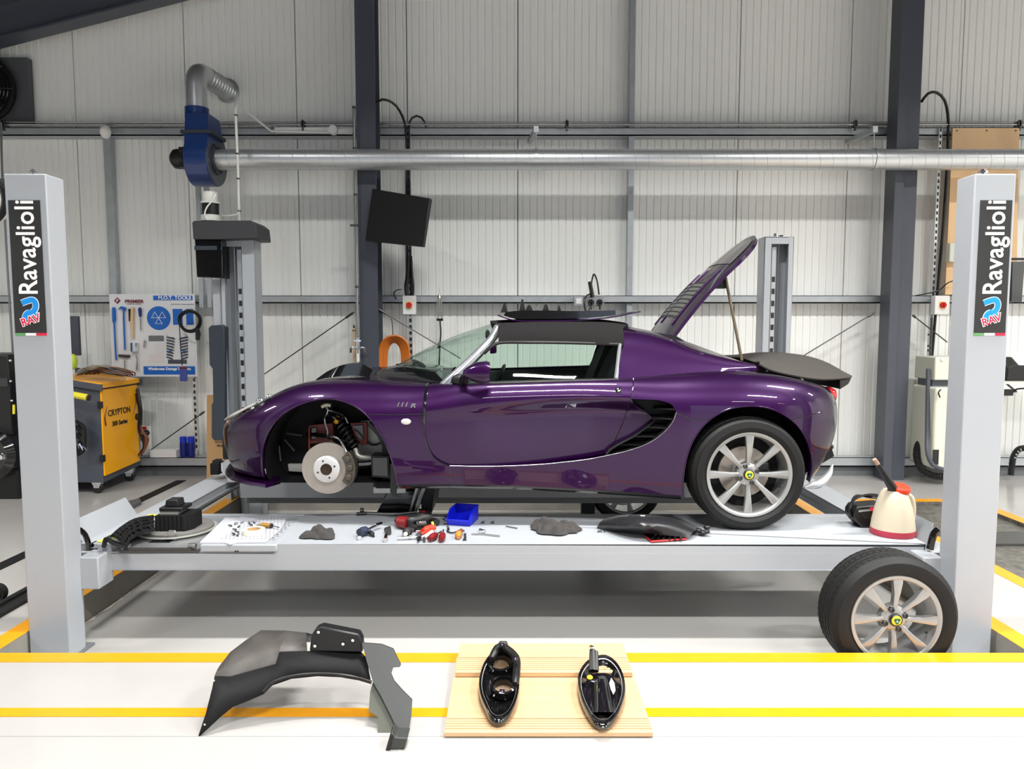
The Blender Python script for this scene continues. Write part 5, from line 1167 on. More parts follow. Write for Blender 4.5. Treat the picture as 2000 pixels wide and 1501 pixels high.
# headlamp
def patch(pts, off, m, nm, par=None):
    cen = (sum(p[0] for p in pts)/len(pts), sum(p[1] for p in pts)/len(pts)); rings = []
    for k in range(7):
        s_ = 1-k/6; o_ = off*(1-(1-k/6)**3) if k else -.002; rings.append([on_body(cen[0]+(u-cen[0])*s_, cen[1]+(v-cen[1])*s_, o_) for u, v in pts])
    mb = MB(); mb.grid([r+[r[0]] for r in rings]); return obj(nm, mb, m, par or car, smooth=80)
patch(sp2([(440, 817), (452, 806), (478, 794), (508, 778), (528, 768), (536, 769), (526, 782), (500, 797), (470, 810), (448, 822), (440, 817)], 30)[:-1], .012, M_BLKG, 'headlamp_recess')
for (u, v, r) in ((511, 781, .024), (528, 773, .017), (497, 796, .012), (463, 806, .012)):
    mb = MB(); mb.ball(on_body(u, v, .014), r, r*.7, r*.8); obj('headlamp_reflector', mb, M_CHR, car)
mb = MB(); P = [on_body(u, v, .016) for u, v in ((440, 816), (462, 803), (490, 790), (503, 783))]; mb.tube(catmull(P, 12), [.004, .007, .01, .01, .01, .011, .011, .011, .01, .01, .008, .005], 8); obj('headlamp_lens_edge', mb, M_LENS, car)
mb = MB(); P = [on_body(u, v, -.006) for u, v in ((444, 824), (441, 836), (441, 852))]; mb.tube(P, .010, 8); obj('front_indicator', mb, M_ORN, car)
# small fittings on the flank
patch([(793+10*math.cos(k*PI/8)*1.05, 823+6.5*math.sin(k*PI/8)) for k in range(16)], .008, M_LENS, 'side_repeater', clam[('front_clamshell', False)])
patch([(1208+7*math.cos(k*PI/8), 762+7*math.sin(k*PI/8)) for k in range(16)], .006, M_BLKG, 'door_lock_surround', doors[0]); patch([(1208+4*math.cos(k*PI/8), 762+4*math.sin(k*PI/8)) for k in range(16)], .012, M_CHR, 'door_lock', doors[0])
p = on_body(793, 791, .006); text('badge_lettering', '111', M_CHR, facing(p+Vector((-.022, -.004, .004)), .05), .035, clam[('front_clamshell', False)], bold=.0008, sx=1.3, shear=.25, ext=.003)
text('badge_lettering', 'R', M_CHR, facing(p+Vector((.038, -.004, -.001)), .05), .032, clam[('front_clamshell', False)], bold=.001, sx=1.4, shear=.25, ext=.003)
# ---- glasshouse
def sym(pt): return Vector((pt.x, 2*CY-pt.y, pt.z))
near = lambda u, v, w: W(u, v, CY-w)
# windscreen: curves from near edge to centre
ns_ = [near(872, 752, .60), near(905, 722, .575), near(940, 687, .53), near(970, 653, .47)]
cs_ = [Vector((-.80, CY, 1.205)), Vector((-.60, CY, 1.32)), Vector((-.38, CY, 1.42)), Vector((-.13, CY, 1.503))]
rows = []
for k in range(len(ns_)):
    n_, c_ = ns_[k], cs_[k]; r = []
    for i in range(17):
        t = -1+2*i/16; q = abs(t); e = n_ if t < 0 else sym(n_); s_ = q**2.2; r.append(Vector((c_.x+(n_.x-c_.x)*s_, CY+(n_.y-CY)*(-t if False else (q))*(1 if t < 0 else -1), c_.z+(n_.z-c_.z)*q**2.0)))
    rows.append(r)
cols = [catmull([r[i] for r in rows], 12) for i in range(17)]; rows = [[cols[i][j] for i in range(17)] for j in range(12)]
mb = MB(); mb.grid(rows); obj('windscreen', mb, M_GLASS, car, smooth=80)
mb = MB(); mb.tube([r for r in rows[0]], .012, 6); obj('windscreen_base_seal', mb, M_BLK, car)
mb = MB(); mb.tube([r for r in rows[-1]], .009, 6); obj('windscreen_header', mb, M_BLK, car)
for s_ in (0, 1):
    P = catmull([near(862, 760, .63), near(885, 738, .62), near(912, 712, .59), near(940, 684, .55), near(960, 662, .51), near(974, 640, .46)], 24)
    if s_: P = [sym(p) for p in P]
    mb = MB(); rs_ = [.034-.0005*k for k in range(20)]+[.026, .028, .03, .03]; mb.tube(P, rs_, 12); obj('windscreen_pillar', mb, M_SILB, car)  # pillars are body colour; the silver paints in their reflection
# soft top
rows_n = [[near(974, 670, .585), near(1040, 671, .60), near(1120, 672, .60), near(1180, 673, .60), near(1217, 676, .595)],
          [near(974, 655, .565), near(1040, 655, .585), near(1120, 656, .585), near(1180, 658, .58), near(1218, 660, .575)],
          [near(973, 640, .50), near(1040, 640, .52), near(1120, 640, .52), near(1180, 641, .52), near(1216, 645, .51)],
          [Vector((-.12, CY-.36, 1.492)), Vector((.1, CY-.38, 1.50)), Vector((.36, CY-.38, 1.502)), Vector((.58, CY-.38, 1.497)), Vector((.70, CY-.36, 1.482))],
          [Vector((-.14, CY, 1.508)), Vector((.1, CY, 1.520)), Vector((.36, CY, 1.522)), Vector((.58, CY, 1.515)), Vector((.70, CY, 1.50))]]
full = rows_n + [[sym(p) for p in r] for r in rows_n[::-1][1:]]
mb = thicken(loft(full, 26, 4), .012 if False else .014); obj('soft_top', mb, M_SOFT, car, smooth=60)
mb = MB(); mb.tube(catmull([near(945, 690, .60), near(960, 676, .595), near(975, 669, .59), near(1040, 668, .605), near(1120, 669, .605), near(1213, 672, .60)], 30), .010, 8); obj('roof_seal', mb, M_BLK, car)
mb = MB(); mb.tube([near(1211, 672, .60), near(1208, 700, .64), near(1203, 742, .70)], .012, 8); obj('door_glass_seal', mb, M_SILB, car)
mb = MB(); mb.tube(catmull([near(900, 750, .72), near(1000, 747, .73), near(1100, 744, .73), near(1205, 741, .72)], 16), .009, 8); obj('waist_seal', mb, M_BLK, car)
for s_ in (0, 1):
    bot = [near(888, 750, .68), near(940, 749, .69), near(1030, 747, .70), near(1120, 744, .70), near(1203, 742, .69)]; top = [near(888, 745, .67), near(958, 680, .60), near(1030, 670, .595), near(1120, 671, .595), near(1209, 673, .595)]
    if s_: bot = [sym(p) for p in bot]; top = [sym(p) for p in top]
    mb = MB(); mb.grid([catmull(bot, 16), [a.lerp(b, .5)+Vector((0, -.012 if not s_ else .012, 0)) for a, b in zip(catmull(bot, 16), catmull(top, 16))], catmull(top, 16)]); obj('side_window', mb, M_GLASS, car, smooth=80)
# interior
mb = MB(); mb.box(-.70, .72, CY-.62, CY+.62, .58, .62); mb.box(-.75, -.70, CY-.62, CY+.62, .58, 1.10); mb.box(.70, .74, CY-.60, CY+.60, .58, 1.36); mb.box(-.70, .70, CY-.04, CY+.04, .6, .80); obj('cabin_tub', mb, M_INT, car)
mb = MB()
for s_ in (-1, 1): 
    q = [(-.40, 1.10), (-.30, 1.155), (.62, 1.175), (.66, .70), (-.55, .70)]; mb.prism([(x, CY+s_*.60, z) for x, z in q], (0, s_*.05, 0))
obj('door_inner_panel', mb, M_SEAT, car, bevel=.01)
mb = MB(); mb.prism([(-.72, CY-.58, 1.10), (-.50, CY-.58, 1.16), (-.28, CY-.58, 1.14), (-.22, CY-.58, 1.04), (-.4, CY-.58, .95), (-.72, CY-.58, .95)], (0, 1.16, 0)); obj('dashboard', mb, M_INT, car, bevel=.02)
mb = MB(); cc = Vector((-.12, CY+.32, 1.06)); mb.lathe([(.165, -.012), (.18, 0), (.165, .012), (.15, 0)], cc, (-.9, 0, .4), 28, True); mb.cyl(cc, cc+Vector((-.2, 0, .02)), .03, n=10); mb.box(cc.x-.02, cc.x, cc.y-.16, cc.y+.16, cc.z-.02, cc.z+.02); obj('steering_wheel', mb, M_BLK, car)
for s_ in (-1, 1):
    cyS = CY+s_*.31; rows = []
    prof = [(.02, .78), (.30, .70), (.40, .72), (.46, .95), (.56, 1.20), (.62, 1.34), (.66, 1.405), (.70, 1.40), (.70, 1.3), (.62, .9), (.5, .62), (.02, .62)]
    hw = [.22, .22, .22, .24, .23, .17, .11, .11, .16, .22, .22, .22]; mb = MB()
    for sg in (1,):
        L_ = [Vector((x, cyS-h, z)) for (x, z), h in zip(prof, hw)]; R_ = [Vector((x, cyS+h, z)) for (x, z), h in zip(prof, hw)]
        mb.grid([L_+[L_[0]], [a.lerp(b, .5)+Vector((.02, 0, -.01)) for a, b in zip(L_, R_)]+[L_[0].lerp(R_[0], .5)], R_+[R_[0]]]); mb.add(L_, [tuple(range(len(L_)))]); mb.add(R_, [tuple(range(len(R_)))[::-1]])
    st = obj('seat', mb, M_SEAT, car, bevel=.02)
mb = MB(); p = near(960, 650, .0); mb.ball(Vector((-.16, CY, 1.43)), .015, .11, .035); obj('rear_view_mirror', mb, M_BLK, car)
mb = MB(); mb.tube(catmull([(-.62, CY-.45, 1.17), (-.55, CY-.2, 1.225), (-.66, CY+.1, 1.255), (-.60, CY+.4, 1.20)], 16), .012, 6); mb.tube([W(735, 730, CY-.3), W(760, 718, CY-.2), W(790, 714, CY-.15), W(838, 726, CY-.38)], .009, 6); obj('wiper', mb, M_BLK, car)
# cowl and front vents on the bonnet
mb = MB(); mb.prism([W(728, 736, CY-.35), W(745, 722, CY-.35), W(790, 716, CY-.3), W(850, 726, CY-.5), W(872, 750, CY-.56), W(790, 745, CY-.5), W(740, 742, CY-.45)], (0, .6, .0)); obj('cowl_panel', mb, M_BLKG, car, bevel=.006)
rows = [[W(618, 742, CY-.40), W(652, 736, CY-.42), W(690, 733, CY-.42), W(722, 736, CY-.42)], [W(640, 728, CY-.40), W(668, 716, CY-.42), W(700, 712, CY-.42), W(727, 724, CY-.42)], [W(640, 728, CY), W(668, 714, CY), W(702, 709, CY), W(722, 718, CY)], [W(640, 728, CY+.40), W(668, 714, CY+.42), W(702, 709, CY+.42), W(722, 718, CY+.42)]]
mb = thicken([catmull(r, 12) for r in rows], .01); obj('bonnet_vent_cover', mb, M_BLKG, car, smooth=50)
# door mirror
M_ = near(932, 728, .90); 
t_rows = []
for k in range(9):
    s_ = k/8; u = 905+52*s_; hh = (.014 + .048*math.sin(min(1, s_*1.25)*PI/2)**.8)*(1 if s_ < .95 else .85); y0 = CY-.86; vv = 727.5 - 1*s_
    c_ = W(u, vv, CY-.85); t_rows.append([c_+Vector((0, .075*math.cos(q)*(.5+.5*s_), hh*math.copysign(abs(math.sin(q))**.8, math.sin(q)))) for q in [2*PI*i/16 for i in range(17)]])
mb = MB(); mb.grid(t_rows); mb.add(t_rows[-1][:-1], [tuple(range(16))]); mb.add(t_rows[0][:-1], [tuple(range(16))[::-1]]); mr = obj('door_mirror', mb, M_PUR, car, smooth=50)
mb = MB(); mb.tube([near(905, 748, .70), near(905, 738, .76), near(915, 732, .82)], [.03, .022, .02], 10); mb.ball(near(898, 742, .70), .05, .03, .035); obj('mirror_stalk', mb, M_BLK, car)
mb = MB(); mb.prism([sym(near(940, 688, .8))+Vector((0, 0, 0)), sym(near(958, 688, .8)), sym(near(958, 712, .8)), sym(near(940, 714, .8))], (0, .08, 0)); obj('door_mirror', mb, M_PUR, car, bevel=.01)
# ---- rear buttress, rear deck, roof panel behind the soft top
for s_ in (0, 1):
    c1 = [near(1203, 744, .70), near(1240, 738, .69), near(1300, 734, .68), near(1350, 729, .67), near(1420, 724, .66), near(1480, 724, .65)]
    c2 = [near(1212, 700, .655), near(1250, 700, .645), near(1300, 701, .64), near(1360, 705, .64), near(1425, 712, .645), near(1478, 719, .65)]
    c3 = [near(1219, 667, .60), near(1255, 670, .595), near(1300, 675, .59), near(1360, 688, .60), near(1425, 703, .62), near(1476, 714, .645)]
    c4 = [near(1218, 646, .52), near(1258, 650, .52), near(1305, 662, .53), near(1362, 683, .56), near(1425, 700, .6), near(1476, 712, .63)]
    c5 = [Vector((.69, CY-.38, 1.485)), Vector((.85, CY-.40, 1.455)), Vector((1.0, CY-.42, 1.41)), Vector((1.2, CY-.46, 1.335)), Vector((1.38, CY-.52, 1.268)), Vector((1.48, CY-.58, 1.235))]
    q_ = [c1, c2, c3, c4, c5]
    if s_: q_ = [[sym(p) for p in c_] for c_ in q_]
    mb = thicken(loft(q_, 34, 4), .012 if s_ else -.012); obj('rear_buttress', mb, M_PUR, car, smooth=70)
mb = MB(); rows = []
for x, z in ((.69, 1.50), (.80, 1.475), (.92, 1.44), (.98, 1.40)): rows.append([Vector((x, CY+t*(.39), z-.02*abs(t)**2)) for t in np.linspace(-1, 1, 9)])
mb.grid(rows); obj('rear_roof_panel', mb, M_PUR, car, smooth=80)
mb = MB(); mb.prism(poly([(1262, 660), (1310, 662), (1366, 690), (1365, 683), (1320, 655), (1275, 648)], CY-.44), (0, .02, 0)); obj('hinge_trim', mb, M_BLK, car)
mb = MB(); mb.box(.98, 1.5, CY-.42, CY+.42, .9, .92); mb.box(.98, 1.0, CY-.42, CY+.42, .9, 1.38); mb.box(1.02, 1.38, CY-.30, CY+.25, .92, 1.12); obj('engine_bay', mb, M_BLK, car, bevel=.01)
# engine lid (raised)
H0 = Vector((.965, CY, 1.415)); Lv = Vector((1.575, CY, 2.03))-H0; Ln = Lv.length; ld = Lv.normalized(); lnrm = Vector((-ld.z, 0, ld.x))
def lidp(l, m_, up=0.0):
    return H0 + ld*(l*Ln) + Vector((0, m_, 0)) + lnrm*(up + .05*(1-(m_/.45)**2) + .06*math.sin(PI*l)*.6)
def hwid(l): return .40 - .05*l if l < .62 else (.369)*math.sqrt(max(0, 1-((l-.62)/.38)**2.4))
rows = [[lidp(l, hwid(l)*t) for t in np.linspace(-1, 1, 15)] for l in [0, .1, .2, .3, .4, .5, .6, .68, .76, .84, .90, .95, .98, .995]]
lid = obj('engine_lid', thicken(rows, .022), M_PUR, car, smooth=50)
# make sure slab thickness goes downwards (inner side)
rows2 = [[lidp(l, hwid(l)*.62*t, .004) for t in np.linspace(-1, 1, 9)] for l in (.14, .25, .36, .46)]; mb = MB(); mb.grid(rows2); obj('lid_vent_mesh', mb, mat('mesh_grey', (88, 90, 86), .6), lid, smooth=80)
mb = MB()
for k in range(9): l = .15+.31*k/8; mb.tube([lidp(l, hwid(l)*.62*t, .005) for t in np.linspace(-1, 1, 7)], .003, 4)
obj('vent_bars', mb, M_BLKW, lid)
for t_ in (-.68, .0, .68):
    mb = MB(); mb.tube([lidp(l, hwid(l)*t_, .001) for l in np.linspace(.08, .60, 10)], .007, 6); obj('lid_rib', mb, M_PUR, lid)
rows3 = [[lidp(l, hwid(l)*.82*t, .003) for t in np.linspace(-1, 1, 11)] for l in (.66, .74, .82, .88, .93)]; mb = MB(); mb.grid(rows3); obj('lid_tip_reflection', mb, mat('tip_reflection_grey', (70, 66, 66), .2, coat=.5), lid, smooth=80)  # grey panel paints the wall's reflection onto the purple lid tip
mb = MB(); a = lidp(.56, -.25, -.03); mb.box(a.x-.04, a.x+.04, a.y-.03, a.y+.05, a.z-.07, a.z-.01); obj('lid_latch', mb, M_BLK, lid)
mb = MB(); q0 = lidp(.60, -.28, -.02); q1 = W(1449, 704, CY-.40); mb.cyl(q0, q1, .009, n=10); obj('lid_prop', mb, mat('prop_rod', (84, 72, 52), .5), car)
# tail cover (matte spoiler)
near_e = [near(1482, 712, .62), near(1505, 724, .65), near(1550, 735, .66), near(1600, 742, .62), near(1640, 741, .56), near(1663, 738, .50)]
mid_e = [near(1483, 708, .50), near(1510, 711, .50), near(1550, 718, .50), near(1600, 722, .48), near(1640, 726, .44), near(1662, 735, .42)]
mid2 = [Vector((1.49, CY-.30, 1.262)), Vector((1.60, CY-.30, 1.285)), Vector((1.72, CY-.30, 1.292)), Vector((1.84, CY-.30, 1.285)), Vector((1.95, CY-.30, 1.25)), Vector((2.02, CY-.30, 1.19))]
mid3 = [Vector((1.49, CY, 1.275)), Vector((1.60, CY, 1.300)), Vector((1.72, CY, 1.305)), Vector((1.84, CY, 1.298)), Vector((1.96, CY, 1.26)), Vector((2.04, CY, 1.20))]
L5 = [near_e, mid_e, mid2, mid3]; L5 = L5 + [[sym(p) for p in r] for r in L5[::-1][1:]]
obj('tail_cover', thicken(loft(L5, 24, 5), .008), M_COVER, car, smooth=60)
mb = MB(); lip = catmull(near_e, 20)[14:]; pr_ = []
mb.prism([near(1640, 742, .55), near(1663, 739, .50), near(1657, 750, .50), near(1641, 760, .53)], (0, 1.0, 0)); obj('tail_lip', mb, M_BLK, car, bevel=.004)
for s_ in (0, 1):
    p = near(1628, 772, .56); p = sym(p) if s_ else p; mb = MB(); mb.lathe([(0, -.03), (.035, -.028), (.05, 0), (.05, .02)], p+Vector((-.015, .02, 0)), (-1, 0, 0), 20); obj('tail_lamp', mb, M_REDL, car)
# rear diffuser, exhaust, number plate area
mb = MB(); mb.prism([(1.62, CY-.62, .62), (1.60, CY-.62, .58), (1.86, CY-.62, .74), (1.84, CY-.62, .80)], (0, 1.24, 0)); obj('rear_diffuser', mb, M_BLK, car)
mb = MB(); P = catmull([near(1572, 952, .50), near(1600, 944, .46), near(1618, 926, .42), near(1625, 906, .40)], 14)
mb.tube(P, [.006, .012, .018, .022, .025, .027, .027, .027, .025, .022, .019, .015, .01, .005], 10)
for v_ in mb.v: v_.y = CY-.44 + (v_.y-(CY-.44))*.8
obj('tail_blade', mb, mat('silver_blade', (214, 214, 218), .25, .4), car)
mb = MB(); mb.ball(near(1622, 872, .45), .018, .02, .018); obj('tow_eye_cover', mb, M_BLK, car)
# underbody and wheel liners
mb = MB(); mb.box(-.78, .95, CY-.66, CY+.66, .56, .60); mb.box(-1.62, -.5, CY-.38, CY+.38, .62, 1.0); mb.box(.95, 1.7, CY-.48, CY+.48, .62, .9); obj('underbody', mb, M_BLKM, car)
for s_ in (-1, 1):
    for (cx, rr_, zc_, w0, w1) in ((-1.03, .375, .72, .40, .69), (1.30, .375, .70, .45, .69)):
        mb = MB(); mb.lathe([(rr_, w0), (rr_, w1)], (cx, CY, zc_), (0, s_, 0), 28); mb.lathe([(0, w0), (rr_, w0)], (cx, CY, zc_), (0, s_, 0), 28)
        for v_ in mb.v:
            if v_.z < .60: v_.z = .60
        obj('wheel_liner', mb, M_BLKM, car)
# ---- wheels
def wheel_parts(par, R, wd_, rimR, loc, spin, lug, capsink=0.0, brake=False):
    """axis along y, outer face at y = 0, local coordinates"""
    mb = MB(); sw = R-rimR
    prof = [(rimR-.004, .012), (rimR+.006, .002), (rimR+sw*.35, -.010), (rimR+sw*.7, -.006), (R-.022, .004), (R-.008, .014), (R-.002, .026)]
    g = wd_; n_g = 4; tread = []
    y = .026
    for k in range(n_g):
        yc_ = .026+(g-.052)*(k+.75)/(n_g+.5); tread += [(R, yc_-.012), (R-.007, yc_-.008), (R-.007, yc_-.001), (R, yc_+.003)]
    prof = prof + tread + [(R-.002, g-.026), (R-.008, g-.014), (R-.022, g-.004), (rimR+sw*.6, g+.008), (rimR+.006, g), (rimR-.004, g-.012)]
    mb.lathe(prof, (0, 0, 0), (0, 1, 0), 96); ty = obj('tyre', mb, M_RUB, par, local=True, smooth=35)
    mb = MB(); N = 60
    for k in range(N):
        th = 2*PI*k/N; rdir = Vector((math.cos(th), 0, math.sin(th))); tdir = Vector((-math.sin(th), 0, math.cos(th)))
        for (y0, y1) in ((.028, .048), (g*.52, g*.62), (g-.048, g-.028)):
            q = rdir*(R+.0003); mb.add([q+tdir*-.0022+Vector((0, y0, 0)), q+tdir*.0022+Vector((0, y0, 0)), q+tdir*.0042+Vector((0, y1, 0)), q+tdir*-.0002+Vector((0, y1, 0))], [(0, 1, 2, 3)])
    for v_ in mb.v:
        rr2 = math.hypot(v_.x, v_.z)
        if rr2 > R+.0008: s2 = (R+.0005)/rr2; v_.x *= s2; v_.z *= s2
    top = par.parent is None
    sp = obj('tread_sipe', mb, M_BLKM, ty if top else par, local=True, smooth=0); sp['kind'] = 'stuff'
    mb = MB(); mb.lathe([(rimR-.006, .03), (rimR+.004, .004), (rimR+.002, -.002), (rimR-.008, -.001), (rimR-.017, .006), (rimR-.02, .03), (rimR-.03, .06), (rimR-.03, g-.03), (rimR-.012, g-.01), (rimR-.004, g-.01)], (0, 0, 0), (0, 1, 0), 64); rm = obj('rim', mb, M_RIM, par, local=True)
    for k in range(8):
        th = spin+k*PI/4; rd = Vector((math.cos(th), 0, math.sin(th))); td = Vector((-math.sin(th), 0, math.cos(th))); mb = MB(); rows = []
        for (r, hw_, yf, yb) in ((.048, .011, .020, .05), (.085, .0105, .012, .045), (.13, .0145, .004, .035), (rimR-.035, .021, .004, .03), (rimR-.012, .023, .006, .03)):
            c_ = rd*r; rows.append([c_-td*hw_+Vector((0, yb, 0)), c_-td*hw_+Vector((0, yf+.003, 0)), c_-td*hw_*.55+Vector((0, yf, 0)), c_+td*hw_*.55+Vector((0, yf, 0)), c_+td*hw_+Vector((0, yf+.003, 0)), c_+td*hw_+Vector((0, yb, 0)), c_-td*hw_+Vector((0, yb, 0))])
        mb.grid(rows); obj('spoke', mb, M_RIM, par, local=True, smooth=30)
    mb = MB(); mb.lathe([(.0, .03), (.03, .014), (.045, .016), (.062, .026), (.07, .05), (.03, .06)], (0, 0, 0), (0, 1, 0), 32); obj('hub', mb, M_RIM, par, local=True)
    for k in range(4):
        th = spin+.4+k*PI/2; p = Vector((math.cos(th)*.049, .012, math.sin(th)*.049)); mb = MB(); mb.lathe([(.011, -.004), (.013, -.002), (.013, .02)], p, (0, 1, 0), 12); mb.lathe([(0, .002), (.008, .002), (.009, -.004), (.011, -.004)], p, (0, 1, 0), 8); obj('wheel_nut', mb, M_STEELD, par, local=True)
    mb = MB(); mb.lathe([(.027, .02), (.029, .004), (.024, .0)], (0, 0, 0), (0, 1, 0), 28); obj('cap_ring', mb, M_BLK, par, local=True)
    mb = MB(); mb.lathe([(0, -.003), (.02, -.001), (.025, .003)], (0, 0, 0), (0, 1, 0), 28); cp = obj('centre_cap', mb, M_EMY, par, local=True)
    mb = MB(); mb.add([Vector((.0135*math.sin(q)*(1-.22*math.cos(3*q)), -.0045, .0135*math.cos(q)*(1-.22*math.cos(3*q)))) for q in [2*PI*i/24 for i in range(24)]], [tuple(range(24))]); obj('cap_emblem', mb, M_EMG, cp if top else par, local=True, smooth=0)
    mb = MB(); mb.add([Vector((.008*math.sin(q), -.0052, -.002+.007*math.cos(q))) for q in [0, 2.2, 4.1]], [(0, 1, 2)]); obj('cap_monogram', mb, M_CHR, cp if top else par, local=True, smooth=0)
    mb = MB(); th = spin-1.95; mb.cyl((math.cos(th)*(rimR-.035), .03, math.sin(th)*(rimR-.035)), (math.cos(th)*(rimR-.06), -.0, math.sin(th)*(rimR-.06)), .0045, n=8); obj('valve', mb, M_BLK, par, local=True)
def disc_parts(par, R, o, cap=True):
    mb = MB(); o = Vector(o)
    mb.lathe([(R*.50, .012), (R*.50, .0), (R, .0), (R, .024), (R*.55, .024)], o, (0, 1, 0), 64); d = obj('brake_disc', mb, M_DISC, par, local=True)
    mb = MB(); mb.lathe([(R*.51, .004), (R*.51, -.028), (R*.46, -.034), (R*.225, -.034), (R*.22, -.01), (R*.20, .0), (.0, .0)], o, (0, 1, 0), 48); obj('disc_bell', mb, mat('bell_silver', (206, 206, 206), .35, .4), par, local=True)
    return d
t_rear = thing('t', '', ''); bpy.data.objects.remove(t_rear)
def sub_empty(nm, loc, par):
    o = bpy.data.objects.new(nm, None); C.objects.link(o); o.empty_display_size = .1; o.parent = par; o.location = Vector(loc)-Vector(par.location); return o
pw = G(1461, 1037, ZR); RW = .3145
for s_ in (-1, 1):
    y = pw.y + .0 if s_ < 0 else 2*CY-pw.y
    w_ = sub_empty('rear_wheel', (pw.x, y, ZR+RW-.002), car)
    if s_ > 0: w_.rotation_euler = (0, 0, PI)
    wheel_parts(w_, RW, .215, .232, None, PI/2, None)
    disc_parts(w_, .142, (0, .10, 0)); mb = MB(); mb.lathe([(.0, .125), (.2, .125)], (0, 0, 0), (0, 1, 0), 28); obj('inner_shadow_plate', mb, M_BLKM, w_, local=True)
    mb = MB(); mb.box(.06, .13, .06, .13, -.02, .06); obj('caliper', mb, M_BLK, w_, local=True, bevel=.01)
# front hub with disc (wheel removed)
hc = W(640, 914, 4.12)
hub = sub_empty('front_hub', hc, car); d_ = disc_parts(hub, .146, (0, 0, 0))
for k in range(4):
    th = k*PI/2+.35; mb = MB(); p = Vector((math.cos(th)*.05, -.0345, math.sin(th)*.05)); mb.lathe([(0, -.0005), (.0055, -.0005)], p, (0, 1, 0), 12); obj('stud_hole', mb, M_BLK, hub, local=True)
mb = MB(); mb.lathe([(0, -.03), (.012, -.036), (.028, -.0345), (.03, -.04), (.032, -.03)], (0, 0, 0), (0, 1, 0), 24); obj('hub_centre', mb, mat('hub_rust', (60, 44, 32), .6, .4), hub, local=True)
mb = MB()
cal = []
for k in range(9):
    th = math.radians(38 - k*9.5); cal.append((Vector((math.cos(th), 0, math.sin(th)))*.108, Vector((math.cos(th), 0, math.sin(th)))*.164))
mb.prism([c_[0]+Vector((0, -.035, 0)) for c_ in cal] + [c_[1]+Vector((0, -.035, 0)) for c_ in cal[::-1]], (0, .08, 0)); obj('caliper', mb, M_CALI, hub, local=True, bevel=.006)
mb = MB()
for th in (26, 4, -20): a_ = math.radians(th); p = Vector((math.cos(a_)*.133, -.036, math.sin(a_)*.133)); mb.lathe([(0, -.012), (.016, -.010), (.02, 0)], p, (0, 1, 0), 16)
for th in (36, -34): a_ = math.radians(th); p = Vector((math.cos(a_)*.15, -.04, math.sin(a_)*.15)); mb.cyl(p, p+Vector((0, .05, 0)), .009, n=8)
obj('caliper_piston', mb, M_CALI, hub, local=True, bevel=.002)
mb = MB(); mb.tube(catmull([(-.01, .05, .175), (.03, .02, .178), (.07, 0, .165), (.10, -.03, .13), (.115, -.04, .10)], 14), .007, 8); obj('brake_hose', mb, M_STEEL, hub, local=True)
mb = MB(); mb.cyl((0, .03, 0), (.02, .42, .01), .045, n=16); mb.cyl((0, .04, .1), (.0, .1, .1), .04, n=12); obj('upright', mb, M_STEELD, hub, local=True)
# suspension and chassis seen through the arch
def bit(nm, pts, Y, d, m, bev=.002): mb = MB(); mb.prism(poly(pts, Y), (0, d, 0)); return obj(nm, mb, m, car, bevel=bev)
def rod(nm, pts, r, m, Ys):
    mb = MB(); mb.tube(catmull([W(u, v, y) for (u, v), y in zip(pts, Ys)], 16), r, 8); return obj(nm, mb, m, car)
bit('chassis_panel', [(704, 822), (720, 820), (740, 838), (750, 862), (750, 905), (700, 905), (698, 858)], 4.40, .03, M_ALUM)
bit('bracket', [(604, 830), (650, 826), (652, 858), (640, 864), (604, 866)], 4.36, .04, M_REDW)
bit('bracket', [(606, 836), (618, 834), (618, 856), (606, 858)], 4.345, .01, M_BLKG)
bit('bracket', [(684, 826), (716, 824), (717, 868), (708, 870), (696, 858)], 4.33, .03, M_REDW); bit('bracket', [(688, 831), (709, 829), (710, 860), (700, 856)], 4.318, .01, M_BLKG)
rod('steering_arm', [(604, 834), (604, 870), (606, 900)], .006, M_REDW, [4.33]*3)
rod('strut', [(690, 866), (678, 840), (662, 815), (648, 800)], .026, M_BLK, [4.34, 4.36, 4.4, 4.42])
mb = MB()
sp0, sp1 = W(694, 872, 4.32), W(656, 812, 4.38); x_, y_, dd = frame(sp1-sp0); Lc = (sp1-sp0).length
mb.tube([sp0+dd*(Lc*k/96)+(x_*math.cos(k*.5)+y_*math.sin(k*.5))*.034 for k in range(97)], .0055, 6); obj('coil_spring', mb, M_STEELD, car)
mb = MB(); mb.cyl(W(656, 826, 4.3), W(660, 812, 4.3), .014, n=12); obj('yellow_cap', mb, mat('cap_yellow', (232, 176, 30), .4), car)
rod('wiring', [(632, 788), (640, 800), (634, 820), (640, 842), (638, 856)], .006, M_STEEL, [4.3]*5); rod('wiring', [(640, 800), (655, 804), (672, 812), (680, 826)], .005, M_STEEL, [4.3]*4)
rod('wiring', [(628, 794), (638, 790), (646, 792)], .010, M_TAPE, [4.3]*3); rod('wiring', [(636, 818), (648, 812), (662, 818), (674, 812)], .009, M_BLKG, [4.28]*4)
rod('wishbone', [(600, 848), (640, 852), (690, 866)], .012, M_BLKG, [4.36, 4.3, 4.34]); rod('wishbone', [(694, 876), (700, 890), (724, 894)], .014, M_ALUM, [4.3, 4.28, 4.3])
rod('wishbone', [(700, 908), (722, 906), (745, 898)], .022, M_BLK, [4.28, 4.3, 4.32]); rod('harness', [(714, 858), (726, 868), (740, 866), (751, 854)], .006, M_BLK, [4.38]*4)
bit('chassis_panel', [(694, 890), (745, 888), (745, 900), (700, 902)], 4.3, .03, M_ALUM); bit('chassis_panel', [(562, 906), (594, 906), (594, 922), (564, 920)], 4.35, .03, M_ALUM)
bit('duct_box', [(724, 890), (760, 890), (762, 934), (726, 931)], 4.18, .12, M_BLK); bit('duct_box', [(727, 893), (757, 893), (758, 930), (728, 928)], 4.17, .01, M_BLKG)
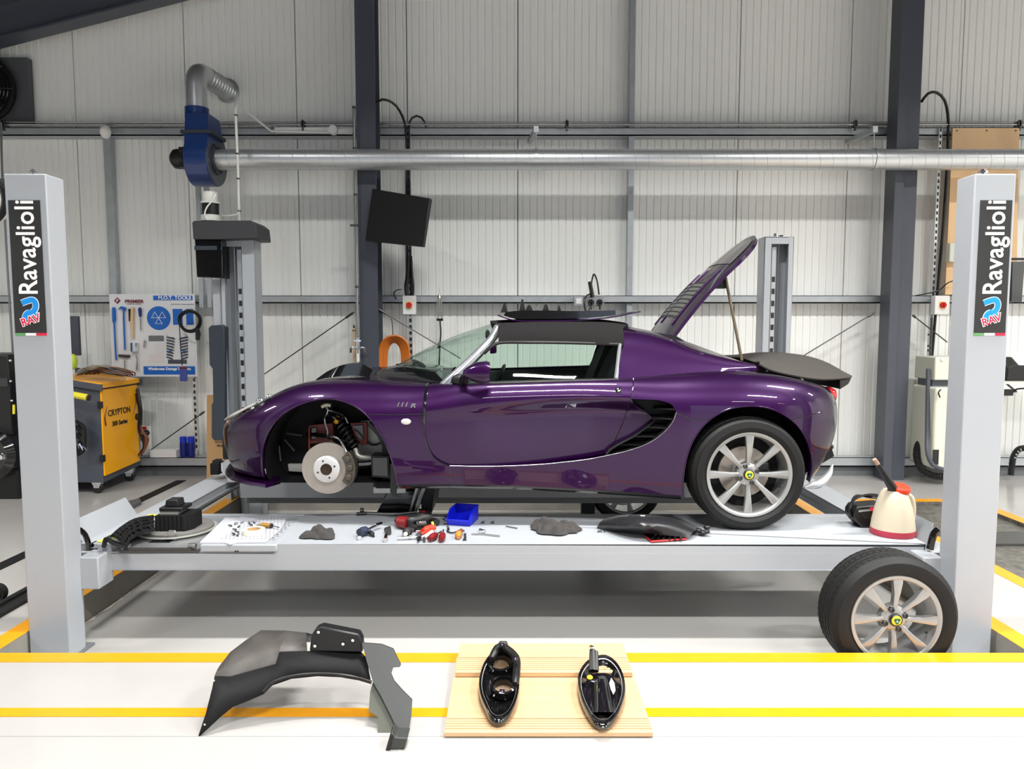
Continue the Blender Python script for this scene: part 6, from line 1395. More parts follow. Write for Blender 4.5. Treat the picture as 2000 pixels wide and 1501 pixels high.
bit('inner_guard', [(722, 824), (745, 845), (762, 882), (768, 940), (760, 940), (752, 884), (736, 850), (718, 830)], 4.25, .04, M_BLK)
bit('mud_flap', [(762, 905), (768, 905), (776, 945), (773, 966), (766, 968), (762, 960)], 4.08, .02, M_BLK)
for (u0, v0, u1, v1, uu, vv) in ((560, 846, 590, 850, 0, 0), (556, 858, 575, 880, 0, 0), (545, 870, 548, 900, 0, 0)): rod('inner_rib', [(u0, v0), (u1, v1)], .006, M_CAB, [4.4, 4.4])
# roof-carried removed panel
t = thing('removed_access_panel', 'removed black and purple body panel lying on the black soft top', 'panel', (.35, CY-.2, 1.53))
Yp0 = CY-.40
def band(pts, Y, dz=0): return catmull([W(u, v, Y)+Vector((0, 0, dz)) for u, v in pts], 24)
lo_ = [(972, 614), (1004, 624), (1060, 625), (1120, 624), (1190, 619), (1251, 607)]; hi_ = [(976, 611), (1005, 607), (1060, 606), (1120, 607), (1180, 606), (1250, 604)]
rows = []
for yy in (Yp0, CY-.2, CY+.05):
    r_ = band(lo_, Yp0); rows.append([Vector((p.x, yy, p.z)) for p in r_])
obj('panel_skin', thicken(rows, -.007), M_PUR, t, smooth=50)
l_, h_ = band(lo_, Yp0, .007), band(hi_, Yp0)
mb = MB(); mb.prism([p+Vector((0, .008, 0)) for p in l_[1:20]] + [p+Vector((0, .008, 0)) for p in h_[1:20][::-1]], (0, .40, 0)); obj('inner_liner', mb, M_BLKG, t, smooth=50)
for (u, v, h, w_) in ((985, 601, 9, 7), (1020, 598, 14, 6), (1033, 602, 6, 10), (1066, 602, 8, 8), (1092, 603, 6, 5), (1048, 603, 6, 4)):
    mb = MB(); Yp = CY-.36; mb.prism(poly([(u-w_, v+9), (u+w_, v+9), (u+w_*.3, v-h), (u-w_*.2, v-h)], Yp), (0, .04, 0)); obj('clip_tab', mb, M_BLK if u != 1048 else M_STEEL, t)
# jack under the car
t = thing('bridge_jack', 'black and aluminium rolling jack raising the car between the runways', 'jack', (W(790, 990, 4.6).x, 4.6, .2))
mb = MB(); mb.prism(poly([(757, 957), (810, 957), (812, 1006), (733, 1006)], 4.42), (0, .5, 0)); obj('jack_body', mb, M_BLKG, t, bevel=.006)
mb = MB(); mb.prism(poly([(820, 947), (852, 947), (846, 975), (843, 1003), (824, 1006)], 4.42), (0, .4, 0)); obj('jack_frame', mb, M_BLK, t, bevel=.006)
mb = MB(); mb.prism(poly([(826, 946), (834, 946), (818, 990), (812, 1004), (806, 1004)], 4.40), (0, .05, 0)); mb.prism(poly([(812, 950), (818, 950), (806, 990), (802, 1002), (798, 1002)], 4.40), (0, .05, 0)); obj('lifting_arm', mb, M_STEEL, t, bevel=.002)
mb = MB(); mb.prism(poly([(729, 951), (792, 950), (792, 963), (729, 963)], 4.40), (0, .5, 0)); obj('saddle_pad', mb, M_WHITE, t, bevel=.004)
mb = MB(); mb.prism(poly([(729, 936), (765, 934), (765, 952), (729, 952)], 4.44), (0, .3, 0)); obj('pad_riser', mb, M_BLK, t, bevel=.004)
# far front wheel standing on the recess floor, seen beneath the far runway
t = thing('loose_road_wheel', 'loose silver road wheel standing behind the lift under the far runway', 'wheel', (W(1222, 960, 6.05).x, 6.02, PD+.30), 'removed front wheels')
wheel_parts(t, .30, .19, .215, None, PI/2+.2, None)
t = thing('loose_road_wheel', 'loose silver road wheel leaning by the right front lift post', 'wheel', (W(1752, 1212, 3.30).x, 3.302, W(1752, 1212, 3.30).z), 'removed front wheels')
wheel_parts(t, .298, .19, .208, None, PI/2-.02, None)
mb = MB(); a = W(1136, 970, 6.0); b = W(1162, 1005, 6.0); mb.box(a.x, b.x, 6.0, 6.1, PD, a.z+.1); tag(obj('black_stand', mb, M_BLK, bevel=.006), 'black stand beside the loose wheel beneath the far runway', 'stand')
# ================================================================ THINGS ON THE NEAR RUNWAY
Z0 = ZR+.001
def gp(u, v, z=None): return G(u, v, Z0 if z is None else z)
def crumple(nm, label, u, v, sx, sy, h, seed, yaw=0.0):
    r = random.Random(seed); c = gp(u, v); rows = []; N = 26; M2 = 20; ph = [r.uniform(0, 6) for _ in range(8)]
    for j in range(M2+1):
        row = []
        for i in range(N+1):
            a = i/N*2-1; b = j/M2*2-1; rr_ = math.hypot(a, b); ed = max(0.0, 1-max(abs(a), abs(b))**6)
            hz = h*(max(0, 1-rr_**2*.55)**.7)*(.75+.25*math.sin(5*a+3*b+ph[0]))*(.78+.22*math.cos(9*b-6*a+ph[1])) + h*.12*math.sin(11*a+ph[2])*math.sin(9*b+ph[3])
            rad = 1+.16*math.sin(3*math.atan2(b, a)+ph[4])+.09*math.sin(7*math.atan2(b, a)+ph[5])
            q = max(abs(a), abs(b)); kx = (.72+.28*(1-q)) if q > 0 else 1
            x = a*sx*rad*math.sqrt(1-b*b*.35); y = b*sy*rad*math.sqrt(1-a*a*.35); x, y = x*math.cos(yaw)-y*math.sin(yaw), x*math.sin(yaw)+y*math.cos(yaw)
            row.append(Vector((c.x+x, c.y+y, Z0+.004+max(0, hz)*ed)))
        rows.append(row)
    mb = thicken(rows, .003); o = obj(nm, mb, M_CLOTH, smooth=60); return tag(o, label, 'rag')
crumple('shop_rag', 'small crumpled dark grey rag near the slip plate', 624, 1046, .085, .075, .055, 3)
crumple('shop_rag', 'larger crumpled grey rag left of the black wheel arch liner', 1082, 1036, .13, .085, .07, 9, -.3)
Zt = ZR
# duct tape roll, fasteners, bulb driver on the slip plate
Zp = ZR+.009
t = thing('tape_roll', 'white roll of masking tape on the perforated slip plate', 'tape', G(496, 1046, Zp))
p = G(496, 1041, Zp); mb = MB(); mb.lathe([(.036, 0), (.058, 0), (.058, .024), (.036, .024)], p, (0, 0, 1), 40, True); obj('roll', mb, M_TAPE, t)
mb = MB(); mb.lathe([(.034, .0), (.0365, 0), (.0365, .0245), (.034, .0245)], p, (0, 0, 1), 40, True); obj('core', mb, M_CARD, t)
t = thing('stubby_driver', 'amber and black stubby screwdriver behind the tape roll', 'screwdriver', G(525, 1024, Zp))
a = G(509, 1025, Zp+.014); b = G(532, 1026, Zp+.014); mb = MB(); mb.tube([a, a.lerp(b, .3), a.lerp(b, .9)], [.012, .016, .012], 12); obj('handle', mb, mat('amber_plastic', (150, 110, 40), .3), t)
mb = MB(); mb.tube([a.lerp(b, .75), b], .0125, 10); obj('grip', mb, M_BLK, t); mb = MB(); mb.cyl(b, G(546, 1030, Zp+.012), .003, n=8); obj('blade', mb, M_STEEL, t)
BOLTL = ['leftmost dark bolt on the slip plate', 'dark bolt just behind the leftmost one', 'dark bolt in the middle of the left bolt cluster', 'rearmost dark bolt of the left cluster', 'left bolt of the cluster beside the amber driver', 'front left bolt of the cluster beside the amber driver', 'rear right bolt of the cluster beside the amber driver', 'dark bolt touching the amber stubby driver', 'dark bolt between left cluster and tape roll', 'dark bolt left behind the tape roll', 'dark bolt nearest the left side of the tape roll', 'frontmost dark bolt on the slip plate']
for i, (u, v) in enumerate(((452, 1028), (458, 1024), (465, 1030), (470, 1022), (487, 1022), (492, 1027), (497, 1022), (502, 1027), (461, 1036), (466, 1040), (463, 1047), (458, 1045))):
    mb = MB(); p = G(u, v, Zp); r_ = rnd.uniform(.006, .009); an = rnd.uniform(0, 3); mb.cyl(p+Vector((0, 0, r_)), p+Vector((math.cos(an)*.02, math.sin(an)*.02, r_)), r_*.5, n=6); mb.lathe([(0, 0), (r_, 0), (r_, .006), (0, .006)], p+Vector((0, 0, .0)), (math.cos(an), math.sin(an), .4), 6)
    for q in mb.v: q.z = max(q.z, Zp)
    tag(obj('small_bolt', mb, M_STEELD), BOLTL[i], 'bolt', 'loose bolts on the slip plate')
# bumper liner strip, black honeycomb plastic
t = thing('honeycomb_trim', 'black honeycomb plastic trim curving over the left runway end', 'trim', G(250, 1050))
rows = []
far = [(218, 1048), (238, 1031), (266, 1015), (300, 1009)]; nr_ = [(246, 1068), (255, 1053), (275, 1042), (300, 1036)]
A_ = catmull([G(u, v, ZR+.03) for u, v in far], 14); B_ = catmull([G(u, v, ZR+.03) for u, v in nr_], 14)
for k in range(6): rows.append([a.lerp(b, k/5)+Vector((0, 0, .016*math.sin(PI*k/5))) for a, b in zip(A_, B_)])
obj('backing', thicken(rows, .006), M_BLK, t, smooth=50)
mb = MB()
for k in range(6): mb.tube([p+Vector((0, 0, .006)) for p in rows[k]], .007, 5)
for i in range(0, 14, 2): mb.tube([rows[k][min(13, i+(k % 2))]+Vector((0, 0, .006)) for k in range(6)], .007, 5)
obj('cell_ribs', mb, M_BLKM, t, smooth=0)
mb = MB(); mb.tube(catmull([G(203, 1066, ZR+.01), G(207, 1052, ZR+.03), G(222, 1060, ZR+.015), G(246, 1068, ZR+.005)], 12), .012, 6); obj('front_edge', mb, M_BLK, t)
# tools
def tl(nm, label, cat, parts, base=None):
    t = thing(nm, label, cat, gp(*parts[0][1][0][:2]))
    for (pn, pts, r, m) in parts:
        P = [G(q[0], q[1], Z0+(q[2] if len(q) > 2 else .012)) for q in pts]; mb = MB(); mb.tube(catmull(P, max(len(P), 8)) if len(P) > 2 else P, r if not isinstance(r, list) else ([r[int(round(i*(len(r)-1)/7))] for i in range(8)] if len(P) > 2 else r), 12); 
        for q in mb.v: q.z = max(q.z, Z0)
        obj(pn, mb, m, t)
    return t
tl('air_gun', 'navy blue air gun with steel nozzle left of the tool pile', 'tool', [('body', [(702, 1040, .025), (712, 1036, .026), (722, 1037, .02)], [.022, .024, .016], mat('tool_navy', (40, 46, 66), .4)), ('trigger', [(716, 1036, .02), (726, 1041, .015), (730, 1047, .006)], [.012, .012, .006], M_BLK), ('nozzle', [(714, 1036, .026), (728, 1029, .026), (736, 1025, .026)], .007, M_STEEL), ('tip', [(733, 1026, .026), (745, 1022, .026)], .011, M_CHR), ('inlet', [(702, 1042, .016), (702, 1050, .012)], .012, M_CHR)])
tl('ratchet', 'small steel ratchet beside the air gun', 'ratchet', [('head', [(755, 1034, .014), (758, 1037, .014)], .016, M_STEELD), ('handle', [(757, 1036), (753, 1052)], .008, M_STEEL), ('grip', [(754, 1046), (752, 1054)], .011, M_CHR), ('drive', [(760, 1030), (761, 1040)], .01, M_STEELD)])
tl('flex_arm', 'steel lever arm with round ends lying along the back of the runway', 'lever', [('rod', [(706, 1001, .012), (735, 1002, .012), (770, 1003, .012), (812, 999, .012)], .008, M_STEEL), ('black_end', [(696, 1003, .01), (716, 1002, .01)], .010, M_BLK), ('ring', [(704, 997, .02), (710, 997, .02)], .017, M_STEELD), ('ring', [(818, 998, .02), (824, 998, .02)], .017, M_CHR)])
t = tl('cordless_driver', 'red and black cordless driver lying behind the screwdrivers', 'tool', [('body', [(774, 1016, .03), (786, 1018, .034), (800, 1020, .034), (818, 1014, .036), (838, 1010, .036)], [.014, .032, .036, .034, .042, .042], M_BLK), ('red_band', [(779, 1018, .035), (797, 1021, .035)], [.032, .036], M_REDD), ('red_collar', [(822, 1012, .037), (829, 1011, .037)], [.043, .043], M_REDD), ('battery', [(812, 1026, .022), (830, 1024, .022)], [.028, .03], M_BLK), ('handle', [(800, 1022, .03), (806, 1030, .02), (815, 1030, .02)], .02, M_BLKM), ('switch_dot', [(817, 1020, .052), (821, 1019, .052)], .009, M_CHR)])
tl('black_pick', 'short black tool with yellow ball end behind the red screwdrivers', 'tool', [('grip', [(847, 1018, .02), (853, 1020, .02)], .022, M_BLK), ('ball', [(843, 1024, .016), (847, 1023, .018)], .016, M_EMY), ('shank', [(842, 1024), (826, 1030)], .004, M_STEEL)])
tl('red_screwdriver', 'long red screwdriver at the back of the tool pile', 'screwdriver', [('handle', [(850, 1029, .02), (838, 1031, .02), (826, 1036, .018)], [.014, .018, .012], mat('bright_red', (206, 60, 40), .35)), ('shank', [(826, 1036), (812, 1037)], .005, M_STEEL)])
tl('red_pliers', 'red handled pliers in front of the long red screwdriver', 'pliers', [('handle', [(845, 1034), (832, 1039), (822, 1042)], .009, mat('bright_red', (206, 60, 40), .35)), ('handle', [(838, 1030), (826, 1035), (818, 1042)], .009, M_RED), ('jaw', [(823, 1041), (812, 1046)], [.012, .005], M_STEELD)])
tl('oil_can', 'dark oval torch with pale button in the tool pile', 'torch', [('body', [(791, 1042, .018), (796, 1037, .02), (806, 1035, .018)], [.014, .022, .014], M_STEELD), ('button', [(791, 1043, .03), (793, 1042, .03)], .011, M_TAPE)])
tl('tee_bar', 'chrome T-bar wrench lying at the front of the tool pile', 'wrench', [('long_bar', [(776, 1050), (800, 1049), (818, 1048)], .006, M_CHR), ('short_bar', [(801, 1028, .02), (802, 1047, .02)], .008, M_CHR), ('joint', [(813, 1048), (820, 1047)], .011, M_CHR)])
tl('wire_cutter', 'small dark cutters with steel jaws at the front of the tool pile', 'cutters', [('jaw', [(815, 1050), (822, 1048), (832, 1044)], .008, M_STEELD), ('tip', [(816, 1056), (820, 1050)], [.004, .01], M_BLK), ('white_sleeve', [(824, 1050), (834, 1045), (844, 1038)], .010, M_WHITE), ('tip', [(829, 1055), (828, 1049)], .007, M_STEELD)])
def sdrv(label, u, v, u2, v2, u3, v3): return tl('screwdriver', label, 'screwdriver', [('handle', [(u, v, .019), ((u*2+u2)/3, (v*2+v2)/3, .02), (u2, v2, .016)], [.014, .019, .018, .009], M_REDD), ('grip', [((u+u2)/2, (v+v2)/2, .018), (u2, v2, .014)], [.0185, .010], M_BLK), ('shank', [(u2, v2), (u3, v3)], .004, M_STEEL)])
sdrv('dark red screwdriver, left of the two short ones', 838, 1052, 853, 1043, 862, 1037); sdrv('dark red stubby screwdriver pointing away, right of its twin', 862, 1053, 865, 1042, 866, 1034)
t = tl('bulb_holder', 'orange indicator bulb holder with black lead in front of the blue bin', 'bulb', [('bulb', [(895, 1049, .014), (895, 1045, .018), (897, 1040, .016)], [.010, .018, .014], M_ORN), ('socket', [(897, 1041, .016), (901, 1036, .016)], .013, mat('brown_plastic', (110, 70, 40), .5)), ('lead', [(873, 1037, .006), (882, 1040, .006), (891, 1038, .008), (900, 1034, .01), (907, 1036, .006)], .004, M_BLK)])
tl('open_spanner', 'short steel open spanner beside the orange bulb', 'spanner', [('shaft', [(908, 1043, .004), (909, 1050, .004)], .006, M_STEELD), ('jaw', [(905, 1054, .004), (908, 1050, .004)], .004, M_STEELD), ('jaw', [(910, 1054, .004), (908, 1050, .004)], .004, M_STEELD), ('jaw', [(906, 1042, .004), (911, 1042, .004)], .006, M_STEELD)])
tl('ring_spanner', 'long thin steel rod spanner right of the blue bin', 'spanner', [('rod', [(921, 1042, .005), (945, 1043, .005), (976, 1046, .005)], .004, M_STEEL), ('head', [(931, 1040, .008), (946, 1037, .012)], .008, M_CHR), ('head', [(937, 1034, .012), (947, 1037, .012)], .008, M_STEEL)])
for (u, v, lb) in ((943, 1020, 'nearer the blue bin'), (962, 1020, 'further from the blue bin')): tl('small_clip', 'tiny dark clip on the runway, the one ' + lb, 'clip', [('clip', [(u-4, v, .004), (u+3, v-1, .006)], [.003, .008], M_STEELD)])
tl('loose_pin', 'thin dark pin lying on the runway between bin and rag', 'pin', [('pin', [(988, 1027, .004), (1010, 1031, .004)], .003, M_STEELD)])
tl('loose_clip', 'small steel clips in front of the black arch liner', 'clip', [('clip', [(1167, 1037, .004), (1176, 1036, .008)], .005, M_STEELD), ('clip', [(1178, 1038, .004), (1183, 1034, .01)], .004, M_CHR)])
for (u, v, lb) in ((868, 1010, 'back'), (870, 1019, 'front')): tl('steel_fastener', 'bright steel fastener left of the blue bin, the %s one' % lb, 'fastener', [('shank', [(u-2, v, .012), (u+9, v-1, .012)], .008, M_CHR), ('head', [(u-3, v+1, .01), (u+1, v+1, .01)], .012, M_STEELD)])
tl('plastic_plug', 'small black plastic plug at the bin corner nearest the tools', 'knob', [('knob', [(873, 1031, .012), (877, 1030, .014)], .014, M_BLK)])
# blue parts bin
t = thing('parts_bin', 'bright blue open-fronted plastic parts bin on the near runway', 'bin', gp(905, 1025))
c = G(906, 1030, Z0); yaw = math.radians(-14); Mx = Matrix.Translation(G(903, 1020, Z0)) @ Matrix.Rotation(yaw, 4, 'Z')
def L(x, y, z): return Mx @ Vector((x, y, z))
wB, dB, hB, hF = .066, .10, .082, .032; th = .004
def side(x): return [(x, -dB*.6, 0), (x, dB, 0), (x, dB, hB), (x, -.015, hB), (x, -dB*.72, hF+.012), (x, -dB*.72, hF)]
mb = MB()
for sx in (-1, 1): mb.prism([L(*q) for q in side(sx*wB)], (Mx.to_3x3() @ Vector((-sx*th, 0, 0))))
mb.prism([L(-wB, dB, 0), L(wB, dB, 0), L(wB, dB, hB), L(-wB, dB, hB)], Mx.to_3x3() @ Vector((0, -th, 0))); mb.prism([L(-wB, -dB*.62, 0), L(wB, -dB*.62, 0), L(wB, -dB*.72, hF), L(-wB, -dB*.72, hF)], Mx.to_3x3() @ Vector((0, th, 0)))
mb.prism([L(-wB, -dB*.6, .001), L(wB, -dB*.6, .001), L(wB, dB, .001), L(-wB, dB, .001)], (0, 0, th)); obj('bin_body', mb, M_BIN, t, smooth=0)
mb = MB()
for sx in (-1, 1): mb.tube([L(sx*(wB+.001), dB, hB), L(sx*(wB+.001), -.015, hB), L(sx*(wB+.001), -dB*.74, hF+.01), L(sx*(wB+.001), -dB*.74, hF-.01)], .004, 6)
mb.tube([L(-wB, dB, hB), L(wB, dB, hB)], .004, 6); mb.tube([L(-wB, -dB*.74, hF), L(wB, -dB*.74, hF)], .005, 6); obj('bin_rim', mb, M_BIN, t)
# arch liner on runway
t = thing('arch_liner', 'black ribbed plastic wheel arch liner lying on the near runway', 'liner', gp(1265, 1035))
b0 = [(1166, 1030, .0), (1195, 1034, .01), (1240, 1038, .02), (1290, 1043, .03), (1345, 1050, .01)]
b1 = [(1172, 1022, .03), (1210, 1026, .06), (1250, 1026, .085), (1300, 1030, .07), (1352, 1040, .03)]
b2 = [(1182, 1014, .035), (1215, 1010, .08), (1255, 1012, .10), (1310, 1018, .08), (1362, 1036, .02)]
b3 = [(1196, 1010, .0), (1230, 1006, .05), (1270, 1006, .06), (1322, 1012, .03), (1370, 1034, .0)]
rows = loft([[G(u, v, Z0+z) for u, v, z in b] for b in (b0, b1, b2, b3)], 30, 6)
obj('liner_shell', thicken(rows, .005), mat('liner_plastic', (36, 36, 38), .33, bump=.05, bscale=90), t, smooth=60)
mb = MB()
for k in range(4):
    r = rows[9+k*2]; mb.tube([p+Vector((0, -.002, .003)) for p in r[4:10]], .004, 5)
obj('liner_rib', mb, mat('rib_grey', (90, 90, 100), .4), t)
mb = MB(); p = rows[11][13]; mb.box(p.x-.012, p.x+.012, p.y-.004, p.y+.004, p.z+.002, p.z+.008); obj('white_clip', mb, M_WHITE, t)
mb = MB(); p = G(1372, 1036, Z0+.02)
for k in range(6): mb.ball(p+Vector((rnd.uniform(-.03, .03), rnd.uniform(-.03, .03), rnd.uniform(-.01, .015))), .02, .016, .012)
obj('torn_end', mb, M_BLK, t)
t = thing('vent_grille', 'black grille with red border under the arch liner', 'grille', gp(1298, 1050))
P = [G(u, v, Z0+.006) for u, v in ((1256, 1040), (1283, 1040), (1335, 1044), (1340, 1052), (1272, 1057), (1262, 1048))]
mb = MB(); mb.tube(P, .005, 6, closed=True); obj('red_border', mb, M_RED, t); mb = MB(); mb.prism([p-Vector((0, 0, .004)) for p in P], (0, 0, .003)); obj('grille_back', mb, M_BLK, t)
for k in range(6): mb = MB(); a = G(1280+k*10, 1043, Z0+.012); b = G(1274+k*11, 1053, Z0+.012); mb.tube([a, a.lerp(b, .5)+Vector((.006, 0, .006)), b], .007, 6); obj('grille_vane', mb, M_BLKG, t)
# battery charger
t = thing('battery_charger', 'black battery charger with cable on the right end of the runway', 'charger', gp(1695, 1030))
Yc_ = 4.0; q = [(1668, 1000), (1675, 989), (1725, 985), (1734, 995), (1734, 1030), (1684, 1032), (1668, 1012)]
mb = MB(); mb.prism(poly(q, G(1700, 1031, Z0).y), (0, .12, .0)); 
for v_ in mb.v: v_.z = max(v_.z, Z0)
obj('casing', mb, M_BLK, t, bevel=.008)
YY = G(1700, 1031, Z0).y-.002
mb = MB(); mb.prism(poly([(1677, 996), (1733, 990), (1733, 994), (1677, 1000)], YY), (0, .003, 0)); obj('silver_stripe', mb, M_SILB, t)
mb = MB(); mb.prism(poly([(1679, 1002), (1733, 996), (1733, 1012), (1688, 1013)], YY), (0, .003, 0)); obj('display_panel', mb, M_BLKG, t)
mb = MB(); mb.prism(poly([(1699, 991), (1718, 989), (1718, 995), (1702, 998)], YY-.003), (0, .003, 0)); mb.prism(poly([(1704, 1004), (1716, 1003), (1718, 1009), (1706, 1010)], YY-.003), (0, .003, 0)); obj('red_panel', mb, M_LRED, t)
mb = MB()
for k in range(4): mb.tube(catmull([W(1662-k, 1010, 4.05+.02*k), W(1658+k, 990, 4.06), W(1672, 973-k*2, 4.08+.02*k), W(1700, 965+k*2, 4.1), W(1724, 970+k, 4.1), W(1733, 985, 4.1)], 20), .006, 6)
obj('cable', mb, M_BLK, t)
# measuring jug
t = thing('oil_jug', 'cream plastic fluid jug with red cap and black spout on the runway end', 'jug', gp(1760, 1055))
cj = G(1761, 1052, Z0)+Vector((0, .095, 0)); sc = (W(1801, 1050, cj.y).x-W(1720, 1050, cj.y).x)/2; hj = W(1760, 955, cj.y).z-Z0
def jug(prof): 
    mb = MB(); mb.lathe([(r*sc, h*hj) for r, h in prof], cj, (0, 0, 1), 32)
    for v_ in mb.v: v_.x -= (v_.z-Z0)/hj*.0; 
    return mb
obj('jug_body', jug([(0, .14), (.99, .14), (.95, .3), (.83, .6), (.68, .82), (.58, .93), (.48, .99), (0, 1.0)]), M_PBOTT, t)
obj('fluid_base', jug([(0, 0), (.98, .0), (1.03, .04), (1.0, .143)]), M_JRED, t)
mb = MB(); p = cj+Vector((.022, -.01, hj*.985)); mb.lathe([(0, .028), (.046, .028), (.052, .02), (.052, 0), (.0, 0)], p, (.06, -.25, 1), 32); obj('cap', mb, M_RED2, t, bevel=.002)
mb = MB(); mb.tube(catmull([cj+Vector((.05, -.03, hj*.93)), cj+Vector((.078, -.03, hj*.83)), cj+Vector((.09, -.03, hj*.6)), cj+Vector((.088, -.03, hj*.35))], 14), .014, 10); obj('jug_handle', mb, M_PBOTT, t)
a = W(1742, 950, cj.y-.03); b = W(1714, 906, cj.y-.06); mb = MB(); mb.tube([a+Vector((.02, .02, -.03)), a, a.lerp(b, .5), b], [.03, .024, .018, .013], 14); obj('spout', mb, M_BLK, t)
c_ = b+(b-a)*.22; mb = MB(); mb.tube([b, c_], [.012, .011], 14); obj('spout_tip', mb, mat('tip_brown', (168, 140, 120), .5), t)

# ================================================================ FRONT FLOOR
# timber decking boards
def board(y0, y1, xa0, xa1, z0, th_, nr_, nm_par, a_, slope=0):
    """board lying along x; the near third is reeded"""
    mb = MB(); prof = [(y0+.004, z0), (y0, z0+.004)]; zt_ = z0+th_; w_ = a_/nr_
    prof.append((y0, zt_-.006))
    for k in range(nr_): y = y0+.004+w_*k; prof += [(y+w_*.04, zt_-.001), (y+w_*.12, zt_), (y+w_*.58, zt_), (y+w_*.68, zt_-.009), (y+w_*.92, zt_-.009)]
    prof += [(y0+.004+a_, zt_), (y1, zt_), (y1, z0)]
    mb.prism([(xa0, y, z) for y, z in prof], (xa1-xa0, 0, 0)); return mb
y_n = G(1000, 1441, .0).y; xL = G(868, 1441, 0).x; xR = G(1277, 1446, 0).x
t = thing('decking_board', 'wide flat wooden board with reeded front edge on the white floor', 'board', ((xL+xR)/2, y_n+.2, .003)); t2_ = t
z1b = .027
yb_ = G(1000, 1315, z1b).y; xLt = G(886, 1318, z1b).x; xRt = G(1237, 1318, z1b).x
mb = board(y_n, yb_+.16, xL, xR, .003, .024, 5, None, .085)
for v_ in mb.v:
    s_ = (v_.y-y_n)/(yb_-y_n); v_.x = v_.x
obj('board', mb, M_DECK, t, smooth=0)
y2 = G(1000, 1312, .05).y; xL2 = G(890, 1310, .052).x; xR2 = G(1236, 1314, .052).x
t = thing('decking_plank', 'reeded wooden decking plank resting along the back of the wide board', 'plank', ((xL2+xR2)/2, y2+.08, z1b+.001))
mb = board(y2, G(1000, 1256, .053).y, xL2, xR2, z1b+.001, .026, 7, None, .125); obj('plank', mb, M_DECK, t, smooth=0)
# headlamp housings
def housing(t, outline, Yof, lift_, inner):
    """outline in pixels on a plane z = z_at; bowl shaped shell"""
    pass
ZB = z1b+.001
def hpt(u, v, z): return G(u, v, z)
def bowl(t, out, depth_in, z_top0, z_top1, m):
    """out: closed outline (u,v). rim rises from z_top0 (near end) to z_top1 (far end)"""
    vs_ = [v for u, v in out]; v0, v1 = min(vs_), max(vs_)
    def zt(v): return ZB + z_top0 + (z_top1-z_top0)*(v1-v)/(v1-v0)
    rim = [G(u, v, zt(v)) for u, v in out]; c_ = sum(rim, Vector())/len(rim)
    def ring(s_, dz): return [Vector((c_.x+(p.x-c_.x)*s_, c_.y+(p.y-c_.y)*s_, max(ZB+.002, p.z+dz))) for p in rim]
    mb = MB(); R_ = [ring(.90, -.05), ring(1.0, -.02), ring(1.03, -.004), ring(1.0, .004), ring(.90, .0), ring(.84, -.012), ring(.72, -.03), ring(.45, -depth_in), ring(.05, -depth_in*1.05)]
    mb.grid([r+[r[0]] for r in R_]); obj('housing_shell', mb, m, t, smooth=60)
    mb = MB(); q = ring(.885, .003); q2 = ring(.865, .001); mb.grid([q+[q[0]], q2+[q2[0]]]); obj('edge_bead', mb, M_LENS, t, smooth=0)
    return rim, c_, zt
out1 = sp2([(960, 1274), (944, 1298), (936, 1330), (938, 1355), (948, 1380), (958, 1400), (972, 1407), (990, 1400), (1004, 1380), (1012, 1355), (1014, 1330), (1010, 1300), (1004, 1280), (990, 1268), (974, 1266), (960, 1274)], 48)[:-1]
t = thing('headlamp_housing', 'black headlamp housing with two round openings, left on the board', 'housing', G(975, 1380, ZB), 'headlamp housings on the board')
rim, c_, zt1 = bowl(t, out1, .035, .03, .06, M_BLKG)
for (u, v, r) in ((977, 1293, .048), (983, 1340, .040)):
    p = G(u, v, zt1(v)); mb = MB(); mb.lathe([(r+.012, -.02), (r+.010, .008), (r+.002, .012), (r-.002, .0), (r-.004, -.03)], p, (0, -.28, 1), 36); obj('opening_ring', mb, M_BLKG, t)
    mb = MB(); mb.lathe([(0, -.026), (r-.003, -.026)], p, (0, -.28, 1), 36); obj('opening_glass', mb, mat('amber_brown', (112, 92, 70), .35), t)
mb = MB(); mb.tube(catmull([G(960, 1285, ZB+.08), G(975, 1262, ZB+.10), G(992, 1268, ZB+.10), G(1008, 1285, ZB+.09), G(1009, 1310, ZB+.075), G(1006, 1335, ZB+.06)], 18), [.010]+[.016]*16+[.010], 10); obj('mounting_bracket', mb, M_BLK, t)
mb = MB(); mb.prism([G(972, 1272, ZB+.08), G(996, 1276, ZB+.08), G(990, 1259, ZB+.10), G(975, 1259, ZB+.10)], (0, 0, .02)); obj('mounting_lug', mb, M_BLK, t, bevel=.003)
for (u, v) in ((980, 1260), (1006, 1287), (980, 1351)):
    p = G(u, v, ZB+.118 if v < 1300 else ZB+.075); mb = MB(); mb.prism([p+Vector((-.010, -.010, 0)), p+Vector((.010, -.012, 0)), p+Vector((.012, .010, 0)), p+Vector((-.008, .012, 0))], (0, 0, .006)); mb.cyl(p+Vector((0, 0, .005)), p+Vector((0, 0, .008)), .005, n=8); obj('metal_clip', mb, M_CHR, t)
out2 = sp2([(1160, 1282), (1142, 1296), (1130, 1318), (1130, 1345), (1138, 1372), (1152, 1398), (1166, 1412), (1186, 1414), (1204, 1398), (1216, 1372), (1221, 1348), (1217, 1318), (1204, 1294), (1184, 1280), (1160, 1282)], 48)[:-1]
t = thing('headlamp_housing', 'black closed headlamp housing with yellow dot, right on the board', 'housing', G(1175, 1390, ZB), 'headlamp housings on the board')
rim, c_, zt2 = bowl(t, out2, .02, .03, .045, M_BLKG)
rows = []
for s_ in np.linspace(0, 1, 8):
    v = 1325+65*s_; r_ = []
    for q in np.linspace(-1, 1, 9): u = 1174+6*s_+q*(20+4*s_); r_.append(G(u, v, ZB+.020+.030*(1-q*q))) 
    rows.append(r_)
mb = MB(); mb.grid(rows); obj('reflector_hump', mb, M_BLKG, t, smooth=80)
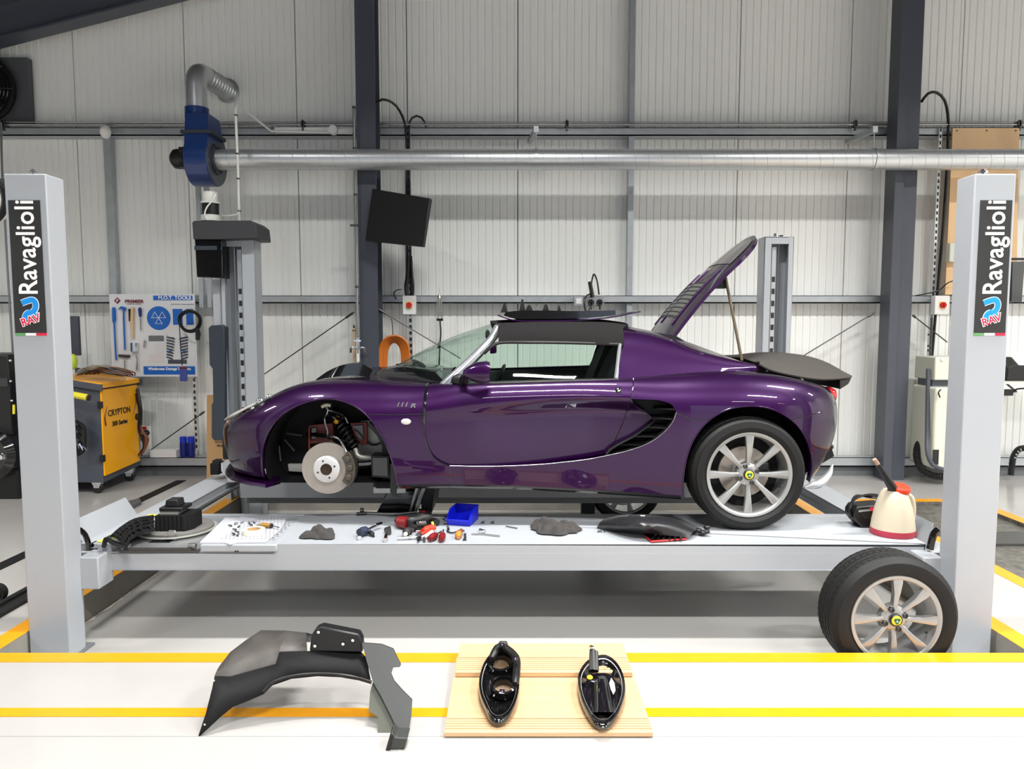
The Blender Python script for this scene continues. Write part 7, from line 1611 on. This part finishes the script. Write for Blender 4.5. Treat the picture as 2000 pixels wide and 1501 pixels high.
mb = MB(); a = G(1158, 1310, ZB+.04); b = G(1157, 1268, ZB+.10); mb.tube([a, b], [.018, .012], 8); mb.tube([G(1164, 1310, ZB+.04), G(1163, 1272, ZB+.09)], .012, 8); obj('mounting_lug', mb, M_BLK, t)
for (u, v, z) in ((1155, 1264, .115), (1181, 1296, .06), (1160, 1330, .06)):
    p = G(u, v, ZB+z); mb = MB(); mb.prism([p+Vector((-.010, 0, 0)), p+Vector((0, -.012, 0)), p+Vector((.012, 0, 0)), p+Vector((0, .012, 0))], (0, 0, .006)); mb.cyl(p+Vector((0, 0, .005)), p+Vector((0, 0, .008)), .005, n=8); obj('metal_clip', mb, M_CHR, t)
mb = MB(); p = G(1152, 1322, ZB+.055); mb.lathe([(0, .003), (.010, .003), (.012, 0)], p, (0, -.3, 1), 16); obj('yellow_dot', mb, mat('dot_yellow', (240, 236, 30), .4), t)
mb = MB(); mb.prism([G(u, v, ZB+.05) for u, v in ((1190, 1334), (1194, 1324), (1200, 1334), (1202, 1348), (1198, 1356), (1193, 1346))], (0, 0, .002)); obj('white_label', mb, M_PAPER, t, smooth=0)
# front arch liner on the floor
t = thing('wheel_arch_liner', 'large black wheel arch liner standing on the white floor in front', 'liner', G(600, 1450))
def q3(u, v, z): return G(u, v, z)
# main arch wall: top edge / bottom edge in perspective, standing up
yk = G(395, 1434, .0).y
YF = 2.62
def F_(u, v, Y): return W(u, v, Y)
a_top = [F_(391, 1434, 2.60), F_(404, 1390, 2.62), F_(414, 1345, 2.66), F_(419, 1321, 2.70), F_(450, 1322, 2.72), F_(500, 1308, 2.74), F_(540, 1297, 2.76), F_(546, 1273, 2.78), F_(600, 1272, 2.80), F_(660, 1270, 2.82), F_(706, 1274, 2.82), F_(717, 1285, 2.80)]
a_bot = [F_(391, 1436, 2.59), F_(408, 1421, 2.60), F_(430, 1400, 2.62), F_(455, 1380, 2.64), F_(490, 1366, 2.66), F_(515, 1355, 2.68), F_(532, 1338, 2.70), F_(570, 1325, 2.72), F_(620, 1320, 2.74), F_(665, 1322, 2.74), F_(700, 1328, 2.74), F_(726, 1336, 2.72)]
mb = MB(); mb.grid([a_top, [a.lerp(b, .5)+Vector((0, -.004, 0)) for a, b in zip(a_top, a_bot)], a_bot]); 
o = obj('arch_wall', mb, M_BLKM, t, smooth=50); sd = o.modifiers.new('thick', 'SOLIDIFY'); sd.thickness = .006
lipf = catmull(a_bot[5:], 24); mb = MB(); mb.tube([p+Vector((0, -.008, .014)) for p in lipf], .006, 8); obj('arch_rib', mb, M_BLK, t)
# dusty upper skin, receding
s0 = [F_(419, 1321, 2.70), F_(450, 1322, 2.72), F_(500, 1308, 2.74), F_(540, 1297, 2.76), F_(546, 1273, 2.78), F_(600, 1272, 2.80)]
s1 = [F_(431, 1300, 2.82), F_(450, 1275, 2.88), F_(480, 1252, 2.93), F_(510, 1232, 2.97), F_(560, 1233, 2.97), F_(598, 1237, 2.95)]
mb = MB(); mb.grid([s0, [a.lerp(b, .5)+Vector((0, 0, .004)) for a, b in zip(s0, s1)], s1]); o = obj('dusty_skin', mb, M_DUST, t, smooth=30); sd = o.modifiers.new('thick', 'SOLIDIFY'); sd.thickness = .005
mb = MB(); mb.tube([s0[1]+Vector((0, 0, .002)), F_(466, 1288, 2.84), F_(540, 1294, 2.78)], .004, 6); mb.tube(s1, .004, 6); obj('skin_fold', mb, M_BLK, t)
mb = MB(); mb.prism([F_(594, 1238, 2.95), F_(608, 1242, 2.94), F_(606, 1254, 2.92), F_(593, 1252, 2.92)], (0, .02, 0)); obj('small_tab', mb, M_BLK, t)
# upper box panel
mb = MB(); mb.prism([F_(604, 1272, 2.80), F_(608, 1240, 2.80), F_(616, 1228, 2.80), F_(628, 1224, 2.80), F_(700, 1238, 2.80), F_(706, 1250, 2.80), F_(708, 1274, 2.80)], (0, .05, .0)); obj('upper_box', mb, M_BLK, t, bevel=.006)
mb = MB()
for (u, v) in ((622, 1234), (615, 1261), (689, 1250), (670, 1257)): p = F_(u, v, 2.797); mb.lathe([(0, -.001), (.006, -.001)], p, (0, 1, 0), 12)
for (u, v, Y) in ((418, 1328, 2.665), (400, 1414, 2.605)): p = F_(u, v, Y-.01); mb.lathe([(0, -.001), (.004, -.001)], p, (0, 1, 0), 10)
obj('rivet_hole', mb, M_LENS, t)
# right leg
l_ = [(707, 1255), (745, 1258), (768, 1267), (783, 1298), (781, 1302), (768, 1303), (764, 1316), (770, 1330), (786, 1348), (805, 1367), (803, 1400), (796, 1440), (783, 1440), (765, 1400), (745, 1360), (728, 1330), (716, 1290)]
def legY(v): return 2.80 - (v-1255)/(1480-1255)*.27
mb = MB(); mb.prism([F_(u, v, legY(v)) for u, v in l_], (0, .008, .0)); M_LEG = mat('liner_grey', (52, 54, 52), .5); obj('leg_panel', mb, M_LEG, t, smooth=30)
l2 = [(728, 1332), (746, 1362), (766, 1402), (780, 1436), (776, 1444), (758, 1442), (737, 1434), (739, 1400), (720, 1388), (723, 1350)]
mb = MB(); mb.prism([F_(u, v, legY(v)+.02) for u, v in l2], (0, .006, 0)); obj('leg_return', mb, mat('liner_olive', (74, 76, 66), .6), t, smooth=30)
mb = MB(); fo = [(764, 1430), (773, 1440), (796, 1441), (790, 1478), (784, 1483), (757, 1479), (753, 1470), (762, 1450)]; mb.prism([F_(u, v, 2.50) for u, v in fo], (0, .07, .0)); 
for v_ in mb.v: v_.z = max(v_.z, .001)
obj('foot', mb, M_LEG, t, bevel=.004)
mb = MB(); mb.prism([F_(753, 1472, 2.495), F_(760, 1440, 2.495), F_(768, 1436, 2.495), F_(762, 1478, 2.495)], (0, .07, 0)); 
for v_ in mb.v: v_.z = max(v_.z, .001)
obj('foot_side', mb, M_BLK, t)
mb = MB(); p = F_(781, 1466, 2.498); mb.lathe([(0, -.001), (.006, -.001)], p, (0, 1, 0), 12); obj('rivet_hole', mb, M_LENS, t)

# ================================================================ CEILING LAMPS (housings around the lamp lights)
_rows = {3.3: 'above the lift', -0.4: 'over the white front floor', -4.6: 'furthest from the back wall'}; _cols = ['added as fill at the far left', 'left', 'middle', 'right', 'far right']
for i, (lx, ly, lz) in enumerate(LAMPS):
    t = thing('ceiling_or_fill_lamp', 'long white warehouse lamp, %s of the row %s' % (_cols[i % 5], _rows[ly]), 'lamp', (lx, ly, lz), 'ceiling lamps')
    mb = MB(); mb.box(lx-.68, lx+.68, ly-.2, ly+.2, lz+.015, lz+.06); obj('lamp_housing', mb, M_WHITE, t)
    for sx in (-.5, .5):
        mb = MB(); mb.cyl((lx+sx, ly, lz+.06), (lx+sx, ly, roof_z(lx+sx)+.44), .006, n=6); obj('hanger', mb, M_STEEL, t)
